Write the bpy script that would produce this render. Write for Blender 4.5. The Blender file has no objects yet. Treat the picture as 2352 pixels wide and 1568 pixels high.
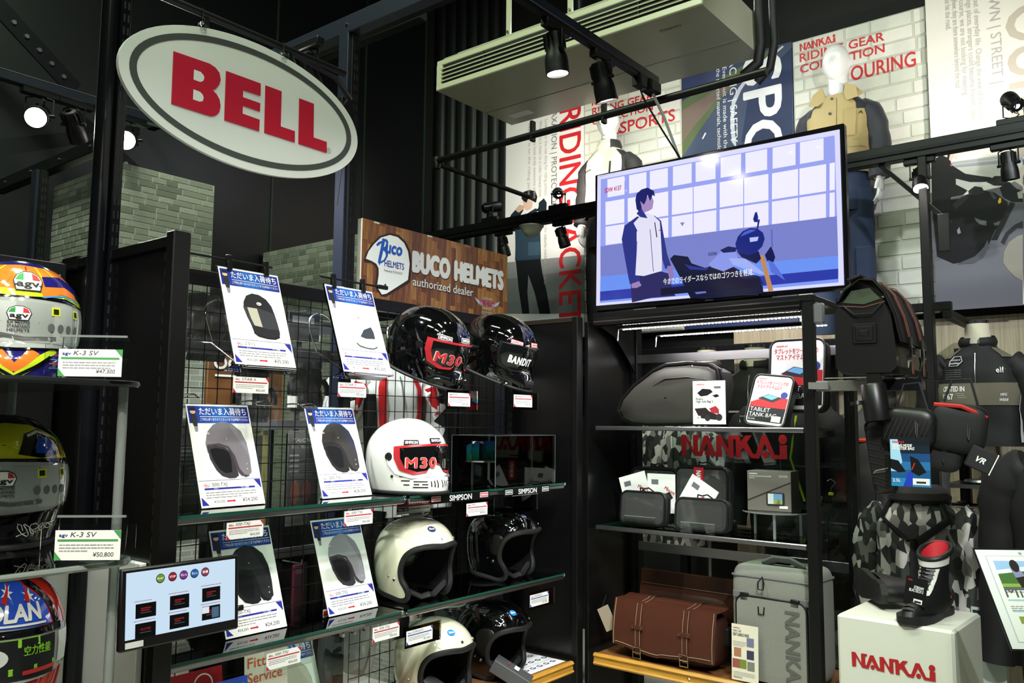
import bpy, math, random
from mathutils import Matrix, Vector
random.seed(7)
scene = bpy.context.scene
COL = scene.collection
rad = math.radians
PI = math.pi

# ------------------------------------------------------------------ camera, world, lights, exposure
cam_data = bpy.data.cameras.new('camera'); cam = bpy.data.objects.new('camera', cam_data); COL.objects.link(cam)
cam_data.sensor_width = 36.0; cam_data.lens = 36.0 * 1927 / 2352
cam.rotation_mode = 'QUATERNION'
_y, _p, _r = .672, .0978, .0081
_F = Vector((-math.sin(_y) * math.cos(_p), math.cos(_y) * math.cos(_p), math.sin(_p)))
_R = Vector((math.cos(_y), math.sin(_y), 0)); _U = _R.cross(_F)
_R2 = _R * math.cos(_r) + _U * math.sin(_r); _U2 = _U * math.cos(_r) - _R * math.sin(_r)
cam.matrix_world = Matrix(((_R2.x, _U2.x, -_F.x, 0), (_R2.y, _U2.y, -_F.y, 0), (_R2.z, _U2.z, -_F.z, 1.5), (0, 0, 0, 1)))
cam_data.clip_start = .05
scene.camera = cam
vs = scene.view_settings
vs.view_transform = 'Standard'; vs.look = 'None'; vs.gamma = 1.0; vs.use_curve_mapping = False; vs.exposure = 0.6

world = bpy.data.worlds.new('shop_ambient'); scene.world = world; world.use_nodes = True
world.node_tree.nodes['Background'].inputs[0].default_value = (.9, .95, .9, 1)
world.node_tree.nodes['Background'].inputs[1].default_value = 0.03

def lamp(kind, name, loc, target, power, color=(1, 1, 1), size=.1, angle=60, blend=.4, parent=None, sy=None):
    d = bpy.data.lights.new(name, kind); d.energy = power; d.color = color
    if kind == 'AREA':
        d.shape = 'RECTANGLE'; d.size = size; d.size_y = sy or size
    else:
        d.shadow_soft_size = size
    if kind == 'SPOT':
        d.spot_size = rad(angle); d.spot_blend = blend
    o = bpy.data.objects.new(name, d); COL.objects.link(o)
    o.location = loc
    o.rotation_euler = (Vector(target) - Vector(loc)).to_track_quat('-Z', 'Y').to_euler()
    return o

WARM = (1, .93, .84); COOL = (.92, .97, 1); GREEN = (.84, 1, .74)
# shop lighting over the aisle the photographer stands in: ceiling tubes (greenish) and track spots, plus fill spots added to brighten dim parts
for x, y, w in ((.6, -.8, 30), (-1.2, -.6, 30), (-.2, 1.2, 30), (-2.6, 1.0, 85)):
    lamp('AREA', 'ceiling_tube_light', (x, y, 5.2), (x, y, 0), w, GREEN, 1.2, sy=.25)
for i, (lx, ly, tx, ty, tz, w) in enumerate(((-.3, .5, -2.2, 1.5, 1.35, 30), (-.35, .95, -2.25, 2.0, 1.1, 34), (-.4, 1.4, -2.25, 2.55, 1.4, 52),
                                          (-.1, .2, -2.1, 1.5, .8, 50), (-.5, 1.75, -2.25, 2.55, .75, 75), (-.2, -.2, -1.9, .8, 1.4, 46),
                                          (.25, 1.0, -1.5, 3.2, 1.15, 150), (.3, 1.4, -.75, 2.8, 1.0, 26), (.7, 3.0, -.75, 5.0, 1.7, 130), (-1.1, -.5, -2.45, 1.1, .5, 50), (.1, 2.0, -1.7, 5.2, 3.1, 105), (-.6, -.3, -1.9, .75, 1.25, 60), (-2.46, 1.28, -2.85, 2.4, 1.3, 160), (-2.5, 1.75, -2.62, 1.65, 1.4, 60))):  # last two are added fill lamps brightening the goods behind the wire grid
    lamp('SPOT', 'aisle_and_fill_spot', (lx, ly, 3.15), (tx, ty, tz), w, WARM if i % 2 else COOL, .035, 50, .7)
lamp('SPOT', 'sign_spot', (-.9, 1.75, 1.95), (-2.1, 1.5, 2.35), 3, WARM, .04, 75, .9)

# ------------------------------------------------------------------ outlines of printed artwork (metres on each flat board)
TV_PICTURE = [
    ('dcdcff', [(-0.53,0.302),(0.533,0.286),(0.532,-0.299),(-0.538,-0.288)]),
    ('9aa4f0', [(-0.512,0.282),(0.514,0.267),(0.514,-0.042),(-0.515,-0.023)]),
    ('7a82cc', [(-0.515,-0.023),(0.514,-0.039),(0.514,-0.19),(-0.515,-0.16)]),
    ('5f6ac0', [(0.263,-0.055),(0.27,-0.056),(0.27,-0.128),(0.264,-0.127)]),
    ('6c94f4', [(-0.515,-0.159),(0.514,-0.188),(0.513,-0.238),(-0.517,-0.226)]),
    ('2c3aa8', [(-0.517,-0.226),(0.513,-0.236),(0.512,-0.276),(-0.518,-0.268)]),
    ('7f9df6', [(-0.518,-0.268),(0.512,-0.274),(0.513,-0.287),(-0.519,-0.277)]),
    ('efeeff', [(-0.477,0.276),(-0.389,0.275),(-0.39,0.192),(-0.477,0.193)]),
    ('efeeff', [(-0.366,0.274),(-0.28,0.273),(-0.281,0.191),(-0.366,0.192)]),
    ('efeeff', [(-0.263,0.273),(-0.177,0.272),(-0.178,0.189),(-0.264,0.191)]),
    ('efeeff', [(-0.153,0.272),(-0.067,0.271),(-0.068,0.188),(-0.154,0.189)]),
    ('efeeff', [(-0.049,0.271),(0.039,0.27),(0.038,0.186),(-0.05,0.188)]),
    ('efeeff', [(0.062,0.27),(0.149,0.269),(0.147,0.185),(0.06,0.186)]),
    ('efeeff', [(0.167,0.268),(0.256,0.267),(0.254,0.184),(0.166,0.185)]),
    ('efeeff', [(0.278,0.267),(0.368,0.266),(0.366,0.182),(0.276,0.183)]),
    ('efeeff', [(0.385,0.266),(0.474,0.265),(0.472,0.181),(0.383,0.182)]),
    ('f2f0ff', [(-0.487,0.174),(-0.39,0.173),(-0.391,0.068),(-0.487,0.069)]),
    ('eeecff', [(-0.487,0.062),(-0.391,0.061),(-0.391,-0.022),(-0.487,-0.021)]),
    ('f2f0ff', [(-0.373,0.172),(-0.176,0.17),(-0.177,0.066),(-0.373,0.068)]),
    ('eeecff', [(-0.373,0.061),(-0.177,0.058),(-0.178,-0.027),(-0.374,-0.023)]),
    ('f2f0ff', [(-0.158,0.17),(-0.063,0.169),(-0.064,0.065),(-0.16,0.066)]),
    ('eeecff', [(-0.16,0.058),(-0.065,0.057),(-0.066,-0.029),(-0.161,-0.027)]),
    ('f2f0ff', [(-0.059,0.169),(0.042,0.168),(0.04,0.064),(-0.06,0.065)]),
    ('eeecff', [(-0.06,0.057),(0.04,0.056),(0.038,-0.031),(-0.061,-0.029)]),
    ('f2f0ff', [(0.056,0.168),(0.156,0.167),(0.154,0.063),(0.055,0.064)]),
    ('eeecff', [(0.054,0.056),(0.154,0.055),(0.152,-0.033),(0.053,-0.031)]),
    ('f2f0ff', [(0.16,0.167),(0.259,0.166),(0.257,0.062),(0.158,0.063)]),
    ('eeecff', [(0.158,0.055),(0.257,0.053),(0.255,-0.036),(0.156,-0.034)]),
    ('f2f0ff', [(0.274,0.165),(0.376,0.164),(0.373,0.061),(0.271,0.062)]),
    ('eeecff', [(0.271,0.053),(0.373,0.052),(0.371,-0.038),(0.269,-0.036)]),
    ('f2f0ff', [(0.381,0.164),(0.481,0.163),(0.478,0.06),(0.378,0.061)]),
    ('eeecff', [(0.378,0.052),(0.477,0.051),(0.475,-0.04),(0.375,-0.038)]),
    ('f2f0ff', [(0.494,0.163),(0.513,0.163),(0.51,0.06),(0.491,0.06)]),
    ('eeecff', [(0.491,0.051),(0.509,0.05),(0.507,-0.041),(0.488,-0.04)]),
    ('8088c8', [(-0.122,0.027),(-0.101,0.026),(-0.111,0.01)]),
    ('2a2660', [(-0.36,-0.194),(-0.324,-0.176),(-0.212,-0.169),(-0.178,-0.181),(-0.156,-0.265),(-0.145,-0.279),(-0.259,-0.277),(-0.354,-0.289)]),
    ('9c80b8', [(-0.357,-0.21),(-0.324,-0.189),(-0.306,-0.22),(-0.33,-0.228),(-0.354,-0.226)]),
    ('2c3486', [(-0.325,0.084),(-0.389,0.052),(-0.403,-0.006),(-0.387,-0.094),(-0.371,-0.176),(-0.363,-0.209),(-0.312,-0.198),(-0.329,-0.09),(-0.328,0.017),(-0.28,0.069)]),
    ('2c3486', [(-0.244,0.077),(-0.21,0.048),(-0.196,-0.028),(-0.183,-0.097),(-0.165,-0.151),(-0.192,-0.161),(-0.211,-0.104),(-0.222,0.002)]),
    ('e4e2f6', [(-0.31,0.084),(-0.343,0.057),(-0.322,0.016),(-0.329,-0.079),(-0.336,-0.172),(-0.294,-0.18),(-0.209,-0.167),(-0.207,-0.11),(-0.211,-0.031),(-0.216,0.046),(-0.247,0.077),(-0.274,0.092)]),
    ('3a4496', [(-0.264,0.019),(-0.261,0.018),(-0.247,-0.166),(-0.25,-0.165)]),
    ('20264e', [(-0.242,0.045),(-0.238,0.046),(-0.228,-0.021),(-0.233,-0.02)]),
    ('c83048', [(-0.221,0.01),(-0.212,0.01),(-0.212,0.006),(-0.221,0.006)]),
    ('9478b4', [(-0.183,-0.149),(-0.163,-0.151),(-0.151,-0.194),(-0.17,-0.218),(-0.178,-0.186)]),
    ('2c3486', [(-0.328,0.097),(-0.303,0.121),(-0.289,0.094),(-0.274,0.068),(-0.31,0.079)]),
    ('a68cc4', [(-0.309,0.154),(-0.255,0.167),(-0.244,0.138),(-0.25,0.107),(-0.265,0.1),(-0.292,0.095),(-0.305,0.121)]),
    ('1c2066', [(-0.333,0.158),(-0.327,0.184),(-0.303,0.199),(-0.273,0.202),(-0.243,0.183),(-0.237,0.158),(-0.249,0.166),(-0.261,0.141),(-0.273,0.17),(-0.282,0.144),(-0.291,0.13),(-0.309,0.149),(-0.302,0.12),(-0.315,0.104),(-0.327,0.116)]),
    ('101438', [(-0.169,-0.12),(-0.151,-0.106),(-0.087,-0.121),(-0.071,-0.151),(-0.012,-0.176),(0.015,-0.171),(0.113,-0.187),(0.158,-0.221),(0.202,-0.264),(0.211,-0.309),(0.039,-0.293),(-0.089,-0.272),(-0.122,-0.207)]),
    ('0c1034', [(-0.144,-0.164),(-0.088,-0.19),(0.014,-0.186),(0.108,-0.191),(0.168,-0.227),(0.227,-0.272),(0.231,-0.303),(-0.014,-0.303),(-0.079,-0.293)]),
    ('1a225c', [(0.113,-0.187),(0.158,-0.216),(0.213,-0.232),(0.232,-0.267),(0.192,-0.264),(0.133,-0.228)]),
    ('6a78c8', [(-0.067,-0.263),(-0.013,-0.261),(-0.008,-0.279),(-0.051,-0.28)]),
    ('2a3694', [(-0.104,-0.15),(-0.071,-0.162),(-0.012,-0.178),(0.007,-0.175),(-0.007,-0.186),(-0.077,-0.176)]),
    ('8a98ea', [(0.004,-0.162),(0.058,-0.119),(0.12,-0.124),(0.129,-0.15),(0.106,-0.186),(0.067,-0.199),(0.015,-0.176)]),
    ('9fb0f6', [(0.091,-0.148),(0.16,-0.158),(0.242,-0.23),(0.215,-0.225),(0.108,-0.177)]),
    ('141c5a', [(0.055,-0.111),(0.089,-0.1),(0.125,-0.11),(0.12,-0.126),(0.068,-0.124)]),
    ('101650', [(0.239,-0.153),(0.264,-0.122),(0.273,-0.143),(0.28,-0.167),(0.272,-0.186),(0.248,-0.178)]),
    ('5a70d8', [(0.251,-0.174),(0.272,-0.186),(0.302,-0.232),(0.316,-0.261),(0.29,-0.24),(0.262,-0.223)]),
    ('c08a58', [(0.217,-0.153),(0.233,-0.15),(0.27,-0.295),(0.251,-0.297)]),
    ('101650', [(0.125,-0.124),(0.215,-0.136),(0.224,-0.166),(0.204,-0.183),(0.145,-0.151)]),
    ('18247c', [(0.12,-0.094),(0.131,-0.066),(0.152,-0.047),(0.182,-0.039),(0.212,-0.045),(0.234,-0.065),(0.24,-0.09),(0.23,-0.118),(0.205,-0.139),(0.175,-0.146),(0.14,-0.136),(0.124,-0.117)]),
    ('4a60d0', [(0.141,-0.068),(0.157,-0.052),(0.182,-0.045),(0.207,-0.05),(0.192,-0.055),(0.162,-0.063)]),
    ('b8c4ff', [(0.179,-0.077),(0.216,-0.078),(0.211,-0.094),(0.181,-0.095)]),
    ('18247c', [(0.195,-0.006),(0.203,0.019),(0.211,0.022),(0.216,0.0),(0.213,-0.02),(0.2,-0.018)]),
    ('18247c', [(0.215,-0.009),(0.223,-0.011),(0.215,-0.046),(0.209,-0.045)]),
    ('0c0e30', [(-0.213,-0.242),(0.218,-0.237),(0.219,-0.273),(-0.213,-0.271)]),
]
MAN_PICTURE = [
    ('8d8f90', [(-0.019,0.647),(0.779,0.617),(0.778,0.171),(-0.014,0.231)]),
    ('777a7c', [(-0.017,0.511),(0.779,0.507),(0.778,0.171),(-0.014,0.231)]),
    ('16191d', [(0.096,0.652),(0.341,0.635),(0.362,0.518),(0.405,0.366),(0.44,0.196),(0.336,0.204),(0.286,0.377),(0.224,0.521),(0.215,0.384),(0.237,0.212),(0.166,0.217),(0.128,0.415)]),
    ('22303c', [(0.094,0.905),(0.195,1.014),(0.288,1.047),(0.36,1.024),(0.401,1.075),(0.373,1.115),(0.345,1.096),(0.303,1.021),(0.339,0.854),(0.348,0.634),(0.089,0.647)]),
    ('2c4050', [(0.086,0.912),(0.13,0.93),(0.332,0.912),(0.345,0.64),(0.096,0.652)]),
    ('3c5464', [(0.219,0.783),(0.34,0.773),(0.34,0.669),(0.222,0.674)]),
    ('1c2530', [(-0.011,0.914),(-0.004,0.961),(0.048,1.037),(0.129,1.095),(0.173,1.053),(0.1,0.969),(0.086,0.888)]),
    ('1c2530', [(0.324,1.088),(0.373,1.115),(0.401,1.075),(0.399,1.006),(0.346,0.968),(0.32,1.019)]),
    ('d9b8a4', [(0.165,1.125),(0.23,1.126),(0.267,1.097),(0.253,1.052),(0.209,1.041),(0.18,1.064)]),
    ('caa58f', [(0.085,1.067),(0.129,1.101),(0.18,1.087),(0.173,1.059),(0.122,1.037)]),
    ('1b1a1c', [(0.15,1.151),(0.172,1.201),(0.23,1.206),(0.288,1.187),(0.309,1.137),(0.295,1.092),(0.267,1.109),(0.238,1.125),(0.216,1.134),(0.202,1.107),(0.172,1.124)]),
]
RIDER_PICTURE = [
    ('c9c8c2', [(-0.002,0.893),(0.452,0.906),(0.441,0.658),(-0.01,0.674)]),
    ('e6e3da', [(-0.003,0.852),(0.451,0.864),(0.449,0.832),(-0.005,0.818)]),
    ('a9abad', [(0.102,0.832),(0.448,0.815),(0.448,0.799),(0.101,0.815)]),
    ('9aa0a8', [(0.101,0.812),(0.447,0.792),(0.446,0.767),(0.101,0.798)]),
    ('b8b9bb', [(0.106,0.628),(0.165,0.625),(0.164,0.608),(0.081,0.605)]),
    ('62626a', [(-0.012,0.613),(0.106,0.628),(0.441,0.658),(0.412,-0.004),(-0.002,-0.004)]),
    ('6c6c75', [(-0.001,0.278),(0.427,0.332),(0.412,-0.004),(-0.005,-0.003)]),
    ('0e0f13', [(-0.006,0.612),(0.082,0.618),(0.135,0.616),(0.195,0.64),(0.253,0.644),(0.309,0.621),(0.367,0.56),(0.364,0.482),(0.3,0.413),(0.268,0.339),(0.197,0.262),(0.091,0.254),(0.01,0.304),(0.003,0.44)]),
    ('141417', [(-0.0,0.858),(0.056,0.882),(0.091,0.855),(0.107,0.811),(0.17,0.752),(0.245,0.725),(0.295,0.709),(0.306,0.688),(0.255,0.69),(0.191,0.701),(0.122,0.733),(0.121,0.7),(0.178,0.656),(0.154,0.634),(0.094,0.63),(0.08,0.565),(-0.005,0.564)]),
    ('17171b', [(0.093,0.902),(0.111,0.902),(0.097,0.867),(0.102,0.832),(0.079,0.843),(0.086,0.876)]),
    ('e0b8a4', [(0.108,0.899),(0.126,0.899),(0.122,0.876),(0.115,0.857),(0.102,0.835),(0.092,0.848),(0.098,0.874)]),
    ('c8c4bc', [(0.126,0.899),(0.149,0.891),(0.151,0.863),(0.126,0.838),(0.118,0.856)]),
    ('c04060', [(0.096,0.82),(0.105,0.821),(0.107,0.807),(0.099,0.807)]),
    ('2a2c33', [(0.099,0.589),(0.153,0.627),(0.182,0.616),(0.152,0.587),(0.115,0.559)]),
    ('24262c', [(0.181,0.653),(0.214,0.674),(0.248,0.661),(0.261,0.629),(0.223,0.622),(0.183,0.629)]),
    ('101114', [(0.332,0.644),(0.372,0.67),(0.415,0.649),(0.439,0.613),(0.437,0.549),(0.389,0.556),(0.346,0.589)]),
    ('6d6d70', [(0.383,0.661),(0.405,0.667),(0.44,0.632),(0.439,0.609),(0.414,0.623)]),
    ('9a9a94', [(0.413,0.604),(0.439,0.613),(0.437,0.568),(0.417,0.571)]),
    ('d9a520', [(0.322,0.573),(0.33,0.59),(0.337,0.584),(0.337,0.564),(0.328,0.556),(0.322,0.562)]),
    ('1a1b1f', [(0.272,0.687),(0.312,0.713),(0.357,0.705),(0.372,0.67),(0.349,0.654),(0.305,0.662)]),
    ('3a3b40', [(0.283,0.626),(0.295,0.63),(0.318,0.587),(0.301,0.583)]),
    ('70727a', [(0.206,0.499),(0.234,0.481),(0.263,0.471),(0.261,0.445),(0.233,0.455),(0.211,0.478)]),
    ('9a9ca4', [(0.116,0.438),(0.129,0.457),(0.136,0.422),(0.121,0.417)]),
    ('60626a', [(0.296,0.453),(0.33,0.461),(0.326,0.442),(0.301,0.439)]),
    ('53535a', [(0.139,0.262),(0.198,0.282),(0.245,0.329),(0.264,0.366),(0.268,0.326),(0.237,0.271),(0.19,0.245),(0.109,0.249)]),
    ('8f8a80', [(0.331,0.234),(0.339,0.291),(0.363,0.34),(0.403,0.367),(0.429,0.373),(0.418,0.123),(0.383,0.151),(0.352,0.193)]),
    ('26262b', [(0.325,0.345),(0.349,0.393),(0.395,0.432),(0.432,0.446),(0.43,0.408),(0.405,0.412),(0.365,0.378),(0.341,0.33)]),
    ('1a1a1e', [(0.281,0.363),(0.311,0.425),(0.378,0.558),(0.4,0.548),(0.363,0.469),(0.309,0.36)]),
]
ROAD_PICTURE = [
    ('5c6a48', [(0.005,1.617),(0.444,1.753),(0.599,1.809),(0.726,1.827),(0.532,1.73),(0.305,1.567),(0.14,1.382),(0.012,1.223),(0.002,1.225)]),
    ('7a6a60', [(0.004,1.549),(0.284,1.64),(0.443,1.677),(0.259,1.556),(0.093,1.415),(0.007,1.32)]),
    ('46506a', [(0.012,1.223),(0.14,1.382),(0.305,1.567),(0.532,1.73),(0.726,1.822),(0.789,1.82),(0.774,1.213),(0.366,1.148),(0.011,1.178)]),
    ('2a3658', [(0.434,1.232),(0.483,1.503),(0.66,1.695),(0.788,1.788),(0.778,1.202),(0.648,1.156)]),
    ('e8e8ea', [(0.15,1.313),(0.175,1.353),(0.184,1.345),(0.16,1.309)]),
    ('cfd4dc', [(0.367,1.246),(0.359,1.4),(0.373,1.529),(0.419,1.606),(0.487,1.676),(0.726,1.816),(0.736,1.807),(0.509,1.67),(0.441,1.589),(0.395,1.502),(0.384,1.395),(0.4,1.195)]),
]
BELL_LETTERS = [('B',[(-0.254,0.049),(-0.147,0.052),(-0.128,0.047),(-0.115,0.036),(-0.11,0.017),(-0.114,0.002),(-0.124,-0.013),(-0.134,-0.021),(-0.121,-0.028),(-0.111,-0.041),(-0.107,-0.059),(-0.11,-0.077),(-0.12,-0.089),(-0.133,-0.096),(-0.151,-0.097),(-0.253,-0.097)]),('b',[(-0.193,0.019),(-0.173,0.019),(-0.163,0.012),(-0.161,0.005),(-0.164,-0.004),(-0.172,-0.01),(-0.193,-0.01)]),('b',[(-0.192,-0.037),(-0.172,-0.038),(-0.163,-0.044),(-0.16,-0.052),(-0.163,-0.062),(-0.172,-0.066),(-0.192,-0.066)]),('E',[(-0.094,0.049),(0.021,0.05),(0.022,0.013),(-0.037,0.011),(-0.037,-0.01),(0.022,-0.01),(0.022,-0.035),(-0.036,-0.035),(-0.036,-0.059),(0.022,-0.06),(0.022,-0.095),(-0.093,-0.095)]),('L',[(0.038,0.05),(0.095,0.05),(0.096,-0.059),(0.148,-0.059),(0.149,-0.094),(0.04,-0.094)]),('L',[(0.161,0.049),(0.216,0.049),(0.219,-0.059),(0.271,-0.059),(0.272,-0.094),(0.163,-0.094)])]
BUCO_LOGO = [
    ('3a2c28', [(-0.431,-0.006),(-0.421,0.023),(-0.395,0.062),(-0.355,0.101),(-0.3,0.124),(-0.251,0.125),(-0.211,0.105),(-0.186,0.073),(-0.175,0.02),(-0.182,-0.054),(-0.197,-0.067),(-0.311,-0.132),(-0.334,-0.134),(-0.358,-0.117),(-0.372,-0.094),(-0.364,-0.059),(-0.363,-0.03),(-0.375,-0.018),(-0.393,-0.011),(-0.425,-0.014)]),
    ('ffffff', [(-0.421,0.002),(-0.408,0.032),(-0.382,0.064),(-0.346,0.097),(-0.299,0.116),(-0.256,0.115),(-0.221,0.098),(-0.198,0.067),(-0.187,0.018),(-0.195,-0.049),(-0.311,-0.12),(-0.334,-0.126),(-0.353,-0.106),(-0.359,-0.089),(-0.353,-0.05),(-0.354,-0.026),(-0.366,-0.01),(-0.389,-0.003)]),
    ('2a5fc4', [(-0.37,0.065),(-0.359,0.077),(-0.339,0.086),(-0.341,0.093),(-0.33,0.097),(-0.322,0.094),(-0.327,0.074),(-0.335,0.037),(-0.343,0.008),(-0.349,-0.014),(-0.359,-0.002),(-0.355,0.02),(-0.347,0.053),(-0.343,0.075),(-0.363,0.059)]),
    ('2a5fc4', [(-0.339,0.086),(-0.318,0.097),(-0.307,0.088),(-0.308,0.074),(-0.319,0.058),(-0.309,0.049),(-0.307,0.031),(-0.32,0.01),(-0.343,-0.005),(-0.35,-0.0),(-0.329,0.012),(-0.318,0.029),(-0.321,0.043),(-0.335,0.05),(-0.336,0.055),(-0.322,0.068),(-0.317,0.081),(-0.322,0.087),(-0.336,0.079)]),
    ('3a2c28', [(-0.323,-0.084),(-0.316,-0.081),(-0.312,-0.085),(-0.316,-0.091),(-0.322,-0.091)]),
]
LOGO_CHAIN = [(0.0,0.172),(0.046,0.173),(0.062,0.151),(0.121,0.053),(0.12,0.166),(0.127,0.172),(0.193,0.174),(0.193,0.151),(0.169,0.145),(0.17,0.043),(0.182,0.04),(0.231,0.168),(0.273,0.172),(0.336,0.04),(0.351,0.036),(0.348,0.169),(0.396,0.174),(0.465,0.064),(0.465,0.17),(0.566,0.174),(0.58,0.157),(0.583,0.125),(0.629,0.174),(0.686,0.175),(0.641,0.122),(0.695,0.036),(0.722,0.034),(0.776,0.174),(0.821,0.176),(0.892,0.032),(0.934,0.03),(0.937,0.108),(0.964,0.103),(1.0,0.109),(1.0,0.002),(0.868,0.001),(0.803,0.116),(0.749,-0.001),(0.677,0.003),(0.608,0.078),(0.584,0.062),(0.584,0.003),(0.539,0.001),(0.536,0.144),(0.513,0.143),(0.513,0.003),(0.474,0.002),(0.402,0.116),(0.402,0.003),(0.312,0.006),(0.252,0.107),(0.208,0.004),(0.13,0.006),(0.055,0.12),(0.052,0.005),(0.004,0.001)]
LOGO_DOTS = [(0.261,0.032,0.026),(0.807,0.031,0.028),(0.964,0.148,0.037)]

# ------------------------------------------------------------------ materials
def lin(c):
    if isinstance(c, str):
        c = [int(c[i:i + 2], 16) / 255 for i in (0, 2, 4)]
        c = [x / 12.92 if x <= .04045 else ((x + .055) / 1.055) ** 2.4 for x in c]
    return (c[0], c[1], c[2], 1)

MATS = {}
def mat(name, col, rough=.5, metal=0, noise=0, scale=40, bump=0, emit=0, coat=0, trans=0, spec=.5, sheen=0, aniso=0):
    key = name
    if key in MATS: return MATS[key]
    m = bpy.data.materials.new(name); m.use_nodes = True
    nt = m.node_tree; b = nt.nodes['Principled BSDF']; I = b.inputs
    I['Base Color'].default_value = lin(col); I['Roughness'].default_value = rough; I['Metallic'].default_value = metal
    I['Specular IOR Level'].default_value = spec
    if coat: I['Coat Weight'].default_value = coat; I['Coat Roughness'].default_value = .03
    if trans: I['Transmission Weight'].default_value = trans
    if sheen: I['Sheen Weight'].default_value = sheen
    if emit:
        I['Emission Color'].default_value = lin(col); I['Emission Strength'].default_value = emit
    if noise or bump:
        tc = nt.nodes.new('ShaderNodeTexCoord'); n = nt.nodes.new('ShaderNodeTexNoise')
        n.inputs['Scale'].default_value = scale; n.inputs['Detail'].default_value = 4
        nt.links.new(tc.outputs['Object'], n.inputs['Vector'])
        if noise:
            mx = nt.nodes.new('ShaderNodeMix'); mx.data_type = 'RGBA'
            c = lin(col)
            mx.inputs[6].default_value = [max(0, v * (1 - noise)) for v in c[:3]] + [1]
            mx.inputs[7].default_value = [min(1, v * (1 + noise)) for v in c[:3]] + [1]
            nt.links.new(n.outputs['Fac'], mx.inputs[0]); nt.links.new(mx.outputs[2], I['Base Color'])
        if bump:
            bp = nt.nodes.new('ShaderNodeBump'); bp.inputs['Strength'].default_value = bump; bp.inputs['Distance'].default_value = .004
            nt.links.new(n.outputs['Fac'], bp.inputs['Height']); nt.links.new(bp.outputs['Normal'], I['Normal'])
    MATS[key] = m
    return m

def sheet(name, tint, gloss=.06, rough=.02, fres=1.45, body=0.0):
    """thin clear glass / acrylic: see-through sheet with a fresnel reflection and a little body colour"""
    if name in MATS: return MATS[name]
    m = bpy.data.materials.new(name); m.use_nodes = True; nt = m.node_tree; nt.nodes.clear()
    out = nt.nodes.new('ShaderNodeOutputMaterial'); tr = nt.nodes.new('ShaderNodeBsdfTransparent'); gl = nt.nodes.new('ShaderNodeBsdfGlossy')
    fr = nt.nodes.new('ShaderNodeFresnel'); mx = nt.nodes.new('ShaderNodeMixShader'); df = nt.nodes.new('ShaderNodeBsdfDiffuse'); m2 = nt.nodes.new('ShaderNodeMixShader')
    tr.inputs[0].default_value = lin(tint); gl.inputs['Roughness'].default_value = rough; fr.inputs[0].default_value = fres
    df.inputs[0].default_value = lin(tint); m2.inputs[0].default_value = body
    nt.links.new(tr.outputs[0], m2.inputs[1]); nt.links.new(df.outputs[0], m2.inputs[2])
    nt.links.new(fr.outputs[0], mx.inputs[0]); nt.links.new(m2.outputs[0], mx.inputs[1]); nt.links.new(gl.outputs[0], mx.inputs[2])
    nt.links.new(mx.outputs[0], out.inputs[0]); MATS[name] = m
    return m

def voronoi_mat(name, cols, scale, rough=.8, stretch=(1, 1, 1)):
    m = bpy.data.materials.new(name); m.use_nodes = True; nt = m.node_tree; b = nt.nodes['Principled BSDF']; b.inputs['Roughness'].default_value = rough
    tc = nt.nodes.new('ShaderNodeTexCoord'); mp = nt.nodes.new('ShaderNodeMapping'); mp.inputs['Scale'].default_value = stretch
    mp.inputs['Rotation'].default_value = (.3, .9, .2)
    v = nt.nodes.new('ShaderNodeTexVoronoi'); v.inputs['Scale'].default_value = scale; v.inputs['Randomness'].default_value = 1
    r = nt.nodes.new('ShaderNodeValToRGB'); r.color_ramp.interpolation = 'CONSTANT'
    sep = nt.nodes.new('ShaderNodeSeparateColor')
    els = r.color_ramp.elements
    while len(els) < len(cols): els.new(.5)
    for i, c in enumerate(cols): els[i].position = i / len(cols); els[i].color = lin(c)
    nt.links.new(tc.outputs['Object'], mp.inputs[0]); nt.links.new(mp.outputs[0], v.inputs['Vector']); nt.links.new(v.outputs['Color'], sep.inputs[0])
    nt.links.new(sep.outputs[0], r.inputs[0]); nt.links.new(r.outputs[0], b.inputs['Base Color'])
    MATS[name] = m
    return m

def wood_mat(name, c1, c2, c3, scale=(14, 14, .8), rough=.45):
    m = bpy.data.materials.new(name); m.use_nodes = True; nt = m.node_tree; b = nt.nodes['Principled BSDF']; b.inputs['Roughness'].default_value = rough
    tc = nt.nodes.new('ShaderNodeTexCoord'); mp = nt.nodes.new('ShaderNodeMapping'); mp.inputs['Scale'].default_value = scale
    n = nt.nodes.new('ShaderNodeTexNoise'); n.inputs['Scale'].default_value = 3; n.inputs['Detail'].default_value = 6; n.inputs['Distortion'].default_value = .6
    r = nt.nodes.new('ShaderNodeValToRGB'); e = r.color_ramp.elements; e[0].position = .3; e[0].color = lin(c1); e[1].position = .7; e[1].color = lin(c3)
    x = e.new(.5); x.color = lin(c2)
    nt.links.new(tc.outputs['Object'], mp.inputs[0]); nt.links.new(mp.outputs[0], n.inputs['Vector']); nt.links.new(n.outputs['Fac'], r.inputs[0]); nt.links.new(r.outputs[0], b.inputs['Base Color'])
    MATS[name] = m
    return m

def flat(col, rough=.55):
    return mat('print_' + col, col, rough, spec=.25)
def glow(col, s):
    n = 'screen_%s_%s' % (col, s); new = n not in MATS; m = mat(n, col, .12, emit=s)
    if new: m.node_tree.nodes['Principled BSDF'].inputs['Base Color'].default_value = (.004, .004, .004, 1)
    return m

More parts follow.
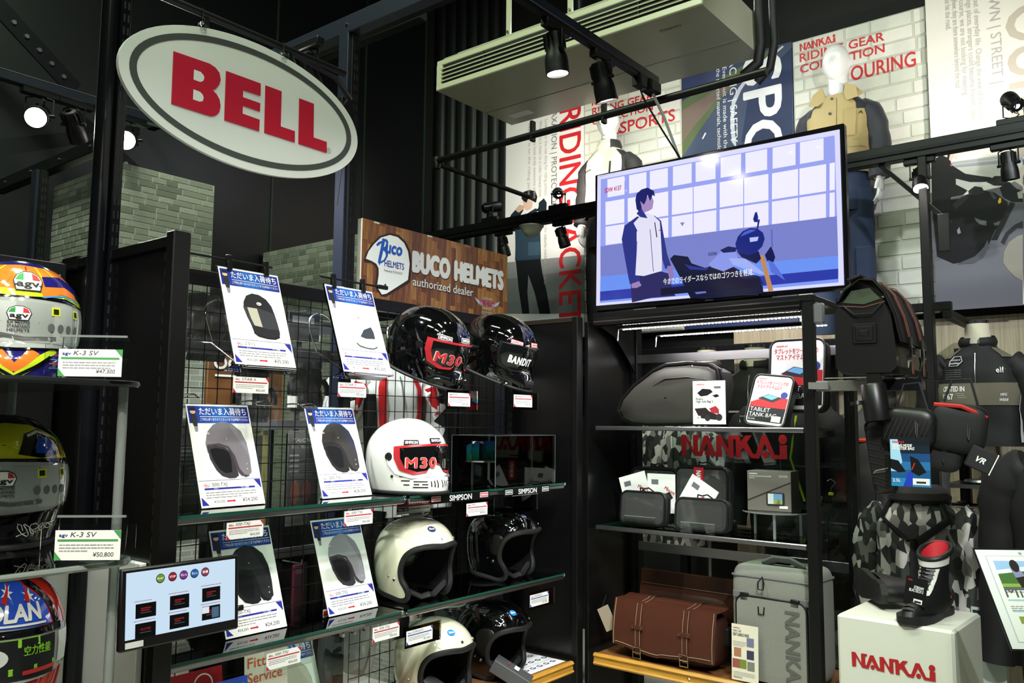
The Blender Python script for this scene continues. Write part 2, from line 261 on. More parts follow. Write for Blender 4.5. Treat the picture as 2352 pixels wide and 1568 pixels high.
# ------------------------------------------------------------------ mesh builder
def M3(origin, right, up):
    r = Vector(right).normalized(); u = Vector(up).normalized(); n = r.cross(u).normalized(); u = n.cross(r)
    return Matrix(((r.x, u.x, n.x, origin[0]), (r.y, u.y, n.y, origin[1]), (r.z, u.z, n.z, origin[2]), (0, 0, 0, 1)))
def onX(x, y, z, tilt=0):
    """frame on a face that looks towards +X: local x = +Y, local y = up; tilt leans the top back"""
    return M3((x, y, z), (0, 1, 0), (-math.sin(tilt), 0, math.cos(tilt)))
def onY(x, y, z, tilt=0, yaw=0):
    return Matrix.Translation((x, y, z)) @ Matrix.Rotation(yaw, 4, 'Z') @ M3((0, 0, 0), (1, 0, 0), (0, math.sin(tilt), math.cos(tilt)))
def turn(x, y, z, yaw=0, rx=0, ry=0):
    return Matrix.Translation((x, y, z)) @ Matrix.Rotation(yaw, 4, 'Z') @ Matrix.Rotation(ry, 4, 'Y') @ Matrix.Rotation(rx, 4, 'X')

TEXT = {}
def text_mesh(s, bold, shear, spacing):
    k = (s, bold, shear, spacing)
    if k not in TEXT:
        cu = bpy.data.curves.new('text', 'FONT'); cu.body = s; cu.size = 1; cu.shear = shear; cu.space_character = spacing; cu.resolution_u = 3
        o = bpy.data.objects.new('text', cu); me = bpy.data.meshes.new_from_object(o)
        vs_ = [(v.co.x, v.co.y) for v in me.vertices]; fs = [tuple(p.vertices) for p in me.polygons]
        xs = [v[0] for v in vs_] or [0]; ys = [v[1] for v in vs_] or [0]
        TEXT[k] = (vs_, fs, min(xs), max(xs), min(ys), max(ys))
        bpy.data.objects.remove(o); bpy.data.curves.remove(cu); bpy.data.meshes.remove(me)
    return TEXT[k]

class MB:
    def __init__(s, m=None):
        s.v = []; s.f = []; s.mi = []; s.mats = []; s.k = 0; s.T = None
        if m: s.use(m)
    def use(s, m):
        if m not in s.mats: s.mats.append(m)
        s.k = s.mats.index(m); return s
    def add(s, vs_, fs):
        n = len(s.v)
        if s.T is not None: vs_ = [s.T @ Vector(v) for v in vs_]
        s.v += [tuple(v) for v in vs_]; s.f += [tuple(i + n for i in f) for f in fs]; s.mi += [s.k] * len(fs); return s
    def box(s, c, d, b=0, R=None):
        hx, hy, hz = d[0] / 2, d[1] / 2, d[2] / 2
        if b <= 0:
            vs_ = [(x, y, z) for x in (-hx, hx) for y in (-hy, hy) for z in (-hz, hz)]
            fs = [(0, 1, 3, 2), (4, 6, 7, 5), (0, 4, 5, 1), (2, 3, 7, 6), (0, 2, 6, 4), (1, 5, 7, 3)]
        else:
            b = min(b, hx * .9, hy * .9, hz * .9); vs_ = []; ix = {}
            for sx in (-1, 1):
                for sy in (-1, 1):
                    for sz in (-1, 1):
                        for a in range(3):
                            p = [sx * (hx - b), sy * (hy - b), sz * (hz - b)]; p[a] = (sx * hx, sy * hy, sz * hz)[a]
                            ix[(sx, sy, sz, a)] = len(vs_); vs_.append(tuple(p))
            fs = []
            for a in range(3):
                o1, o2 = [q for q in range(3) if q != a]
                for sg in (-1, 1):
                    f = []
                    for t1, t2 in ((-1, -1), (1, -1), (1, 1), (-1, 1)):
                        k = [0, 0, 0]; k[a] = sg; k[o1] = t1; k[o2] = t2; f.append(ix[(k[0], k[1], k[2], a)])
                    if (sg > 0) == (a == 1): f.reverse()
                    fs.append(tuple(f))
                for t1 in (-1, 1):
                    for t2 in (-1, 1):
                        f = []
                        for sg, ax in ((-1, o1), (1, o1), (1, o2), (-1, o2)):
                            k = [0, 0, 0]; k[a] = sg; k[o1] = t1; k[o2] = t2; f.append(ix[(k[0], k[1], k[2], ax)])
                        fs.append(tuple(f))
            for sx in (-1, 1):
                for sy in (-1, 1):
                    for sz in (-1, 1): fs.append(tuple(ix[(sx, sy, sz, a)] for a in range(3)))
        if R is not None: vs_ = [tuple(R @ Vector(v)) for v in vs_]
        return s.add([(v[0] + c[0], v[1] + c[1], v[2] + c[2]) for v in vs_], fs)
    def span(s, a, b_, bev=0):
        return s.box([(a[i] + b_[i]) / 2 for i in range(3)], [abs(a[i] - b_[i]) for i in range(3)], bev)
    def cyl(s, a, b_, r, r2=None, n=14, caps=True):
        a = Vector(a); b_ = Vector(b_); d = (b_ - a).normalized(); r2 = r if r2 is None else r2
        u = d.orthogonal().normalized(); w = d.cross(u)
        vs_ = []
        for k in range(n):
            t = 2 * PI * k / n; q = u * math.cos(t) + w * math.sin(t); vs_.append(a + q * r); vs_.append(b_ + q * r2)
        fs = [(2 * k, 2 * ((k + 1) % n), 2 * ((k + 1) % n) + 1, 2 * k + 1) for k in range(n)]
        if caps: fs += [tuple(2 * k for k in range(n))[::-1], tuple(2 * k + 1 for k in range(n))]
        return s.add(vs_, fs)
    def tube(s, pts, r, n=8, closed=False, rs=None, sq=1):
        P = [Vector(p) for p in pts]; m = len(P); vs_ = []; u = None
        for i in range(m):
            a = P[(i - 1) % m] if (closed or i > 0) else P[i]; b_ = P[(i + 1) % m] if (closed or i < m - 1) else P[i]
            d = (b_ - a).normalized()
            u = d.orthogonal().normalized() if u is None else (u - d * u.dot(d)).normalized()
            w = d.cross(u); rr = rs[i] if rs else r
            for k in range(n):
                t = 2 * PI * k / n; vs_.append(P[i] + u * math.cos(t) * rr + w * math.sin(t) * rr * sq)
        fs = []
        for i in range(m if closed else m - 1):
            for k in range(n):
                j = (i + 1) % m; fs.append((i * n + k, i * n + (k + 1) % n, j * n + (k + 1) % n, j * n + k))
        if not closed: fs += [tuple(range(n))[::-1], tuple((m - 1) * n + k for k in range(n))]
        return s.add(vs_, fs)
    def prism(s, pts, z0, z1):
        n = len(pts); vs_ = [(x, y, z1) for x, y in pts] + [(x, y, z0) for x, y in pts]
        fs = [tuple(range(n)), tuple(range(2 * n - 1, n - 1, -1))] + [(k, n + k, n + (k + 1) % n, (k + 1) % n) for k in range(n)]
        return s.add(vs_, fs)
    def poly(s, pts, z=0):
        return s.add([(p[0], p[1], z if len(p) < 3 else p[2]) for p in pts], [tuple(range(len(pts)))])
    def rect(s, x0, y0, x1, y1, z=0):
        return s.poly([(x0, y0), (x1, y0), (x1, y1), (x0, y1)], z)
    def disc(s, x, y, rx, ry=None, z=0, n=20):
        ry = ry or rx; return s.poly([(x + rx * math.cos(2 * PI * k / n), y + ry * math.sin(2 * PI * k / n)) for k in range(n)], z)
    def lathe(s, prof, n=24, c=(0, 0, 0), caps=True):
        vs_ = []; m = len(prof)
        for k in range(n):
            t = 2 * PI * k / n
            for r, z in prof: vs_.append((c[0] + r * math.cos(t), c[1] + r * math.sin(t), c[2] + z))
        fs = [(k * m + i, ((k + 1) % n) * m + i, ((k + 1) % n) * m + i + 1, k * m + i + 1) for k in range(n) for i in range(m - 1)]
        if caps: fs += [tuple(k * m for k in range(n))[::-1], tuple(k * m + m - 1 for k in range(n))]
        return s.add(vs_, fs)
    def grid(s, nu, nv, fn, cu=False):
        """fn(u,v) -> point, u,v in 0..1 ; cu closes u"""
        mu = nu if cu else nu + 1
        vs_ = [fn(i / nu, j / nv) for j in range(nv + 1) for i in range(mu)]
        fs = [(j * mu + i, j * mu + (i + 1) % mu, (j + 1) * mu + (i + 1) % mu, (j + 1) * mu + i) for j in range(nv) for i in range(nu)]
        return s.add(vs_, fs)
    def text(s, t, size, x, y, z=0, align='L', bold=0, shear=0, sx=1, rot=0, fn=None, width=None, spacing=1):
        """size = cap height; x,y = baseline anchor; width fits the run; fn(x,y)->3D wraps it on a surface"""
        vs_, fs, x0, x1, y0, y1 = text_mesh(t, 0, shear, spacing)
        k = size / .72
        if width: sx = width / max(1e-6, (x1 - x0) * k)
        off = {'L': -x0, 'C': -(x0 + x1) / 2, 'R': -x1}[align]
        c_, s_ = math.cos(rot), math.sin(rot); base = []
        for a, b_ in vs_:
            a = (a + off) * k * sx; b_ = b_ * k; base.append((x + a * c_ - b_ * s_, y + a * s_ + b_ * c_))
        if fn:   # refine long triangles so that the run follows the curved surface
            q = []
            for f in fs: q += [(f[0], f[i], f[i + 1]) for i in range(1, len(f) - 1)]
            fs = []; mid = {}; lim = max(size * .3, .004); o = base
            while q:
                f = q.pop(); es = [(math.dist(o[f[i]], o[f[(i + 1) % 3]]), i) for i in range(3)]; m_, i = max(es)
                if m_ > lim:
                    a, b_, c = f[i], f[(i + 1) % 3], f[(i + 2) % 3]; e = (min(a, b_), max(a, b_))
                    if e not in mid: mid[e] = len(o); o.append(((o[a][0] + o[b_][0]) / 2, (o[a][1] + o[b_][1]) / 2))
                    q += [(a, mid[e], c), (mid[e], b_, c)]
                else: fs.append(f)
        # heavier weight: the run is printed several times, slightly shifted, each pass a hair above the last
        w = bold * k; dirs = [(0, 0)]
        if w: dirs = [(w * math.cos(g * PI / 3), w * math.sin(g * PI / 3)) for g in range(6)] + dirs if bold > .012 else [(-w, 0), (w, 0), (0, w), (0, -w)]
        for i, (dx, dy) in enumerate(dirs):
            if fn: s.add([Vector(fn(p[0] + dx, p[1] + dy)) * (1 + i * 2.5e-4) for p in base], fs)
            else: s.add([(p[0] + dx, p[1] + dy, z + i * 4e-5) for p in base], fs)
        return s
    def logo(s, x, y, w, z=0, z1=None, rot=0, fn=None, h=1):
        c_, s_ = math.cos(rot), math.sin(rot)
        def tr(p): return (x + (p[0] * c_ - p[1] * h * s_) * w, y + (p[0] * s_ + p[1] * h * c_) * w)
        shapes = [[tr(p) for p in LOGO_CHAIN]] + [[tr((a + r * math.cos(t * PI / 8), b_ + r * math.sin(t * PI / 8))) for t in range(16)] for a, b_, r in LOGO_DOTS]
        for q in shapes:
            if fn: s.add([fn(*p) for p in q], [tuple(range(len(q)))])
            elif z1 is None: s.poly(q, z)
            else: s.prism(q[::-1], z, z1)
        return s
    def lines(s, x0, y0, w, h, n, z=0, ragged=.25, t=.35):
        """n rows of small unreadable body text"""
        for i in range(n):
            y = y0 - h * (i + .5) / n; x = x0; e = x0 + w * (1 - (random.random() * ragged if i == n - 1 else random.random() * .06))
            while x < e - w * .01:
                l = min(e - x, w * (.03 + .09 * random.random())); s.rect(x, y - h / n * t / 2, x + l, y + h / n * t / 2, z); x += l + w * .012
        return s
    def build(s, name, parent=None, M=None, smooth=True, angle=38, label=None, cat=None, group=None, kind=None, sub=0):
        me = bpy.data.meshes.new(name); me.from_pydata(s.v, [], s.f)
        for m in s.mats: me.materials.append(m)
        me.polygons.foreach_set('material_index', s.mi)
        if smooth:
            me.polygons.foreach_set('use_smooth', [True] * len(s.f)); me.set_sharp_from_angle(angle=rad(angle))
        me.validate(clean_customdata=False); me.update()
        return link(name, me, parent, M, label, cat, group, kind)

def link(name, data, parent=None, M=None, label=None, cat=None, group=None, kind=None):
    o = bpy.data.objects.new(name, data); COL.objects.link(o)
    if parent is not None: o.parent = parent
    if M is not None: o.matrix_basis = M
    return tag(o, label, cat, group, kind)
def tag(o, label=None, cat=None, group=None, kind=None):
    if label: o['label'] = label
    if cat: o['category'] = cat
    if group: o['group'] = group
    if kind: o['kind'] = kind
    return o
def thing(name, label, cat, M, group=None):
    e = link(name, None, None, M, label, cat, group); e.empty_display_size = .05
    return e
def copy_tree(o, parent=None):
    c = o.copy(); COL.objects.link(c); c.parent = parent
    for ch in list(o.children): copy_tree(ch, c)
    return c
def pictures(b, shapes, z, mk, dz=.00012):
    for i, (c, pts) in enumerate(shapes):
        b.use(mk(c)).poly(pts, z + i * dz)

# ------------------------------------------------------------------ shared materials
BLACK = mat('black_powder_coat', '070708', .45, noise=.15, scale=60, spec=.35)
BLACKG = mat('black_gloss_panel', '0c0c0d', .25, noise=.1, scale=3)
DARKM = mat('dark_steel', '1c1d22', .35, .6, noise=.1)
CHROME = mat('chrome', 'd8d8dc', .12, 1)
STEEL = mat('brushed_steel', 'a8a8ac', .32, 1, noise=.1, scale=200)
ALU = mat('grey_metal', '8c8c90', .4, .7)
RUBBER = mat('black_rubber', '0b0b0c', .6)
PLASTIC = mat('black_plastic', '0d0d0f', .35)
WHITEP = mat('white_paper', 'f2f2f0', .5)
GLASS = sheet('clear_glass_shelf', 'eaf4ee', fres=1.5)
GLASSEDGE = mat('green_glass_edge', '1c4a3e', .15, noise=.2)
ACRYL = sheet('clear_acrylic', 'f4f7f6', fres=1.4)
ACRYLE = sheet('acrylic_edge', 'cfd8d5', fres=1.6, rough=.08, body=.3)
WALLBLK = mat('black_wall_paint', '080a0a', .65, noise=.2, scale=2)
BLIND = mat('dark_panel_satin', '0b0d11', .42, noise=.15, scale=1.5)

# ------------------------------------------------------------------ room shell
MB(mat('pale_floor_tile', 'cfcbc3', .4, noise=.15, scale=6)).box((-1.5, 1.5, -.05), (10, 11, .1)).build('floor', kind='structure')
MB(WALLBLK).box((-1.5, 1.5, 5.55), (10, 11, .1)).build('ceiling', kind='structure')
MB(WALLBLK).box((-1.2, 5.4, 2.75), (8.2, .16, 5.5)).build('wall_back', kind='structure')
wl = MB(WALLBLK).box((-5.2, 1.5, 2.75), (.2, 8, 5.5)).build('wall_left', kind='structure')
ys = [-1.2, .0, 1.2, 2.35, 3.57, 4.43, 5.12]
for a, b in zip(ys, ys[1:]):
    MB(BLIND).box((-5.09, (a + b) / 2, 2.75), (.02, b - a - .012, 5.4), .004).build('panel', wl)
for y in ys[3:]:
    MB(mat('trim_strip', '2a3a2e', .4)).box((-5.078, y, 2.75), (.012, .012, 5.4)).build('seam_strip', wl)
# corrugated dark curtain wall in the corner
b = MB(mat('dark_corrugated', '15181a', .4, noise=.1))
b.grid(120, 1, lambda u, v: (-5.08 + u * .86, 5.26 - .035 * (abs(math.sin(u * PI * 7)) ** .6), .0 + v * 5.45))
b.build('corrugated_sheet', label='dark corrugated metal sheet lining the corner beside the tall posters', cat='cladding')
# wood panelling under the posters
WOODP = wood_mat('pale_ash_panel', 'a2957f', 'b5a890', 'c6baa4', (26, 26, .7), .5)
tw = MB(WOODP)
tw.box((-.6, 5.27, 1.06), (3.4, .02, 2.12)).build('trim_1', kind='structure')

# ------------------------------------------------------------------ posters on the back wall
RED = mat('poster_red', 'c8242a', .5); GREY = mat('poster_grey_ink', '6f7072', .5); PALE = mat('poster_pale_ink', 'a9a6a2', .5); WHT = mat('poster_white_ink', 'f4f2f0', .5)
def poster(name, x0, x1, z0, z1, base, label, y=5.2):
    t = thing(name, label, 'poster', onY(x0, y, z0))
    MB(base).box(((x1 - x0) / 2, (z1 - z0) / 2, -.02), (x1 - x0 - .004, z1 - z0, .04), .002).build('board', t)
    return t
# jacket poster
p = poster('jacket_poster', -4.22, -3.45, 2.15, 3.97, mat('poster_white', 'e6e6e4', .45), 'tall white poster with a man in a blue jacket and vertical red lettering')
b = MB(); pictures(b, [(c, [(x + .02, max(.004, y)) for x, y in q]) for c, q in MAN_PICTURE], .001, flat); b.build('picture', p)
b = MB(RED); b.text('RIDING JACKETS', .205, .545, 1.79, .0025, rot=-PI / 2, bold=.012, width=1.79); b.build('headline', p)
b = MB(GREY).text('RELAXATION | PROTECTION |', .055, .465, 1.9, .0025, rot=-PI / 2, width=.92); b.build('subheading', p)
b = MB(PALE)
for i, s in enumerate(('Looking for the real thing for riding jackets.', 'What does it mean to a rider, honest look', 'at the roma look truly awesome scene', 'Nankai is on the riding jackets')):
    b.text(s, .03, .40 - i * .055, 1.75, .0025, rot=-PI / 2, width=.62)
b.text('Design for suburbs roads or mountains.', .03, .40, .98, .0026, rot=-PI / 2, width=.55)
b.build('lettering', p)

# white brick posters: every brick is a low relief piece
BR_W = [mat('white_brick_%d' % i, c, .75, noise=.06, scale=25, bump=.25) for i, c in enumerate(('d9d9cf', 'd3d5c8', 'dedcd2', 'cfd0c4'))]
MORT = mat('white_mortar', 'c5c4b6', .85, noise=.08, scale=30)
_bm = {}
def brick_mesh(l, h, d, mats, k, bev):
    l = round(l, 3); key = (l, h, k, mats[0].name)
    if key not in _bm:
        _bm[key] = MB(mats[k]).box((0, 0, d / 2), (l, h, d), bev).build('brick', smooth=True)
        o = _bm[key]; COL.objects.unlink(o)
    return _bm[key].data
def lay_bricks(parent, w, z0, z1, h, lens, d, mats, gap, F, bev, rnd, jit=0):
    z = z1 - h / 2
    while z > z0 + h * .3:
        x = -rnd.random() * lens[-1]
        while x < w - .01:
            l = rnd.choice(lens); a = max(0, x); e = min(w, x + l)
            if e - a > gap * 3:
                me = brick_mesh(round((e - a - gap) / .005) * .005, round(h - gap, 4), d, mats, rnd.randrange(len(mats)), bev)
                o = link('brick', me, parent, F((a + e) / 2, z + (rnd.random() - .5) * jit))
            x += l
        z -= h
def brick_poster(x0, x1, label):
    p = poster('brick_poster', x0, x1, 2.15, 3.97, MORT, label)
    rnd = random.Random(int(-x0 * 100))
    lay_bricks(p, x1 - x0 - .008, .0, 1.82, .0867, (.15, .2, .24, .27), .006, BR_W, .012, lambda x, z: Matrix.Translation((x + .004, z, 0)), .004, rnd, .004)
    return p
p = brick_poster(-3.45, -2.63, 'white brick poster reading SPORTS behind the cream jacket')
b = MB(RED); b.logo(.075, 1.755, .235, .0068); b.text('RIDING GEAR', .052, .08, 1.685, .0068, bold=.02, width=.515); b.text('COLLECTION', .052, .08, 1.605, .0068, bold=.02, width=.515)
b.text('SPORTS', .088, .325, 1.488, .0068, bold=.012, width=.445); b.text('&', .05, .29, 1.49, .0068, bold=.012); b.build('lettering', p)
p = brick_poster(-1.84, -1.04, 'white brick poster reading TOURING behind the tan jacket')
b = MB(RED); b.logo(.05, 1.742, .225, .0068, h=1.3); b.text('RIDING GEAR', .056, .05, 1.672, .0068, bold=.02, width=.51); b.text('COLLECTION', .056, .05, 1.598, .0068, bold=.02, width=.51)
b.text('TOURING', .092, .30, 1.468, .0068, bold=.012, width=.43); b.build('lettering', p)
# road poster
p = poster('road_poster', -2.63, -1.84, 2.15, 3.98, mat('poster_navy', '27335a', .45), 'blue poster of a curving road with vertical white SPORTS lettering')
b = MB(); pictures(b, ROAD_PICTURE, .001, flat)
b.use(WHT).text('SPORTS', .262, .46, 1.775, .0025, rot=-PI / 2, bold=.02, width=1.5)
b.text('RACING | SAFETY |', .052, .36, 1.86, .0025, rot=-PI / 2, width=.66)
for i, s in enumerate(('Every suit is made with the feed back of racing', 'the selected materials, technologies and the know-how')): b.text(s, .03, .31 - i * .045, 1.78, .0025, rot=-PI / 2, width=1.0)
b.build('picture', p)
# rider poster
p = poster('rider_poster', -1.035, -.12, 2.15, 3.98, mat('poster_cream', 'dcd8cf', .45), 'tall poster of a rider in black on a black motorcycle', y=5.12)
b = MB(); pictures(b, RIDER_PICTURE, .001, flat)
b.use(flat('62626a')).rect(.42, .004, .91, .78, .0008).use(flat('c9c8c2')).rect(.42, .78, .91, 1.25, .0009)
b.use(PALE).text('TOWN | STREET |', .054, .325, 1.83, .0025, rot=-PI / 2, width=.60)
b.use(mat('poster_beige_ink', 'b7ada0', .5)).text('TOURING', .26, .405, 1.80, .0025, rot=-PI / 2, bold=.012, width=1.2)
b.use(PALE)
for i, s in enumerate(('Get out of everyday life. Change the view of the road', 'Strange places, strangers could become friends, take', 'Of course, we are not looking for meeting', 'Anyhow, they are there somewhere beyond the road', 'Just hit the road.')):
    b.text(s, .03, .25 - i * .036, 1.80, .0025, rot=-PI / 2, width=(.75, .75, .6, .55, .2)[i])
b.build('picture', p)
for x, z in ((-1.02, 3.94),): pass

# ------------------------------------------------------------------ brick columns on the left (grey brick cladding)
def brick_body(name, c1, c2, cm):
    m = bpy.data.materials.new(name); m.use_nodes = True; nt = m.node_tree; bs = nt.nodes['Principled BSDF']; bs.inputs['Roughness'].default_value = .85
    tc = nt.nodes.new('ShaderNodeTexCoord'); sp = nt.nodes.new('ShaderNodeSeparateXYZ'); ad = nt.nodes.new('ShaderNodeMath'); cb = nt.nodes.new('ShaderNodeCombineXYZ')
    br = nt.nodes.new('ShaderNodeTexBrick'); br.inputs['Color1'].default_value = lin(c1); br.inputs['Color2'].default_value = lin(c2); br.inputs['Mortar'].default_value = lin(cm)
    br.inputs['Scale'].default_value = 1; br.inputs['Brick Width'].default_value = .09; br.inputs['Row Height'].default_value = .0262; br.inputs['Mortar Size'].default_value = .0018; br.inputs['Bias'].default_value = 0
    nt.links.new(tc.outputs['Object'], sp.inputs[0]); nt.links.new(sp.outputs[0], ad.inputs[0]); nt.links.new(sp.outputs[1], ad.inputs[1])
    nt.links.new(ad.outputs[0], cb.inputs[0]); nt.links.new(sp.outputs[2], cb.inputs[1]); nt.links.new(cb.outputs[0], br.inputs['Vector']); nt.links.new(br.outputs[0], bs.inputs['Base Color'])
    return m
BRICKB = brick_body('grey_brick_cladding', '83867c', '9a9d92', 'b6b9ad')
BR_G = [mat('grey_brick_%d' % i, c, .85, noise=.14, scale=90) for i, c in enumerate(('878a80', '979a90', '767a70', 'a2a59b', '8e9187'))]
t = thing('brick_column', 'tall grey brick column standing behind the slotted steel post', 'column', Matrix.Identity(4))
MB(BRICKB).span((-4.01, 1.643, 0), (-3.4, 2.082, 1.95)).build('body', t); MB(mat('grey_mortar', 'b0b3a8', .9)).span((-4.01, 1.643, 1.95), (-3.4, 2.082, 2.57)).build('mortar_bed', t)
rnd = random.Random(3)
lay_bricks(t, .439, 1.95, 2.57, .0262, (.06, .08, .1, .12), .0022, BR_G, .0034, lambda y, z: onX(-3.4, 1.643 + y, z), .0009, rnd)
lay_bricks(t, .61, 1.98, 2.57, .0262, (.06, .08, .1, .12), .0022, BR_G, .0034, lambda x, z: onY(-4.01 + x, 1.643, z), .0009, rnd)
t = thing('brick_partition', 'low grey brick partition wall behind the hanging price posters', 'partition', Matrix.Identity(4))
MB(BRICKB).span((-5.05, 3.5, 0), (-4.02, 3.62, 2.695)).span((-4.02, 3.5, 0), (-3.3, 3.62, 2.12)).build('body', t); MB(MATS['grey_mortar']).span((-5.05, 3.498, 2.19), (-4.02, 3.5, 2.695)).build('mortar_bed', t)
lay_bricks(t, 1.03, 2.2, 2.695, .036, (.08, .1, .12), .0045, BR_G, .0045, lambda x, z: onY(-5.05 + x, 3.5, z), .001, rnd)

# ------------------------------------------------------------------ ceiling-hung air conditioner
ACM = mat('ac_ivory', 'c9c9ae', .38, noise=.03, scale=8); ACB = mat('ac_ivory_base', 'bdbca4', .22); DARK = mat('dark_recess', '060706', .7)
t = thing('air_conditioner', 'ivory ceiling-hung air conditioner with a long slatted outlet', 'air conditioner', Matrix.Translation((-2.425, 3.725, 3.4)))
b = MB(ACB); b.prism([(-.34, 0), (.34, 0), (.345, .015), (.345, .2), (-.29, .22), (-.345, .165), (-.345, .015)], -.825, .825)
b.v = [(z, x, y) for x, y, z in b.v]; b.build('casing', t)
MB(ACM).box((0, -.02, .215), (1.5, .5, .05), .006).build('top_tray', t)
MB(DARK).box((0, -.347, .09), (1.56, .006, .105)).build('outlet', t)
MB(ACM).span((-.83, -.356, 0), (.83, -.335, .034), .004).build('lower_lip', t)
MB(ACM).span((-.83, -.352, .145), (.83, -.32, .178), .004).build('upper_lip', t)
for s in (-1, 1): MB(ACM).span((s * .79, -.354, .03), (s * .83, -.33, .15), .003).build('end_frame', t)
for i in range(4): MB(ACM).box((0, -.352, .05 + i * .0235), (1.58, .016, .006), R=Matrix.Rotation(.35, 3, 'X')).build('louver', t)
for x in (-.47, .1, .5): MB(DARK).box((x, -.3525, .09), (.006, .012, .1)).build('divider', t)
MB(mat('seam_grey', '8e8d7c', .5)).box((0, .08, -.001), (1.64, .004, .002)).build('panel_seam', t)
b = MB(mat('ac_badge', '40403a', .4)).text('DAIKIN', .022, .55, -.28, .0, sx=1.1); b.v = [(x, -y - .5, -.002) for x, y, z in b.v]; b.build('badge', t)
MB(WHITEP).box((-.66, .22, -.001), (.16, .07, .002)).build('rating_label', t)
for x in (-.42, .0, .62):
    MB(ACM).box((x, -.2, .42), (.03, .012, .45)).build('hanger_strap', t); MB(STEEL).cyl((x, -.215, .29), (x, -.205, .29), .008).build('bolt', t)
b = MB(RUBBER).tube([(-1.55, 3.95, 4.2), (-1.56, 3.95, 3.6), (-1.56, 3.96, 3.42), (-1.58, 3.97, 3.33), (-1.66, 3.97, 3.28)], .028, 10)
b.tube([(-1.5, 3.97, 4.2), (-1.5, 3.98, 3.6), (-1.5, 3.99, 3.42), (-1.53, 4.0, 3.3), (-1.6, 4.0, 3.24)], .022, 10); b.build('refrigerant_pipe', label='black insulated pipes bending down beside the air conditioner', cat='pipe')
PIPE = mat('dark_pipe', '1a1c1e', .35)
for x, y, r, lab in ((-2.6, 4.35, .05, 'dark vertical duct rising behind the middle strap of the air conditioner'), (-2.2, 4.5, .05, 'dark vertical duct rising behind the right half of the air conditioner'), (-2.95, 4.4, .03, 'thin dark duct rising beside the left strap of the air conditioner')):
    MB(mat('duct_dark_blue', '1a1e2a', .3)).cyl((x, y, 3.85), (x, y, 5.5), r, n=20).build('ceiling_duct', label=lab, cat='duct')
t = thing('tube_light', 'lit fluorescent tube fitting glimpsed above the air conditioner', 'light fitting', Matrix.Translation((-2.35, 4.25, 4.05)))
MB(WHITEP).box((0, 0, .03), (.9, .09, .04), .004).build('housing', t); MB(mat('tube_lit', 'f4f8ff', .3, emit=8)).cyl((-.43, 0, 0), (.43, 0, 0), .014, n=14).build('tube', t)
lamp('AREA', 'tube_glow', (-2.35, 4.25, 4.03), (-2.35, 4.25, 0), 14, COOL, .85, sy=.03)

# ------------------------------------------------------------------ tracks, beams and pipes
LENS = mat('lamp_lens_lit', 'fff6ea', .3, emit=30); LENS_OFF = mat('lamp_lens_off', '2a2a2a', .2)
def spotlight(base, aim, label, lit=0, up=False, ang=40, L=.13, r=.037, col=WARM, group=None, axis='X', power_size=.03):
    s = 1 if up else -1
    t = thing('track_spotlight', label, 'spotlight', Matrix.Translation(base), group)
    d = (.14, .034, .03) if axis == 'X' else (.034, .14, .03)
    MB(BLACK).box((.0, 0, s * .0), d, .004).build('adapter', t)
    h = Vector((0, 0, s * .085)); a = Vector(aim).normalized(); side = a.cross(Vector((0, 0, 1)))
    side = side.normalized() if side.length > .01 else Vector((1, 0, 0))
    b = MB(BLACK)
    for k in (-1, 1): b.tube([Vector((0, 0, s * .012)) + side * k * .012, Vector((0, 0, s * .02)) + side * k * (r + .006), h + side * k * (r + .006)], .0035, 6)
    b.build('yoke', t)
    b = MB(BLACK).cyl(h - side * (r + .012), h + side * (r + .012), .007, n=10); b.build('pivot', t)
    MB(RUBBER).tube([(0, 0, s * .01), (.02, .01, s * .03), (.0, .015, s * .045), h - a * L * .3], .003, 6).build('cable', t)
    R = a.to_track_quat('Z', 'Y').to_matrix().to_4x4(); R.translation = h
    b = MB(BLACK).lathe([(.012, -L * .45), (r * .72, -L * .43), (r * .78, -L * .2), (r * .8, .0), (r * .95, .02), (r, .04), (r, L * .55), (r * .9, L * .55), (r * .85, L * .45)], 24, caps=False)
    for k in range(10):
        q = 2 * PI * k / 10; b.box((math.cos(q) * r * .82, math.sin(q) * r * .82, -L * .22), (.012, .0025, L * .32), R=Matrix.Rotation(q, 3, 'Z'))
    body = b.build('lamp_body', t, R)
    MB(LENS if lit else LENS_OFF).lathe([(.0005, L * .5), (r * .88, L * .5)], 24, caps=False).build('lens', body)
    if lit:
        o = lamp('SPOT', 'spot_beam', (0, 0, 0), (0, 0, -1), lit, col, power_size, ang, .6)
        o.parent = t; o.location = h + a * (L * .58); o.rotation_euler = a.to_track_quat('-Z', 'Y').to_euler()
    return t
def beam(name, a, b_, w, h, label, cat='beam', m=None, bolts=0):
    t = thing(name, label, cat, Matrix.Identity(4)); a = Vector(a); b_ = Vector(b_); d = b_ - a; ax = 0 if abs(d.x) > abs(d.y) else 1
    size = (abs(d.x), w, h) if ax == 0 else (w, abs(d.y), h)
    MB(m or BLACK).box((a + b_) / 2, size, .003).build('profile', t)
    for i in range(bolts):
        q = a + d * ((i + .5) / bolts); n = Vector((0, -w / 2 - .001, 0)) if ax == 0 else Vector((w / 2 + .001, 0, 0))
        MB(STEEL).cyl(q + n, q + n * 1.15, .005, n=10).build('bolt', t)
    return t
BLUEB = mat('blue_black_steel', '262a38', .38, .2, noise=.1)
beam('ceiling_beam', (-3.1, 2.05, 3.03), (-.9, 2.05, 3.03), .05, .07, 'blue-black steel beam crossing above the BELL sign', m=BLUEB, bolts=5)
beam('ceiling_beam', (-4.6, 1.62, 2.66), (-3.42, 1.62, 2.66), .05, .06, 'black steel beam running above the grey brick column', bolts=4)
beam('ceiling_beam', (-3.2, 2.35, 3.2), (-1.4, 2.35, 3.2), .04, .03, 'thin black bar crossing in front of the air conditioner')
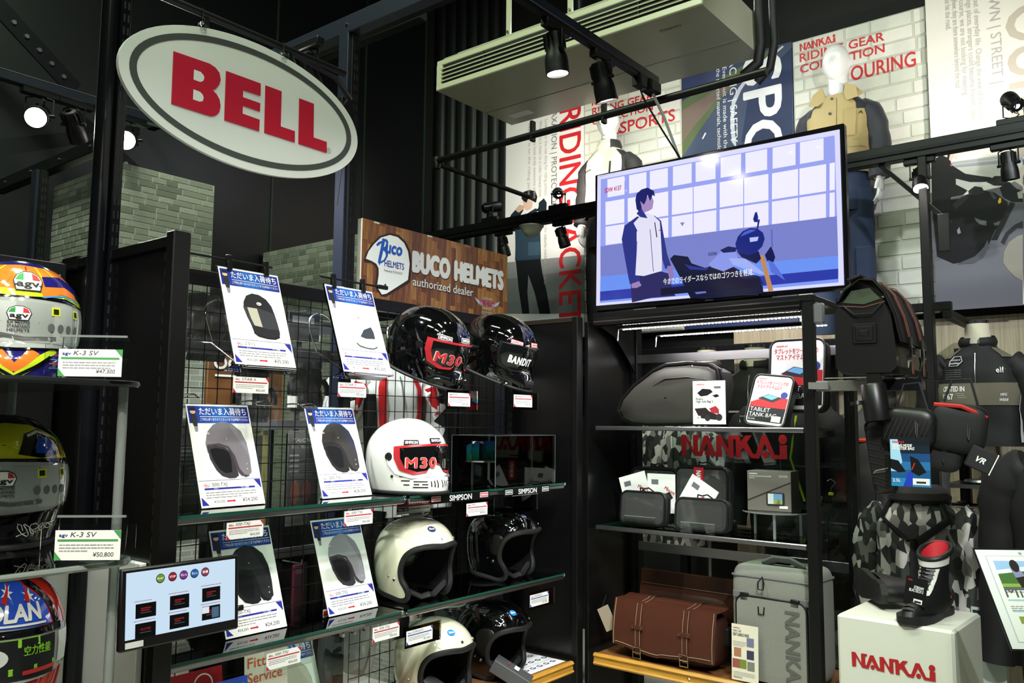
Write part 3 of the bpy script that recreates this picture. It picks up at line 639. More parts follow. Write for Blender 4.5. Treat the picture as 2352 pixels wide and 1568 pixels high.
beam('ceiling_beam', (-5.0, 2.6, 3.35), (-2.6, 2.6, 3.35), .05, .05, 'dark bar high on the left wall behind the steel post')
# diagonal truss plates upper left
for k, (a, e) in enumerate((((-4.7, 1.45, 3.75), (-4.7, 2.0, 3.32)), ((-4.7, 1.95, 3.2), (-4.7, 2.5, 2.85)))):
    t = thing('truss_brace', ('bolted steel brace slanting down in the dark upper left', 'shorter bolted steel brace below the high dark bar')[k], 'brace', Matrix.Identity(4))
    a = Vector(a); e = Vector(e); d = (e - a); an = math.atan2(d.z, d.y)
    MB(DARKM).box((a + e) / 2, (.012, d.length, .1), .002, R=Matrix.Rotation(an, 3, 'X')).build('plate', t)
    for i in range(5):
        q = a + d * (.4 + i * .12); MB(STEEL).cyl(q + Vector((.006, 0, 0)), q + Vector((.016, 0, 0)), .012, n=8).build('bolt', t)
# lighting track in the middle, two lit spots
TRK = mat('track_dark_blue', '1b1e2a', .35)
t = thing('lighting_track', 'dark lighting track running towards the back wall over the television', 'lighting track', Matrix.Identity(4))
MB(TRK).span((-1.685, .9, 2.93), (-1.65, 3.06, 2.965), .003).build('rail', t)
MB(BLACK).span((-1.68, .9, 2.915), (-1.655, 3.05, 2.93)).build('slot', t)
MB(BLACK).span((-1.695, 2.98, 2.885), (-1.64, 3.06, 2.93), .003).build('end_feed', t)
MB(BLACK).span((-1.69, 2.9, 2.88), (-1.645, 2.95, 2.93), .003).build('plug', t)
MB(RUBBER).tube([(-1.665, 2.92, 2.88), (-1.665, 2.95, 2.84), (-1.65, 3.08, 2.74), (-1.6, 3.19, 2.6), (-1.6, 3.2, 2.3)], .004, 6).build('cable', t)
MB(mat('white_cable', 'c8ccd0', .4)).tube([(-1.665, 3.03, 2.885), (-1.65, 3.1, 2.8), (-1.62, 3.19, 2.62), (-1.61, 3.2, 2.3)], .007, 6).build('white_cable', t)
spotlight((-1.667, 2.33, 2.9), (.05, .10, -1), 'black track spotlight aimed straight down, nearer the BELL sign', 20, axis='Y', ang=70, L=.15, r=.042)
spotlight((-1.667, 2.64, 2.9), (.06, .32, -1), 'black track spotlight tilted towards the cream jacket', 26, axis='Y', ang=60, L=.15, r=.042)
# left lighting track with two glaring lamps
t = thing('lighting_track', 'dark lighting track on the left with two glaring lamps', 'lighting track', Matrix.Identity(4))
MB(TRK).span((-3.42, .6, 2.77), (-3.38, 1.9, 2.81), .003).build('rail', t)
MB(ALU).span((-3.385, .6, 2.805), (-3.38, 1.9, 2.809)).build('lip', t)
spotlight((-3.4, 1.32, 2.76), (.75, -.45, -.45), 'glaring white track lamp left of the steel post', 14, axis='Y', ang=120, r=.042)
spotlight((-3.4, 1.675, 2.76), (.75, -.55, -.35), 'glaring white track lamp right of the steel post, above the brick column', 14, axis='Y', ang=120, r=.042)
spotlight((-3.4, 1.45, 2.76), (-.4, .5, -.6), 'unlit black lamp hanging between the two glaring lamps', 0, axis='Y')
# scaffold pipe over the television and its side arm
t = thing('display_pipe', 'black round pipe spanning above the television', 'pipe', Matrix.Identity(4))
MB(BLACK).cyl((-3.0, 3.1, 2.865), (-1.2, 3.1, 2.885), .017, n=16).build('pipe', t)
MB(BLACK).cyl((-2.98, 3.1, 2.85), (-2.98, 3.9, 2.85), .013, n=14).build('side_arm', t)
MB(PLASTIC).lathe([(.02, -.03), (.022, 0), (.02, .03)], 14, (-2.98, 3.1, 2.855)).build('elbow', t)
for x in (-2.35, -1.95): MB(PLASTIC).span((x - .008, 3.085, 2.84), (x + .008, 3.115, 2.94), .002).build('clamp', t)
# rail with spots in front of the posters
t = thing('lighting_rail', 'black lighting rail crossing in front of the posters', 'lighting track', Matrix.Identity(4))
MB(BLACK).span((-4.3, 4.27, 2.79), (.3, 4.33, 2.87), .003).build('rail', t)
MB(DARKM).span((-4.3, 4.262, 2.82), (.3, 4.27, 2.835)).build('groove', t)
MB(BLACK).span((-.925, 4.27, 1.2), (-.885, 4.33, 2.79), .003).build('leg', t)
MB(BLACK).tube([(-1.1, 4.3, 2.79), (-.84, 4.3, 2.5), (-.80, 4.3, 2.45)], .014, 4).build('brace', t)
MB(BLACK).span((-.85, 4.28, 2.32), (-.8, 4.32, 2.5), .002).build('brace_foot', t)
spotlight((-3.05, 4.3, 2.885), (-.6, .75, .35), 'black spotlight on top of the rail lighting the jacket poster', 42, up=True, ang=85)
spotlight((-3.02, 4.3, 2.775), (.25, .2, -1), 'unlit black spotlight hanging under the rail beside the red lettering', 0)
spotlight((-3.62, 4.3, 2.885), (.4, .8, .2), 'black spotlight on top of the rail behind the BUCO sign', 0, up=True)
spotlight((-3.5, 4.3, 2.775), (.2, .1, -1), 'unlit black spotlight under the rail behind the BUCO sign', 0)
spotlight((-.52, 4.3, 2.885), (-.35, .8, .6), 'black spotlight on top of the rail lighting the rider poster', 24, up=True, ang=90)
spotlight((-.92, 4.3, 2.775), (.12, -.5, -.85), 'lit spotlight under the rail beside the black motorcycle poster', 12, ang=110)
spotlight((-.55, 4.3, 2.775), (.05, .15, -1), 'unlit black spotlight under the rail in front of the motorcycle', 0)
spotlight((-2.2, 4.3, 2.885), (-.62, .45, .5), 'black spotlight on the rail behind the television lighting the cream jacket', 26, up=True, ang=80)
spotlight((-1.9, 4.3, 2.775), (.35, .55, .35), 'black spotlight under the rail behind the television lighting the tan jacket', 10, up=True, ang=80)
spotlight((-2.05, 4.3, 2.775), (.1, .8, -.75), 'added unseen spotlight under the rail behind the television brightening the wood panelling', 30, ang=95)  # added lamp, hidden from view, to brighten the panelling seen through the rack
t = thing('dome_sensor', 'small ivory dome fixture hanging under the lighting rail', 'sensor', Matrix.Translation((-3.265, 4.3, 2.79)))
MB(mat('ivory_plastic', 'd8d8c4', .35)).lathe([(.0, -.075), (.03, -.07), (.055, -.045), (.075, -.01), (.082, -.004), (.082, 0)], 28, caps=True).build('dome', t)
MB(PLASTIC).tube([(-.02, .035, 0), (-.02, .035, .08), (-.02, -.035, .08), (-.02, -.035, 0)], .003, 6).tube([(.02, .035, 0), (.02, .035, .08), (.02, -.035, .08), (.02, -.035, 0)], .003, 6).build('wire_strap', t)

# ------------------------------------------------------------------ helmet display unit along the left (faces +X)
def slotted_post(x, y, z0, z1, label, w=.05, d=.055, rounded=False):
    t = thing('slotted_post', label, 'post', Matrix.Translation((x, y, z0)))
    h = z1 - z0; m = BLUEB if not rounded else mat('satin_black_post', '17181d', .22, .5)
    if rounded:
        MB(m).cyl((0, -.008, 0), (0, -.008, h), .025, n=24).build('column', t); MB(m).span((-.02, .012, 0), (.028, .042, h), .003).build('slot_strip', t); o = .0285; yy = .027
    else:
        MB(m).span((-d / 2, -w / 2, 0), (d / 2, w / 2, h), .002).build('column', t); MB(BLACK).span((d / 2, -.012, 0), (d / 2 + .012, w / 2, h), .001).build('slot_strip', t); o = d / 2 + .0125; yy = .007
    b = MB(DARK)
    for k in range(int(h / .04)): b.box((o, yy - .006, .02 + k * .04), (.001, .005, .024)).box((o, yy + .006, .02 + k * .04), (.001, .005, .024))
    b.build('slots', t)
    return t
slotted_post(-2.44, 1.135, 0, 4.6, 'tall round-fronted black post left of the oval sign', rounded=True)
slotted_post(-2.455, 2.05, 0, 3.0, 'tall slotted steel post under the blue-black beam')
slotted_post(-2.455, 3.02, 0, 1.96, 'short slotted post at the end of the helmet shelves')
slotted_post(-4.02, 1.58, 0, 2.63, 'slotted post left of the grey brick column')
# black side panels
t = thing('display_partition', 'large black side panel beside the colourful helmets', 'panel', Matrix.Identity(4))
MB(BLACKG).span((-3.3, 1.165, 0), (-2.1, 1.19, 1.965)).build('board', t)
MB(BLACK).span((-2.1, 1.15, 0), (-2.06, 1.2, 2.005), .003).build('front_stile', t)
MB(BLACK).span((-3.3, 1.155, 1.965), (-2.1, 1.2, 1.995), .002).build('top_rail', t)
MB(BLACK).span((-2.72, 1.15, 1.96), (-2.62, 1.205, 2.003), .002).build('joint_cover', t)
b = MB(DARK)
for k in range(46): b.box((-2.125, 1.1645, .05 + k * .042), (.006, .001, .026))
b.build('slots', t)
MB(mat('sheen_board', 'e4e4e6', .35)).span((-2.95, 1.145, .0), (-2.14, 1.163, 1.13), .002).build('sheen_board', t)  # pale board stands in for the bright reflection low on the black panel
t = thing('display_partition', 'black end panel between the helmet shelves and the bag shelves', 'panel', Matrix.Identity(4))
MB(BLACKG).span((-3.0, 3.075, 0), (-2.1, 3.1, 1.955)).build('board', t)
MB(BLACK).span((-2.1, 3.065, 0), (-2.07, 3.11, 1.975), .002).build('front_stile', t)
MB(mat('brown_edge', '2a201c', .5)).span((-3.0, 3.07, 1.955), (-2.1, 3.105, 1.975), .001).build('top_rail', t)
# wire grid panels
WIRE = mat('black_wire', '0c0c0d', .4)
for k, (y0, y1) in enumerate(((1.205, 2.02), (2.085, 2.99))):
    t = thing('grid_panel', ('black wire grid panel behind the helmet price posters', 'black wire grid panel behind the black and white helmets')[k], 'grid panel', Matrix.Identity(4))
    b = MB(WIRE); n = int((y1 - y0) / .05)
    for i in range(n + 1):
        y = y0 + (y1 - y0) * i / n; b.cyl((-2.40, y, .4), (-2.40, y, 1.93), .0017, n=5, caps=False)
    b.build('upright_wires', t)
    b = MB(WIRE)
    for i in range(26): b.cyl((-2.396, y0, .4 + i * .0602), (-2.396, y1, .4 + i * .0602), .0017, n=5, caps=False)
    b.build('cross_wires', t)
    MB(BLACK).span((-2.425, y0 - .01, 1.93), (-2.39, y1 + .01, 1.975), .002).build('top_bar', t)
    MB(STEEL if k == 0 else DARKM).span((-2.425, y0 - .01, 1.715), (-2.41, y1 + .01, 1.76), .002).build('hook_bar', t)
# glass shelves
def glass_shelf(y0, y1, z, label):
    t = thing('glass_shelf', label, 'shelf', Matrix.Translation((-2.24, (y0 + y1) / 2, z)))
    w = y1 - y0
    MB(GLASS).box((0, 0, -.004), (.318, w, .008)).build('pane', t)
    MB(GLASSEDGE).box((.160, 0, -.004), (.0025, w, .0084)).build('front_edge', t)
    MB(STEEL).box((.152, 0, -.0165), (.012, w, .016), .003).build('front_rail', t)
    for s in (-1, 1):
        MB(STEEL).prism([(-.16, -.008), (.15, -.008), (.15, -.016), (-.1, -.03), (-.16, -.06)], -.0015, .0015)
        b = MB(STEEL).prism([(-.16, -.008), (.15, -.008), (.15, -.016), (-.1, -.03), (-.16, -.06)], -.0015, .0015)
        b.v = [(x, zz + s * (w / 2 - .006), y) for x, y, zz in b.v]; b.build('bracket', t)
    MB(CHROME).box((.162, w / 2 - .006, -.004), (.01, .01, .014), .002).build('end_clip', t)
    return t
glass_shelf(1.2, 2.04, 1.251, 'upper glass shelf carrying the two grey helmet posters')
glass_shelf(2.06, 2.985, 1.251, 'upper glass shelf under the white helmet and the acrylic box')
glass_shelf(1.2, 2.04, .872, 'lower glass shelf carrying posters behind the small monitor')
glass_shelf(2.06, 2.985, .872, 'lower glass shelf under a cream and a black open-face helmet')
# wooden base shelf
OCHRE = wood_mat('ochre_moulding', 'b0812f', 'c08d36', 'cb9a44', (3, 3, 40), .35); BOARD = wood_mat('brown_board', '6e4426', '7d5030', '8a5a36', (2, 14, 2), .4)
def base_shelf(M, w, d, label):
    t = thing('wooden_shelf', label, 'shelf', M)
    MB(BOARD).span((-w / 2, 0, -.025), (w / 2, d, 0)).build('board', t)
    b = MB(OCHRE).prism([(0, .005), (-.012, .005), (-.02, -.004), (-.012, -.012), (-.014, -.03), (-.02, -.036), (-.012, -.044), (0, -.044)], -w / 2, w / 2)
    b.v = [(z, x, y) for x, y, z in b.v]; b.build('front_moulding', t, smooth=False)
    return t
base_shelf(Matrix.Translation((-2.08, 2.1, .5)) @ Matrix.Rotation(PI / 2, 4, 'Z'), 1.86, .34, 'low wooden shelf with ochre moulding under the open-face helmets')
b = MB(WHITEP).span((-2.4, 2.78, .5008), (-2.1, 3.02, .502))
pp_ = b.build('patterned_paper', label='white paper printed with blue oval badges on the wooden shelf', cat='paper')
ob = None
for i in range(5):
    for j in range(5):
        x = -2.38 + i * .06; y = 2.80 + j * .046 + (i % 2) * .02
        if ob is None:
            ob = MB(flat('24346e')).disc(0, 0, .011, .017, 0, 16).use(flat('ffffff')).rect(-.003, -.011, .003, .011, .0003).build('oval_badge', pp_, Matrix.Translation((x, y, .5024)))
        else: link('oval_badge', ob.data, pp_, Matrix.Translation((x, y, .5024)))

# ------------------------------------------------------------------ oval BELL sign
t = thing('oval_sign', 'white oval sign with red BELL lettering and a grey ring', 'sign', onX(-2.08, 1.387, 2.42))
def ell(a, c, n=72): return [(a * math.cos(2 * PI * k / n), c * math.sin(2 * PI * k / n)) for k in range(n)]
MB(mat('sign_white', 'e6e8e4', .35)).prism(ell(.4, .193), -.012, 0).build('board', t)
b = MB(mat('sign_grey', '4a4d4b', .4)); o_ = ell(.372, .171); i_ = ell(.352, .153)
b.add([(x, y, .0012) for x, y in o_ + i_], [(k, (k + 1) % 72, 72 + (k + 1) % 72, 72 + k) for k in range(72)]); b.build('ring', t)
SR = mat('sign_red', 'c02038', .35)
for c, q in BELL_LETTERS:
    q = [(x, y + .025) for x, y in q]
    if c == 'B':
        b = MB(SR); holes = [[(x, y + .025) for x, y in h] for k, h in BELL_LETTERS if k == 'b']
        # bridge the two counters into the outline with a slit on the stem side
        h1, h2 = holes
        pts = q[:1] + q[1:] 
        left = q[0]; bot = q[-1]
        sl1 = (left[0], (h1[0][1] + h1[-1][1]) / 2); sl2 = (left[0], (h2[0][1] + h2[-1][1]) / 2)
        ring = [sl1] + q + [sl2] + [h2[-1]] + h2[-2::-1] + [h2[-1], sl2][1:] + [sl1] + [h1[-1]] + h1[-2::-1] + [h1[-1]]
        b.prism([(x, y) for x, y in q], .0008, .0032)
        b.use(MATS['sign_white'])
        for h in holes: b.poly(h, .0034)
        b.build('letter', t, smooth=False)
    elif c in 'EL':
        MB(SR).prism(q, .0008, .0032).build('letter', t, smooth=False)
b = MB(GREY).text('R', .008, .282, -.063, .0012, 'C'); b.add([(.282 + r * math.cos(k * PI / 10), -.059 + r * math.sin(k * PI / 10), .0012) for r in (.009, .0078) for k in range(20)], [(k, (k + 1) % 20, 20 + (k + 1) % 20, 20 + k) for k in range(20)]); b.build('registered_mark', t)
for y in (-.17, .1):
    MB(ACRYL).box((y, .192 * math.sqrt(1 - (y / .4) ** 2) + .002, -.004), (.02, .026, .02), .003).build('hanger_clip', t)
    MB(WIRE).tube([(y, .2, -.004), (y + .003, .215, -.004), (y, .235, -.004)], .0015, 6).build('hook', t)
t = thing('sign_pipe', 'black round pipe with clips from which the oval sign hangs', 'pipe', Matrix.Identity(4))
MB(BLACK).cyl((-2.1, .5, 2.645), (-2.1, 1.74, 2.645), .011, n=14).build('pipe', t)
MB(BLACK).tube([(-2.1, 1.5, 2.645), (-2.12, 1.72, 2.63), (-2.2, 1.85, 2.62), (-2.42, 2.0, 2.68)], .009, 8).build('arm', t)
MB(BLACK).span((-2.44, 1.98, 2.6), (-2.4, 2.03, 2.72), .003).build('bracket', t)
MB(RUBBER).tube([(-2.4, 1.99, 2.66), (-2.39, 1.985, 2.5), (-2.4, 1.97, 2.3)], .003, 6).build('cable', t)
def clip(name, parent, M):
    o = MB(PLASTIC)
    o.box((0, 0, .006), (.018, .012, .03), .002).box((0, .006, -.012), (.016, .008, .03), .002, R=Matrix.Rotation(.15, 3, 'X')).box((0, -.006, -.012), (.016, .008, .03), .002, R=Matrix.Rotation(-.15, 3, 'X'))
    o.cyl((-.011, 0, .002), (.011, 0, .002), .004, n=8)
    return o.build(name, parent, M)
for y in (1.235, 1.52): clip('clip', t, turn(-2.1, y, 2.63, PI / 2))
spotlight((-2.27, 1.72, 2.78), (-.1, .5, -.8), 'dark unlit spotlight peeking out behind the oval sign', 0)

# ------------------------------------------------------------------ BUCO sign
t = thing('helmet_shop_sign', 'wood-plank sign reading BUCO HELMETS authorized dealer', 'sign', onX(-2.41, 2.545, 2.122))
MB(mat('sign_edge_white', 'd8d4cc', .5)).box((0, 0, -.012), (.885, .312, .024), .001).build('board', t)
PL = [wood_mat('plank_%d' % i, a, c, e, (60, 5, 5), .4) for i, (a, c, e) in enumerate((('6a3c1c', '82502a', '9a6236'), ('7c4a26', '96602f', 'ab7440'), ('58301a', '6f4022', '85522c'), ('8a582c', 'a57038', 'ba8450')))]
rnd = random.Random(5); x = -.4415; _pm = {}
while x < .43:
    y = -.155 - rnd.random() * .08
    while y < .15:
        l = rnd.choice((.08, .11, .14)); a = max(-.1555, y); e = min(.1555, y + l)
        if e - a > .008:
            k = rnd.randrange(4); key = (round(e - a, 3), k)
            if key not in _pm:
                o = MB(PL[k]).box((0, 0, 0), (.0292, key[0] - .0006, .003), .0004).build('plank'); COL.objects.unlink(o); _pm[key] = o.data
            link('plank', _pm[key], t, Matrix.Translation((x + .0147, (a + e) / 2, .0005)))
        y += l
    x += .0295
b = MB(); pictures(b, BUCO_LOGO, .0025, flat, .0003)
BL = flat('2a5fc4'); b.build('helmet_emblem', t); b = MB(BL).text('uco', .05, -.318, .043, .0045, bold=.035, shear=.12, width=.085)
b.build('brand_script', t); b = MB(flat('34429a')).text('HELMETS', .026, -.325, -.012, .0042, bold=.012, width=.105); b.use(flat('4a4a4a')).text('Produced by TOYS McCOY', .0095, -.327, -.033, .0042, width=.1)
b.build('emblem_lettering', t); b = MB(mat('sign_shadow', '2a1c14', .6)).text('BUCO HELMETS', .08, -.165, -.010, .0032, bold=.07, width=.575, spacing=1.1); b.text('authorized dealer', .036, -.165, -.07, .0032, bold=.01, width=.37)
b.use(WHT).text('BUCO HELMETS', .08, -.168, -.007, .0042, bold=.07, width=.575, spacing=1.1); b.text('authorized dealer', .036, -.168, -.067, .0042, bold=.01, width=.37)
b.build('headline', t); b = MB()
for s in (-1, 1): b.use(flat('b9c0c8')).poly([(.30 + s * .03, -.088), (.30 + s * .09, -.068), (.30 + s * .075, -.085), (.30 + s * .06, -.095), (.30 + s * .03, -.1)], .0042)
b.use(flat('c02a8c')).text("TOYS McCOY", .018, .30, -.095, .0046, 'C', bold=.03, width=.11)
b.use(flat('cfc8ae')).text('GENUINE', .010, .30, -.07, .0046, 'C', bold=.02, width=.07).text('QUALITY', .012, .30, -.115, .0046, 'C', bold=.02, width=.07)
b.use(flat('a09a90')).rect(.26, -.137, .34, -.125, .0042); b.use(flat('3a3430')).lines(.265, -.127, .07, .008, 1, .0046)
b.build('maker_crest', t)

# ------------------------------------------------------------------ poster cards in acrylic stands
HB = {'star_black': ('26262a', '3a3a40', 'b8b4a8', '1a1a1c'), 'star_white': ('f0f0f0', 'dcdcde', '3c4048', '4a4a4e')}
def card(y0, z0, xb, title, price, art, cols, label, tilt=.36, w=.212, h=.317):
    t = thing('price_poster', label, 'price poster', onX(xb, y0 + w / 2, z0, tilt), 'helmet price posters in acrylic stands')
    MB(ACRYL).box((0, h / 2, -.0035), (w + .006, h + .006, .003)).build('acrylic_stand', t)
    MB(ACRYL).box((0, .002, -.03), (w, .003, .06)).build('stand_foot', t)
    MB(WHITEP).box((0, h / 2, 0), (w, h, .001)).build('sheet', t)
    b = MB(); L, Rr, B = -w / 2 + .004, w / 2 - .004, 0; z = .0008
    hb, ht = h - .06, h - .006
    for k in range(8):
        f = 1 - abs(k - 3.5) / 3.5; c = '%02x%02x%02x' % (int(30 + 12 * f), int(44 + 66 * f), int(140 + 60 * f))
        a = L + (Rr - L) * k / 8; b.use(flat(c)).rect(a, hb, a + (Rr - L) / 8, ht, z)
    W = flat('ffffff')
    b.use(W).text('ただいま入荷待ち', .0185, -.066, h - .032, z + .0003, bold=.012, width=.16).rect(-.066, h - .040, .097, h - .0385, z + .0003)
    b.text('ご予約も承りますのでスタッフまでお声掛けください', .0072, -.066, h - .052, z + .0003, width=.163)
    # little bowing clerk
    b.use(flat('2c2c34')).poly([(-.09, h - .07), (-.078, h - .07), (-.075, h - .045), (-.08, h - .03), (-.092, h - .03), (-.096, h - .045)], z + .0004)
    b.use(flat('8a8a94')).poly([(-.088, h - .086), (-.079, h - .086), (-.077, h - .068), (-.09, h - .068)], z + .0003)
    b.use(flat('e8b890')).disc(-.087, h - .024, .009, .007, z + .0005, 12); b.use(flat('20242c')).poly([(-.098, h - .021), (-.076, h - .021), (-.08, h - .012), (-.094, h - .012)], z + .0006)
    # lower block
    NAVY = flat('2a2a96'); y = .078
    b.use(NAVY).rect(L, y + .001, Rr, y + .0022, z).poly([(Rr, y), (Rr, y - .03), (Rr - .022, y)], z).poly([(L, .006), (L, .032), (L + .022, .006)], z)
    b.rect(-.088, .052, .08, .0575, z); b.use(W).text('カラー', .004, -.05, .0528, z + .0003, 'C').text('サイズ展開', .004, .045, .0528, z + .0003, 'C')
    b.use(flat('b8343a')).disc(-.079, .066, .0115, .006, z, 18); b.use(W).disc(-.079, .066, .0105, .005, z + .0002, 18); b.use(flat('c02830')).text('BELL', .005, -.079, .0635, z + .0004, 'C', bold=.03)
    b.use(flat('34343a')).text(title, .0105, -.062, .062, z, width=min(.05, .0085 * len(title)), shear=.1)
    b.use(flat('8a8a90')).lines(-.086, .047, .168, .022, 3, z, .5)
    b.use(flat('44444a')).text('¥' + price, .008, -.064, .0125, z).text('¥' + price, .0115, .03, .0115, z, bold=.006)
    b.use(flat('c02a34')).rect(-.022, .0135, .0, .018, z).poly([(.0, .011), (.008, .0158), (0, .0205)], z)
    # pictured helmet
    c0, c1, c2, c3 = cols; cx, cy, S = (.012, .165, .0106) if art == 'full' else (.008, .172, .0134)
    def P(q, c, dz): b.use(flat(c)).poly([(cx + a * S, cy + e * S) for a, e in q], z + dz)
    if art == 'full':
        P([(-5.2, 2), (-4.8, 4), (-3.6, 6), (-1.5, 7), (.8, 6.8), (3, 5.6), (4.4, 3.6), (5, 1), (5.4, -2), (5.6, -5), (5.2, -6.2), (3.5, -7), (1, -7), (-2, -6.4), (-3.2, -5.4), (-3.6, -3.4), (-4.6, -.5)], c0, .0002)
        P([(-5.3, 2.4), (0, 2.3), (4.6, 1.2), (5.2, -1), (5.3, -4), (2, -4.1), (-3.6, -3.2), (-4.7, 0)], c1, .0004)
        P([(-4, 2.3), (-.8, 2.2), (0, -3.6), (-2.6, -3.3), (-3.4, -1)] if cols is HB['star_black'] else [(1, -.5), (4.4, .8), (5.1, -1), (5.1, -3.4), (1, -3.6), (-1, -3)], c2, .0006)
        P([(-3.2, -5.2), (-2, -6.2), (1, -6.8), (3.6, -6.8), (5.3, -6), (5.2, -6.5), (3.5, -7.2), (1, -7.2), (-2, -6.7), (-3.3, -5.7)], c3, .0007)
        b.use(W).disc(cx + .2 * S, cy + 3.8 * S, .009, .0055, z + .0008, 18); b.use(flat('c02830')).text('BELL', .005, cx + .2 * S, cy + 3.5 * S, z + .001, 'C', bold=.03)
    else:
        P([(-5, -.6), (-5.2, 1.6), (-4.4, 4.2), (-2.6, 6), (-.2, 6.8), (2.2, 6.2), (4.2, 4.4), (5.2, 1.6), (5.4, -2), (5.2, -5.4), (4, -6.4), (2.4, -6.2), (1.2, -4.6), (.6, -1), (-1, .4)], c0, .0002)
        P([(1.2, 6.4), (3, 5.2), (4.4, 3.4), (5.2, .8), (5.3, -3), (4.9, -1), (3.4, 2), (2, 4.6)], c1, .0003)
        P([(-5, .8), (-4.7, -2), (-3.6, -4.6), (-2.4, -6), (-.6, -6.6), (.8, -6.6), (1.8, -6), (1.3, -3.4), (.8, -.6), (-.6, .6), (-2.6, 1.1)], c3, .0004)
        P([(-4.4, .2), (-4.0, -2), (-2.8, -4.4), (-1.4, -5.4), (.2, -5.2), (.5, -2.4), (.2, -.6), (-1, .2), (-3, .5)], '101014', .0006)
        P([(.8, -1), (1.2, -3.6), (2.0, -5.6), (3.4, -6.5), (4.6, -6.2), (3.2, -5.8), (2.2, -4.4), (1.6, -1.4), (.4, .8), (-2, 1.6), (-4.9, 1.3), (-5, .9), (-2.2, 1.1), (0, .5)], c2, .0007)
        b.use(flat('b8b8bc')).disc(cx + .2 * S, cy + 2.6 * S, .0022, None, z + .001, 10).disc(cx + 4.3 * S, cy - 3.4 * S, .002, None, z + .001, 10).disc(cx + 4.2 * S, cy - 4.6 * S, .0025, None, z + .001, 10)
        b.use(W).disc(cx - 4.2 * S, cy + 3.9 * S, .0045, .0035, z + .001, 14); b.use(flat('c02830')).disc(cx - 4.2 * S, cy + 3.9 * S, .003, .0018, z + .0012, 12)
    b.build('print', t)
    return t
c1 = card(1.385, 1.665, -2.115, 'スター2', '35,200', 'full', HB['star_black'], 'price poster picturing a black full-face helmet, clipped by its top')
c2 = card(1.785, 1.665, -2.115, 'スター2', '35,200', 'full', HB['star_white'], 'price poster picturing a white full-face helmet, clipped by its top')
card(1.345, 1.254, -2.19, '500-TXJ', '24,200', 'jet', ('7c7880', '8a868e', '4a4048', '3a363c'), 'price poster picturing a light grey open-face helmet')
card(1.775, 1.254, -2.19, '500-TXJ', '24,200', 'jet', ('3c3a3a', '34364c', '2a2828', '262426'), 'price poster picturing a flat black and navy open-face helmet')
card(1.44, .875, -2.19, '500-TXJ', '24,200', 'jet', ('2a2a2e', '1c1c20', '1a1a1c', '1c1c20'), 'price poster picturing a black open-face helmet, half hidden by the monitor')
card(1.815, .875, -2.19, '500-TXJ', '24,200', 'jet', ('96949c', '84828c', '3a383c', '323034'), 'price poster picturing a silver open-face helmet')
card(1.63, .492, -2.2, '500-TXJ', '24,200', 'jet', ('b8b2a4', 'c4beb0', '5a544c', '4a4640'), 'price poster picturing a beige open-face helmet on the wooden shelf')
# clip rods holding the two hanging posters
for k, (y0, y1, lab) in enumerate(((1.205, 1.575, 'thin black clip rod over the black full-face poster'), (1.765, 2.045, 'thin black clip rod over the white full-face poster'))):
    t = thing('clip_rod', lab, 'clip rod', Matrix.Identity(4))
    MB(BLACK).cyl((-2.225, y0, 1.985), (-2.225, y1, 1.985), .0035, n=8).build('rod', t)
    MB(BLACK).cyl((-2.225, y0, 1.985), (-2.225, y0 - .02, 1.985), .007, n=10).build('rod_end', t) if k == 0 else MB(BLACK).box((-2.225, y1, 1.985), (.014, .05, .014), .003).build('rod_end', t)
    for y in (1.42, 1.55) if k == 0 else (1.82, 1.95): clip('clip', t, turn(-2.224, y, 1.98, PI / 2))

# ------------------------------------------------------------------ price tags
def tag_card(M, title, price, brand, label, col='b8283a', w=.118, h=.046, holder=.02, hold=True):
    t = thing('price_tag', label, 'price tag', M, 'small price tags on the helmet shelves')
    MB(WHITEP).box((0, 0, 0), (w, h, .0008)).build('sheet', t)
    if hold: MB(ACRYL).box((holder, 0, -.002), (w + .05, h + .02, .0015)).build('acrylic_holder', t)
    b = MB(); z = .0008; c = flat(col)
    b.use(c).rect(-w * .46, h * .13, w * .46, h * .2, z).poly([(w / 2, h / 2), (w / 2, h * .2), (w / 2 - h * .25, h / 2)], z).poly([(-w / 2, -h / 2), (-w / 2, -h * .2), (-w / 2 + h * .25, -h / 2)], z)
    b.use(flat('c04048' if col == 'b8283a' else '3a4690')).text(brand, h * .11, -w * .44, h * .29, z, bold=.02, width=w * .13)
    b.use(flat('3c3c40')).text(title, h * .17, -w * .27, h * .28, z, shear=.2, width=min(w * .4, h * .15 * len(title)))
    b.text('¥' + price, h * .15, w * .40, -h * .38, z, 'R', shear=.1); b.use(flat('98989c')).lines(-w * .43, h * .06, w * .85, h * .3, 3, z, .5)
    b.build('print', t)
    return t
for y, z, ti, pr, lab in ((1.43, 1.605, 'STAR II', '35,200', 'price tag under the black full-face poster'), (1.81, 1.605, 'STAR II', '35,200', 'price tag under the white full-face poster')):
    tag_card(onX(-2.1, y, z), ti, pr, 'BELL', lab)
for y, z, lab in ((1.405, 1.2, 'price tag clipped below the light grey helmet poster'), (1.82, 1.2, 'price tag clipped below the flat black helmet poster'),
                  (1.95, .822, 'price tag clipped below the silver helmet poster'), (1.55, .822, 'price tag clipped under the shelf below the monitor')):
    tag_card(onX(-2.065, y, z), '500-TXJ', '24,200', 'BELL', lab)
tag_card(onX(-2.03, 2.25, 1.585), 'M30', '49,500', 'SIMPSON', 'price tag hanging below the black helmet with red visor trim', h=.048)
tag_card(onX(-2.03, 2.625, 1.59), 'BANDIT Pro', '59,180', 'SIMPSON', 'price tag hanging below the black BANDIT helmet', h=.048)
tag_card(onX(-2.06, 2.39, 1.185), 'M30', '49,500', 'SIMPSON', 'price tag below the white helmet shelf')
tag_card(onX(-2.06, 2.10, .785), 'EXTRA BUCO', '31,900', 'Buco', 'price tag with blue corners below the cream helmet shelf', '3440a0', w=.125)
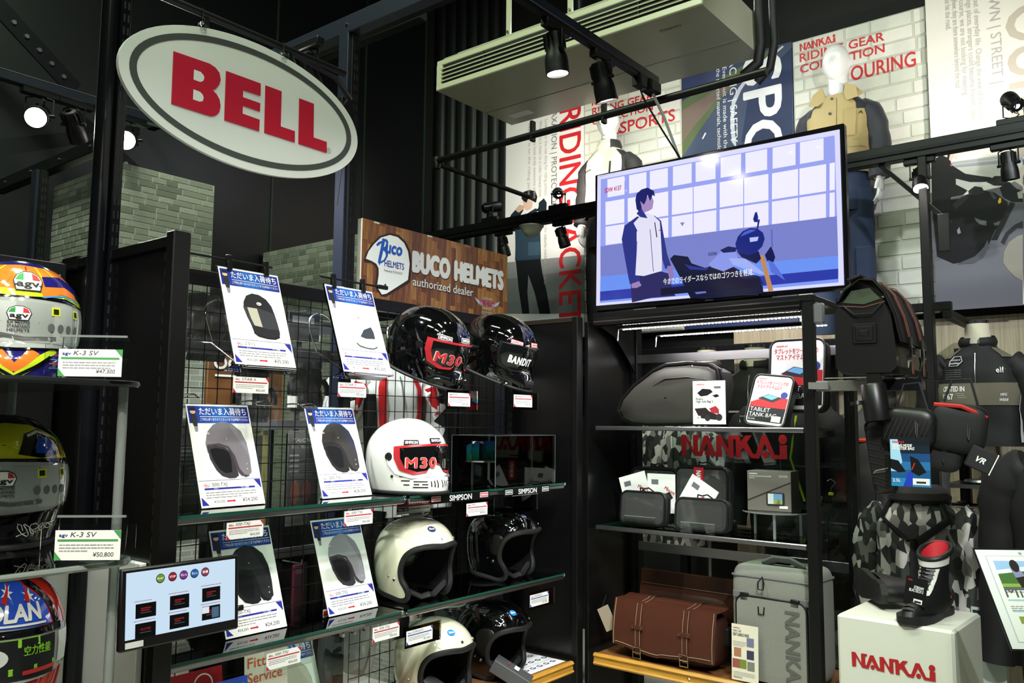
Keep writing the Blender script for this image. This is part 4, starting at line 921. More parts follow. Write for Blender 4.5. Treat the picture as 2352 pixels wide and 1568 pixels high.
tag_card(onX(-2.06, 2.78, .80), 'EXTRA BUCO', '31,900', 'Buco', 'price tag with blue corners below the black open-face helmet', '3440a0', w=.125)
t = thing('acrylic_tag_holder', 'empty clear tag holder under the acrylic box', 'tag holder', onX(-2.06, 2.68, 1.19)); MB(ACRYL).box((0, 0, 0), (.17, .07, .0015)).build('sheet', t); MB(ACRYLE).box((0, .03, .001), (.17, .002, .002)).build('lip', t)
# SIMPSON strips on the shelf edge
for y0, y1, red, lab in ((2.145, 2.465, True, 'black SIMPSON shelf strip with red badges under the white helmet'), (2.555, 2.855, False, 'black SIMPSON shelf strip under the acrylic box')):
    t = thing('brand_strip', lab, 'label strip', onX(-2.066, (y0 + y1) / 2, 1.234)); w = y1 - y0
    MB(flat('0c0c0c', .3)).box((0, 0, 0), (w, .032, .001)).build('strip', t)
    MB(WHT).text('SIMPSON', .02, 0, -.010, .001, 'C', bold=.02, width=.12).build('lettering', t)
    for s in (-1, 1):
        b = MB(); x = s * (w / 2 - .03); b.use(flat('f4f4f4')).rect(x - .023, -.008, x + .023, .010, .001); b.use(flat('c0202a' if red else '181818')).rect(x - .021, -.006, x + .021, .008, .0012); b.use(flat('f4f4f4')).text('SIMPSON', .008, x, -.003, .0014, 'C', bold=.02, width=.036); b.build('badge', t)

# ------------------------------------------------------------------ helmets (local +X = face direction, +Z up, origin on the resting plane)
def ff_surface(chin=.03, af=.148, ab=.165, bw=.124, top=.142, bot=-.118, cz=.118, crest=0):
    def H(az, z, off=0):
        c, s = math.cos(az), math.sin(az)
        if z >= 0: k = max(0, 1 - (z / top) ** 2.25) ** .5; a = (af if c > 0 else ab) * k; w = bw * k
        else:
            q = z / bot; k = 1 - .13 * q * q; a = (af * (1 - .04 * q) if c > 0 else ab * (1 - .22 * q * q)); w = bw * k
            if c > 0: f = min(1, max(0, (q - .3) / .5)); a += chin * max(0, c) ** 3 * f * f * (3 - 2 * f) * (1 - .2 * q)
        n = 2.25; r = (abs(c / max(a, 1e-5)) ** n + abs(s / max(w, 1e-5)) ** n) ** (-1 / n)
        rr = r + off * (k if z > 0 else 1)
        return (rr * c, rr * s, z + (off * (z / top) ** 2 if z > 0 else 0) + cz)
    return H
def shell(b, H, top=.142, bot=-.118, nz=18, na=56, lo=None):
    rows = [bot + (0 - bot) * i / 8 for i in range(8)] + [top * math.sin(PI / 2 * i / nz) for i in range(nz + 1)]
    rows[-1] = top * .9999
    return b.grid(na, len(rows) - 1, lambda u, v: H(u * 2 * PI, rows[int(round(v * (len(rows) - 1)))]), cu=True)
def outline(pts, step=.03):
    o = []
    for i, p in enumerate(pts):
        q = pts[(i + 1) % len(pts)]; n = max(1, int(math.hypot((q[0] - p[0]) * .14, q[1] - p[1]) / (step * .35)))
        o += [(p[0] + (q[0] - p[0]) * k / n, p[1] + (q[1] - p[1]) * k / n) for k in range(n)]
    return o
def blob(b, H, pts, k0, k1, off, rings=6, ctr=None):
    o = outline(pts); cx, cz = ctr or (sum(p[0] for p in o) / len(o), sum(p[1] for p in o) / len(o))
    n = len(o); return b.grid(n, rings, lambda u, v: H(cx + (o[int(round(u * n)) % n][0] - cx) * (k0 + (k1 - k0) * v), cz + (o[int(round(u * n)) % n][1] - cz) * (k0 + (k1 - k0) * v), off), cu=True)
def sbox(az, z, w, h, r=.0):
    w /= .14 * 2; h /= 2; return [(az - w, z - h), (az + w, z - h), (az + w, z + h), (az - w, z + h)]
def soval(az, z, w, h, n=18): return [(az + w / .28 * math.cos(2 * PI * k / n), z + h / 2 * math.sin(2 * PI * k / n)) for k in range(n)]
def wrap(H, az0, z0, off, R=.14): return lambda x, y: H(az0 + x / R, z0 + y, off)
def screw(b, H, az, z, r, d=.004):
    a = Vector(H(az, z, -.002)); e = Vector(H(az, z, d)); return b.cyl(a, e, r, r * .85, 16)
CLEAR = sheet('clear_visor', 'dfe6e4', fres=1.6); LINER = mat('black_liner_fabric', '070708', .9, noise=.3, scale=120)
def rim(b, H, bot, off=.002, r=.006, az0=0, n=56): return b.tube([H(2 * PI * k / n, bot, off) for k in range(n)], r, 8, closed=True)

def full_face(M, shellm, label, style, H=None, trimcol=None):
    t = thing('full_face_helmet', label, 'helmet', M)
    H = H or ff_surface(); shell(MB(shellm), H).build('shell', t)
    b = MB(LINER); b.add([H(2 * PI * k / 40, -.112, -.012) for k in range(40)], [tuple(range(40))]); b.build('liner', t)
    rim(MB(RUBBER), H, -.118).build('edge_trim', t)
    return t, H
# --- SIMPSON style: goggle-shaped port, vents in the chin
VIS = mat('dark_visor_port_shade', '0a0b0c', .05, coat=1, spec=.8)  # dark gloss also stands in for the shaded port behind clear visors
PORT = [(-1.02, .040), (-.6, .046), (0, .05), (.6, .046), (1.02, .040), (1.0, .0), (.86, -.038), (.55, -.052), (.26, -.046), (.13, -.022), (0, -.016), (-.13, -.022), (-.26, -.046), (-.55, -.052), (-.86, -.038), (-1.0, .0)]
def simpson(M, shellm, label, trim, word, wcol, vents, badge, wedge=True):
    H = ff_surface(chin=.04 if wedge else .05, af=.152, ab=.172, bw=.13)
    t, H = full_face(M, shellm, label, None, H)
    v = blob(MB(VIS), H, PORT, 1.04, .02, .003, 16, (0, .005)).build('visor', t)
    if trim:
        blob(MB(trim), H, PORT, 1.05, .88, .0045, 2, (0, .005)).build('visor_trim', t)
    else:
        blob(MB(PLASTIC), H, PORT, 1.1, 1.0, .005, 2, (0, .005)).build('visor_frame', t)
    b = MB(wcol); z = -.014
    b.text(word, .034 if trim else .03, 0, z, fn=wrap(H, -.38, -.016 if trim else -.01, .0055), align='C', bold=.04, width=.098, spacing=1.18)
    if trim: b.use(flat('e8c8c4')).text(word, .0345, 0, z, fn=wrap(H, -.38, -.0162, .005), align='C', bold=.065, width=.102, spacing=1.18)
    b.build('visor_lettering', t)
    for s in (-1, 1):
        screw(MB(PLASTIC), H, s * 1.22, .006, .016).build('pivot', t); screw(MB(PLASTIC), H, s * 1.12, -.062, .006, .002).build('side_screw', t)
        MB(shellm).tube([H(s * 1.30, .02, .001), H(s * 1.22, -.02, .002), H(s * 1.0, -.052, .003), H(s * .6, -.066, .003), H(s * .2, -.06, .003)], .004, 6).build('visor_lip', t)
        b = MB(badge[0]); az = s * .55
        blob(b, H, sbox(-.62 if s < 0 else .05, .062 if s > 0 else .056, .052, .017), 1, .02, .004, 4); b.use(badge[1]); blob(b, H, sbox(-.62 if s < 0 else .05, .062 if s > 0 else .056, .048, .013), 1, .02, .0046, 4)
        b.use(badge[2]).text('SIMPSON', .009, 0, 0, fn=wrap(H, -.62 if s < 0 else .05, .0575 if s > 0 else .0515, .0052), align='C', bold=.03, width=.042); b.build('brand_sticker', t)
        if vents:
            for az, z, w, h, rot in ((.78, -.062, .035, .004, 0), (.75, -.076, .03, .004, 0), (.72, -.09, .02, .004, 0), (.42, -.078, .04, .004, 0), (.5, -.088, .016, .004, 0), (.33, -.088, .016, .004, 0), (.42, -.098, .042, .004, 0)):
                blob(MB(DARK), H, sbox(s * az, z, w, h), 1, .02, .0008, 2).build('vent_slot', t)
            for k in range(3): blob(MB(DARK), H, sbox(s * (.06 + k * .07), -.086, .0035, .026 - k * .004), 1, .02, .0008, 2).build('vent_slot', t)
        else:
            for k in range(5): blob(MB(DARKM), H, sbox(s * .75, -.06 - k * .01, .06, .003), 1, .02, .0008, 2).build('vent_slot', t)
    if not wedge: blob(MB(DARK), H, [(-.22, -.075), (.22, -.075), (.16, -.105), (-.16, -.105)], 1, .02, .0015, 3).build('chin_vent', t)
    return t
GLB = mat('gloss_black_shell', '060607', .06, coat=1, spec=.6); GLW = mat('gloss_white_shell', 'efeeea', .12, coat=1)
TRED = mat('red_visor_trim', 'b4242c', .35)
simpson(turn(-2.235, 2.26, 1.685, .12, 0, .38), GLB, 'gloss black full-face helmet with red visor trim and M30 on the visor', TRED, 'M30', flat('d03038'), True, (flat('f4f4f4'), flat('101010'), flat('ffffff')))
simpson(turn(-2.225, 2.665, 1.70, .12, 0, .38), GLB, 'gloss black full-face helmet with BANDIT on a clear visor', None, 'BANDIT', flat('f4f4f4'), False, (flat('c0202a'), flat('ffffff'), flat('c0202a')), wedge=False)
simpson(turn(-2.22, 2.185, 1.258, -.08), GLW, 'gloss white full-face helmet with red visor trim on the glass shelf', TRED, 'M30', flat('d04a48'), True, (flat('101010'), flat('101010'), flat('ffffff')))

# --- open-face helmets
def jet(M, shellm, label, badge):
    t = thing('open_face_helmet', label, 'helmet', M)
    def Rr(d, off=0):
        a = .148 if d.x > 0 else .168; c = .142 if d.z > 0 else .21; n = 2.3
        return d * ((abs(d.x / a) ** n + abs(d.y / .130) ** n + abs(d.z / c) ** n) ** (-1 / n) + off) + Vector((0, 0, .13))
    def D(az, el): az, el = rad(az), rad(el); return Vector((math.cos(az) * math.cos(el), math.sin(az) * math.cos(el), math.sin(el)))
    half = [(0, 20), (18, 21), (36, 20), (50, 16), (60, 8), (66, -4), (68, -16), (66, -26), (60, -34), (56, -42), (60, -49), (72, -52), (90, -51), (110, -48), (135, -43), (160, -39), (180, -38)]
    loop = half + [(-a, e) for a, e in half[-2:0:-1]]
    n = len(loop); P = [D(*q) for q in loop]; E = []
    for i in range(n):
        p0, p1, p2, p3 = P[i - 1], P[i], P[(i + 1) % n], P[(i + 2) % n]
        for k in range(3):
            u = k / 3; E.append((.5 * (2 * p1 + (p2 - p0) * u + (2 * p0 - 5 * p1 + 4 * p2 - p3) * u * u + (3 * p1 - p0 - 3 * p2 + p3) * u ** 3)).normalized())
    pole = D(180, 42); N = len(E)
    def F(off, k=1.0): return lambda u, v: Rr(pole.slerp(E[int(round(u * N)) % N], max(.0001, v * k)), off)
    MB(shellm).grid(N, 18, F(0), cu=True).build('shell', t)
    MB(LINER).grid(N, 10, F(-.016), cu=True).build('liner', t)
    MB(RUBBER).tube([Rr(e, -.003) for e in E], .0105, 8, closed=True).build('edge_trim', t)
    for az, el in ((0, 30), (38, 28), (-38, 28)):
        d = D(az, el); MB(CHROME).cyl(Rr(d, -.001), Rr(d, .004), .0062, .005, 14).build('snap_button', t)
    for s in (-1, 1):
        for az, el, r in ((80, -26, .006), (92, -22, .0035)):
            d = D(s * az, el); MB(CHROME).cyl(Rr(d, -.001), Rr(d, .004), r, r * .8, 14).build('snap_button', t)
        MB(RUBBER).tube([Rr(D(s * 64, -40), -.014), Vector((.06, s * .03, .0)), Vector((.07, 0, -.006 + .012))], .006, 6, sq=2).build('chin_strap', t)
    b = MB(badge)
    def ov(k, off): return [Rr(D(-14 + 8.5 * k * math.cos(q * PI / 9), 46 + 5 * k * math.sin(q * PI / 9)), off) for q in range(18)]
    b.add(ov(1, .0015), [tuple(range(18))]); b.use(flat('ffffff')).text('Buco', .009, 0, 0, fn=lambda x, y: Rr(D(-14 + x * 380, 44.5 + y * 380), .0025), align='C', bold=.03, shear=.3, width=.03); b.build('brand_oval', t)
    return t
CREAM = mat('gloss_cream_shell', 'e8e5cc', .1, coat=1)
jet(turn(-2.215, 2.235, .885, -.04), CREAM, 'cream open-face helmet on the lower glass shelf', flat('2c3468'))
jet(turn(-2.22, 2.76, .885, .1), GLB, 'gloss black open-face helmet on the lower glass shelf', flat('3a4480'))
jet(turn(-2.19, 2.32, .515, -.05), CREAM, 'cream open-face helmet with a bright blue badge on the wooden shelf', flat('1f86cf'))
jet(turn(-2.22, 2.70, .515, .05), GLB, 'gloss black open-face helmet with a bright blue badge on the wooden shelf', flat('1f86cf'))
for k, (x, y, z) in enumerate(((-2.02 - .05, 2.64, .515), (-2.06 - .04, 2.28, .515))):
    t = thing('product_box', ('dark grey helmet box lying beside the black helmet on the wood', 'dark grey helmet box in front of the cream helmet on the wood')[k], 'box', turn(x - .02, y, z, .5))
    MB(mat('dark_grey_card', '4a4c4e', .5)).box((0, 0, .02), (.16, .085, .05), .002, R=Matrix.Rotation(.5, 3, 'Y')).build('carton', t)
    b = MB(flat('e8e8e8')); b.T = Matrix.Rotation(.5, 4, 'Y'); b.box((.0, 0, .047), (.02, .04, .001)); b.use(flat('b03030')).box((-.035, 0, .047), (.004, .03, .001)); b.build('print', t)

# --- bubble shields in header-card bags
def shield(M, label, w=.18):
    t = thing('bubble_shield', label, 'shield', M, 'clear bubble shields in bags')
    MB(CLEAR).grid(18, 12, lambda u, v: ((u - .5) * w * (1 - .25 * (2 * v - 1) ** 2), v * .17 - .19, .05 * math.sin(PI * u) * math.sin(PI * (.15 + .8 * v)) + .01)).build('bubble', t)
    MB(mat('shield_rim', '9aa09e', .2)).tube([((u / 12 - .5) * w * .75, -.02, .03 * math.sin(PI * u / 12) + .012) for u in range(13)], .004, 6).build('top_rim', t)
    for x in (-.05, 0, .05): MB(CHROME).cyl((x, -.03, .03), (x, -.03, .046), .006, n=12).build('snap_button', t)
    MB(sheet('plastic_bag', 'eef0f0', fres=1.35, rough=.12, body=.06)).grid(6, 8, lambda u, v: ((u - .5) * (w + .03), v * .2 - .21, .058 * math.sin(PI * u) * math.sin(PI * v) + .004 * math.sin(9 * u + 7 * v))).build('bag', t)
    MB(flat('f0eeea')).box((0, .02, 0), (w, .07, .002)).build('header_card', t)
    b = MB(flat('b82430')).rect(-w / 2, .012, w / 2, .05, .0014); b.use(flat('2c3a80')).disc(-w * .33, .032, .02, .014, .0016, 18); b.use(flat('ffffff')).text('Buco', .01, -w * .33, .028, .0018, 'C', bold=.02, shear=.3)
    b.text("BUCO'S BOLT-ON", .011, -w * .17, .034, .0018, bold=.03, width=w * .6).text('BUBBLE SHIELD', .009, -w * .17, .019, .0018, bold=.03, width=w * .6)
    b.use(flat('101010')).rect(-w / 2, -.004, -w * .16, .01, .0014); b.use(flat('ffffff')).text('PRO USE', .007, -w * .46, -.001, .0018, bold=.03, width=w * .27); b.use(flat('303030')).text('EXTRA HARD COATING', .006, -w * .13, 0, .0018, bold=.02, width=w * .6)
    b.build('header_print', t)
    return t
shield(onX(-2.33, 2.33, 1.17), 'bagged clear bubble shield hanging above the cream helmet on glass')
shield(onX(-2.32, 2.55, .80), 'bagged smoke bubble shield hanging above the black helmet on the wood')
shield(onX(-2.25, 1.94, .83), 'bagged clear bubble shield hanging under the silver helmet poster', .2)
# --- acrylic box with an iridescent visor
t = thing('acrylic_box', 'open clear acrylic box on the upper glass shelf', 'acrylic box', Matrix.Translation((-2.23, 2.76, 1.2525)))
for c, d in (((.115, 0, .1), (.003, .4, .2)), ((-.115, 0, .1), (.003, .4, .2)), ((0, -.2, .1), (.23, .003, .2)), ((0, .2, .1), (.23, .003, .2)), ((0, .04, .1), (.23, .003, .2))):
    MB(ACRYL).box(c, d).build('pane', t)
for x in (-.115, .115):
    for y in (-.2, .04, .2): MB(ACRYLE).box((x, y, .1), (.003, .003, .2)).build('corner', t)
b = MB(ACRYLE)
for x in (-.115, .115): b.box((x, 0, .2), (.003, .4, .002))
for y in (-.2, .2): b.box((0, y, .2), (.23, .003, .002))
b.build('rim', t)
t = thing('acrylic_riser', 'small round acrylic stand inside the clear box', 'display stand', Matrix.Translation((-2.22, 2.63, 1.2525)))
MB(ACRYL).lathe([(.001, .094), (.085, .094), (.085, .1), (.001, .1)], 28).build('top', t); MB(ACRYLE).lathe([(.085, .094), (.0858, .097), (.085, .1)], 28, caps=False).build('rim', t)
for k in range(3): MB(ACRYLE).cyl((.06 * math.cos(k * 2.1), .06 * math.sin(k * 2.1), 0), (.06 * math.cos(k * 2.1), .06 * math.sin(k * 2.1), .094), .005, n=10).build('leg', t)
irid = bpy.data.materials.new('iridescent_visor'); irid.use_nodes = True; nt = irid.node_tree; bs = nt.nodes['Principled BSDF']; bs.inputs['Metallic'].default_value = .9; bs.inputs['Roughness'].default_value = .08
lw = nt.nodes.new('ShaderNodeTexGradient'); tc = nt.nodes.new('ShaderNodeTexCoord'); mp = nt.nodes.new('ShaderNodeMapping'); mp.inputs['Scale'].default_value = (1, 1, 9); mp.inputs['Rotation'].default_value = (0, PI / 2, 0)
rp = nt.nodes.new('ShaderNodeValToRGB'); e = rp.color_ramp.elements; e[0].color = lin('1c5a2a'); e[1].color = lin('1a2a90'); x = e.new(.4); x.color = lin('1a7a80'); x = e.new(.7); x.color = lin('30308a')
nt.links.new(tc.outputs['Object'], mp.inputs[0]); nt.links.new(mp.outputs[0], lw.inputs[0]); nt.links.new(lw.outputs[0], rp.inputs[0]); nt.links.new(rp.outputs[0], bs.inputs['Base Color'])
t = thing('helmet_visor', 'green and blue mirrored visor standing on the round acrylic stand', 'visor', Matrix.Translation((-2.23, 2.63, 1.3545)))
MB(irid).grid(24, 8, lambda u, v: (.075 * math.cos((u - .5) * 2.9) - .02, .1 * math.sin((u - .5) * 2.9), v * .078 * (1 - .25 * abs(2 * u - 1) ** 3))).build('mirror_lens', t)
b = MB(flat('101010')).box((.012, -.082, .07), (.002, .05, .016), R=Matrix.Rotation(.35, 3, 'Z')); b.build('sticker', t)
b = MB(flat('ffffff')).text('SIMPSON', .009, 0, 0, 0, 'C', bold=.03, width=.042); b.build('sticker_print', t, Matrix.Translation((.016, -.0825, .066)) @ Matrix.Rotation(.35, 4, 'Z') @ M3((0, 0, 0), (0, 1, 0), (0, 0, 1)))
t = thing('bagged_shield', 'flat plastic bag with red print lying in the acrylic box', 'plastic bag', Matrix.Translation((-2.2, 2.75, 1.254)))
MB(sheet('plastic_bag', 'eef0f0')).grid(10, 10, lambda u, v: ((v - .5) * .18, (u - .5) * .3, .028 * math.sin(PI * u) * math.sin(PI * v) + .006 * abs(math.sin(9 * u + 5 * v)))).build('bag', t)
b = MB(flat('c0404a')); 
for k in range(5): b.box((.02, -.03 + k * .02, .012 + .006 * (k % 2)), (.05, .012, .002), R=Matrix.Rotation(.3 * k, 3, 'X'))
b.use(flat('e8e8e8')).box((.06, .07, .02), (.03, .05, .03), R=Matrix.Rotation(.4, 3, 'X')); b.build('contents', t)

# ------------------------------------------------------------------ wire stands on the hook bar
for k, (y, lab) in enumerate(((1.49, 'chrome wire stand under the black full-face poster'), (1.89, 'chrome wire stand under the white full-face poster'), (2.26, 'chrome wire stand under the red-trimmed black helmet'), (2.665, 'chrome wire stand under the BANDIT helmet'))):
    t = thing('wire_stand', lab, 'wire stand', Matrix.Translation((-2.4, y, 1.735)), 'chrome wire helmet stands')
    MB(ALU).span((-.004, -.2 if k < 2 else -.12, -.045), (.002, -.12 if k < 2 else -.04, .025), .002).build('bracket', t)
    b = MB(CHROME)
    for s in (-1, 1): b.tube([(.005, s * .075, .01), (.12, s * .08, .0), (.285, s * .085, -.078), (.315, s * .085, -.075)], .003, 6)
    b.tube([(.285, -.085, -.078), (.285, .085, -.078)], .003, 6).tube([(.315, -.085, -.075), (.315, .085, -.075)], .003, 6).build('arms', t)
    MB(CHROME).tube([(.09, -.06, .0), (.045, -.058, .08)] + [(.035 - .012 * math.sin(k * PI / 10), -.055 * math.cos(k * PI / 10), .1 + .05 * math.sin(k * PI / 10)) for k in range(11)] + [(.045, .058, .08), (.09, .06, .0)], .0028, 6).build('hoop', t)

# ------------------------------------------------------------------ left tower with colourful helmets
tw_ = thing('acrylic_tower', 'clear acrylic display tower holding the colourful helmets', 'display stand', Matrix.Translation((-1.88, .60, 0)))
def rrect(x0, y0, x1, y1, r, n=5):
    o = []
    for cx, cy, a in ((x1 - r, y1 - r, 0), (x0 + r, y1 - r, 90), (x0 + r, y0 + r, 180), (x1 - r, y0 + r, 270)):
        o += [(cx + r * math.cos(rad(a + 90 * k / n)), cy + r * math.sin(rad(a + 90 * k / n))) for k in range(n + 1)]
    return o
for i, z in enumerate((1.575, 1.245, .925)):
    MB(ACRYL if i else sheet('smoke_acrylic', '6a6c6c', fres=1.5, body=.3)).prism(rrect(-.4, -.3, .34, .22, .05), z - .012, z).build('shelf_plate', tw_)
    MB(ACRYLE if i else DARKM).tube([(x, y, z - .006) for x, y in rrect(-.4, -.3, .34, .22, .05)], .0062, 6, closed=True).build('plate_edge', tw_)
for x, y in ((.31, .19), (.31, -.26), (-.2, .19)): MB(ACRYLE).cyl((x, y, 0), (x, y, 1.57), .009, n=14).build('rod', tw_)
NAVY = mat('helmet_navy', '1c1a66', .1, coat=1); ORNG = mat('helmet_orange', 'd8742a', .12, coat=1); LIME = mat('helmet_lime', 'b8d428', .12, coat=1); YEL = mat('helmet_yellow', 'd8dc18', .1, coat=1); CYAN = mat('helmet_cyan', '3a8ac8', .12, coat=1); HRED = mat('helmet_red', 'c0281e', .1, coat=1); HBLK = mat('helmet_black', '08080a', .1, coat=1); HWHT = mat('helmet_white', 'e8e8e4', .12, coat=1); HGRN = mat('helmet_green', '1f8a3a', .12, coat=1); HBLU = mat('helmet_blue', '2850c0', .1, coat=1)
VISOR = mat('grey_visor_film', '9fa4a0', .08, coat=1)
VP = [(-1.1, .035), (-.6, .042), (0, .045), (.6, .042), (1.1, .035), (1.15, -.0), (1.05, -.04), (.6, -.052), (0, -.056), (-.6, -.052), (-1.05, -.04), (-1.15, 0)]
def agv_visor(t, H, kind):
    blob(MB(VISOR), H, VP, 1.03, .02, .004, 8, (0, -.006)).build('visor', t)
    b = MB(HBLK); blob(b, H, VP, 1.09, 1.02, .005, 2, (0, -.006)); b.build('visor_gasket', t)
    b = MB()
    z = .006
    for az, c in ((-.62, '98a39a'), (-.18, 'aab0ac'), (.26, '8f9792'), (.62, 'a4aaa6')): b.use(flat(c)); blob(b, H, sbox(az, -.004, .045, .082), 1, .02, .0046, 4)
    for az, w in ((-.6, .02), (.48, .018), (.85, .016)):
        b.use(flat('c8d428')); blob(b, H, sbox(az, .022, w, .018), 1, .02, .0052, 2); b.use(flat('1a1a12')); blob(b, H, sbox(az, .022, w * .6, .011), 1, .02, .0056, 2)
    for az in (-.7, -.5, .42, .56, .7, .86):
        b.use(flat('5c605e')); blob(b, H, soval(az, -.012, .014, .018, 10), 1, .02, .0054, 2)
    b.use(flat('5a5c5c')); blob(b, H, [(-.5, -.034), (-.2, -.026), (.1, -.034), (.5, -.03), (.5, -.038), (.1, -.042), (-.2, -.036), (-.55, -.044)], 1, .02, .0054, 3)
    agv_badge(b, H, .02, .012, .8, .0056); b.use(flat('3c3e3c')).text('EXTREME', .006, 0, -.006, fn=wrap(H, .02, -.002, .006), align='C', width=.036, bold=.02).text('STANDARD', .006, 0, -.014, fn=wrap(H, .02, -.002, .006), align='C', width=.036, bold=.02).text('HELMETS', .006, 0, -.022, fn=wrap(H, .02, -.002, .006), align='C', width=.036, bold=.02)
    b.build('visor_film_print', t)
def agv_badge(b, H, az, z, k, off, right='c02a2a'):
    w, h = .052 * k, .034 * k
    A = lambda pts, c, o: (b.use(flat(c)), blob(b, H, [(az + x * w / .14, z + y * h) for x, y in pts], 1, .02, off + o, 3))
    A([(-.5, .05), (-.4, .4), (-.15, .6), (.15, .6), (.4, .4), (.5, .05), (.38, -.5), (-.38, -.5)], '141414', 0); A([(-.46, .05), (-.37, .36), (-.13, .54), (.13, .54), (.37, .36), (.46, .05), (.35, -.44), (-.35, -.44)], 'eef0ec', .0004)
    A([(-.42, .08), (-.33, .36), (-.15, .48), (-.15, .08)], '1f8a3a', .0008); A([(.42, .08), (.33, .36), (.15, .48), (.15, .08)], right, .0008)
    b.use(flat('141414')).text('agv', h * .36, 0, -h * .28, fn=wrap(H, az, z, off + .0012), align='C', bold=.03, width=w * .7)
def strip(b, m, H, pts, w, off):
    """painted band along (azimuth, height) points"""
    b.use(m); o = []
    for i in range(len(pts) - 1):
        for k in range(6): o.append((pts[i][0] + (pts[i + 1][0] - pts[i][0]) * k / 6, pts[i][1] + (pts[i + 1][1] - pts[i][1]) * k / 6))
    o.append(pts[-1]); n = len(o)
    def f(u, v):
        i = int(round(u * (n - 1))); a = o[max(0, i - 1)]; c = o[min(n - 1, i + 1)]; d = Vector(((c[0] - a[0]) * .14, c[1] - a[1])); d = d.normalized() if d.length else Vector((1, 0))
        ww = (w[0] + (w[1] - w[0]) * u if isinstance(w, tuple) else w) * (v - .5)
        return H(o[i][0] - d.y * ww / .14, o[i][1] + d.x * ww, off)
    return b.grid(n - 1, 3, f)
YAWH = -.36
t, H = full_face(turn(-1.965, .745, 1.583, YAWH), NAVY, 'multicolour helmet in navy, orange and lime on the top tier', None)
agv_visor(t, H, 0)
b = MB(); rnd = random.Random(4)
b.use(ORNG); blob(b, H, [(-1.2, .06), (-.6, .062), (0, .058), (.6, .062), (1.2, .058), (1.4, .09), (1.0, .115), (0, .122), (-1.0, .115), (-1.4, .09)], 1, .02, .001, 8)
for k in range(9): strip(b, (HRED, YEL, LIME, ORNG)[k % 4], H, [(-1.2 + k * .3, .06), (-1.0 + k * .28, .085 + .012 * math.sin(k)), (-.7 + k * .2, .118)], (.010, .004), .0018)
strip(b, LIME, H, [(-1.3, .056), (-.6, .062), (0, .056), (.7, .06), (1.4, .04)], .014, .0022)
strip(b, ORNG, H, [(.3, .058), (.6, .072), (1.0, .066)], .022, .003); strip(b, CYAN, H, [(.3, .05), (.65, .058), (1.05, .05)], .003, .0034)
strip(b, NAVY, H, [(-1.2, .075), (-.7, .088), (-.35, .078)], .024, .003); strip(b, NAVY, H, [(.35, .084), (.75, .09), (1.2, .07)], .022, .0034); strip(b, LIME, H, [(-1.0, .07), (-.6, .076)], .02, .0034)
for s in (-1, 1):
    strip(b, LIME, H, [(s * .5, -.058), (s * .3, -.075), (s * .14, -.1), (0, -.116)], .012, .0024); strip(b, ORNG, H, [(s * .22, -.062), (s * .1, -.085), (0, -.105)], .02, .0018); strip(b, HBLK, H, [(s * .42, -.072), (s * .22, -.095), (0, -.117)], .006, .003)
    strip(b, LIME, H, [(s * 1.2, -.055), (s * .95, -.08), (s * .7, -.112)], .024, .002); strip(b, HGRN, H, [(s * 1.12, -.062), (s * .93, -.084), (s * .76, -.106)], .012, .0026)
    for k, m in enumerate((HRED, CYAN, HRED, CYAN)): strip(b, m, H, [(s * .4, -.068 - k * .009), (s * .95, -.066 - k * .009)], .0025, .0014)
b.build('paintwork', t); b = MB(); agv_badge(b, H, .12, .08, 1.15, .0045); b.build('brand_badge', t)
t, H = full_face(turn(-1.96, .735, 1.253, YAWH), HBLK, 'black helmet with yellow brow and blue patches on the middle tier', None)
agv_visor(t, H, 1)
b = MB(); b.use(YEL); blob(b, H, [(-1.2, .05), (0, .052), (1.2, .05), (1.1, .09), (.5, .118), (0, .122), (-.5, .118), (-1.1, .09)], 1, .02, .001, 8)
for s in (-1, 1):
    b.use(HBLK); blob(b, H, [(s * .18, .06), (s * .3, .1), (s * .62, .11), (s * .95, .085), (s * .85, .058), (s * .5, .052)], 1, .02, .002, 6)
    b.use(HBLU); blob(b, H, [(s * .42, .062), (s * .5, .09), (s * .72, .094), (s * .85, .075), (s * .7, .06)], 1, .02, .0028, 5)
    strip(b, HWHT, H, [(s * .34, .095), (s * .55, .104), (s * .8, .094)], .005, .0034); strip(b, HGRN, H, [(s * 1.0, .056), (s * 1.15, .09), (s * 1.0, .118)], .02, .0018); strip(b, ORNG, H, [(s * .97, .054), (s * 1.02, .08)], .012, .0024)
b.build('paintwork', t); MB(HWHT).tube([H(.2 + .5 * k / 40 + .05 * math.cos(k * 1.1), -.088 + .010 * math.sin(k * .9) * (1.4 - k / 40) + .006 * k / 40, .0015) for k in range(41)], .0009, 5).tube([H(.18, -.098, .0015), H(.45, -.085, .0015), H(.78, -.076, .0015)], .0009, 5).build('signature', t)
t, H = full_face(turn(-1.93, .735, .933, YAWH), HRED, 'red and blue starred helmet with NOLAN lettering on the lowest tier', None)
blob(MB(VISOR), H, VP, 1.03, .02, .004, 8, (0, -.006)).build('visor', t)
b = MB(); b.use(HBLU); blob(b, H, [(-1.4, .04), (0, .045), (.75, .045), (.7, .09), (.4, .125), (-.5, .128), (-1.3, .1)], 1, .02, .001, 8)
for az, z in ((-.5, .105), (.1, .108), (.45, .1)):
    b.use(HWHT); blob(b, H, [(az + (.11 if k % 2 == 0 else .04) * math.cos(k * PI / 7) , z + (.016 if k % 2 == 0 else .006) * math.sin(k * PI / 7)) for k in range(14)], 1, .02, .002, 2)
for k in range(3): strip(b, HRED, H, [(-.3 + k * .35, .09), (-.2 + k * .33, .122)], (.012, .002), .0026)
strip(b, HBLK, H, [(.85, .035), (.82, .075), (.7, .11), (.5, .13)], .02, .002)
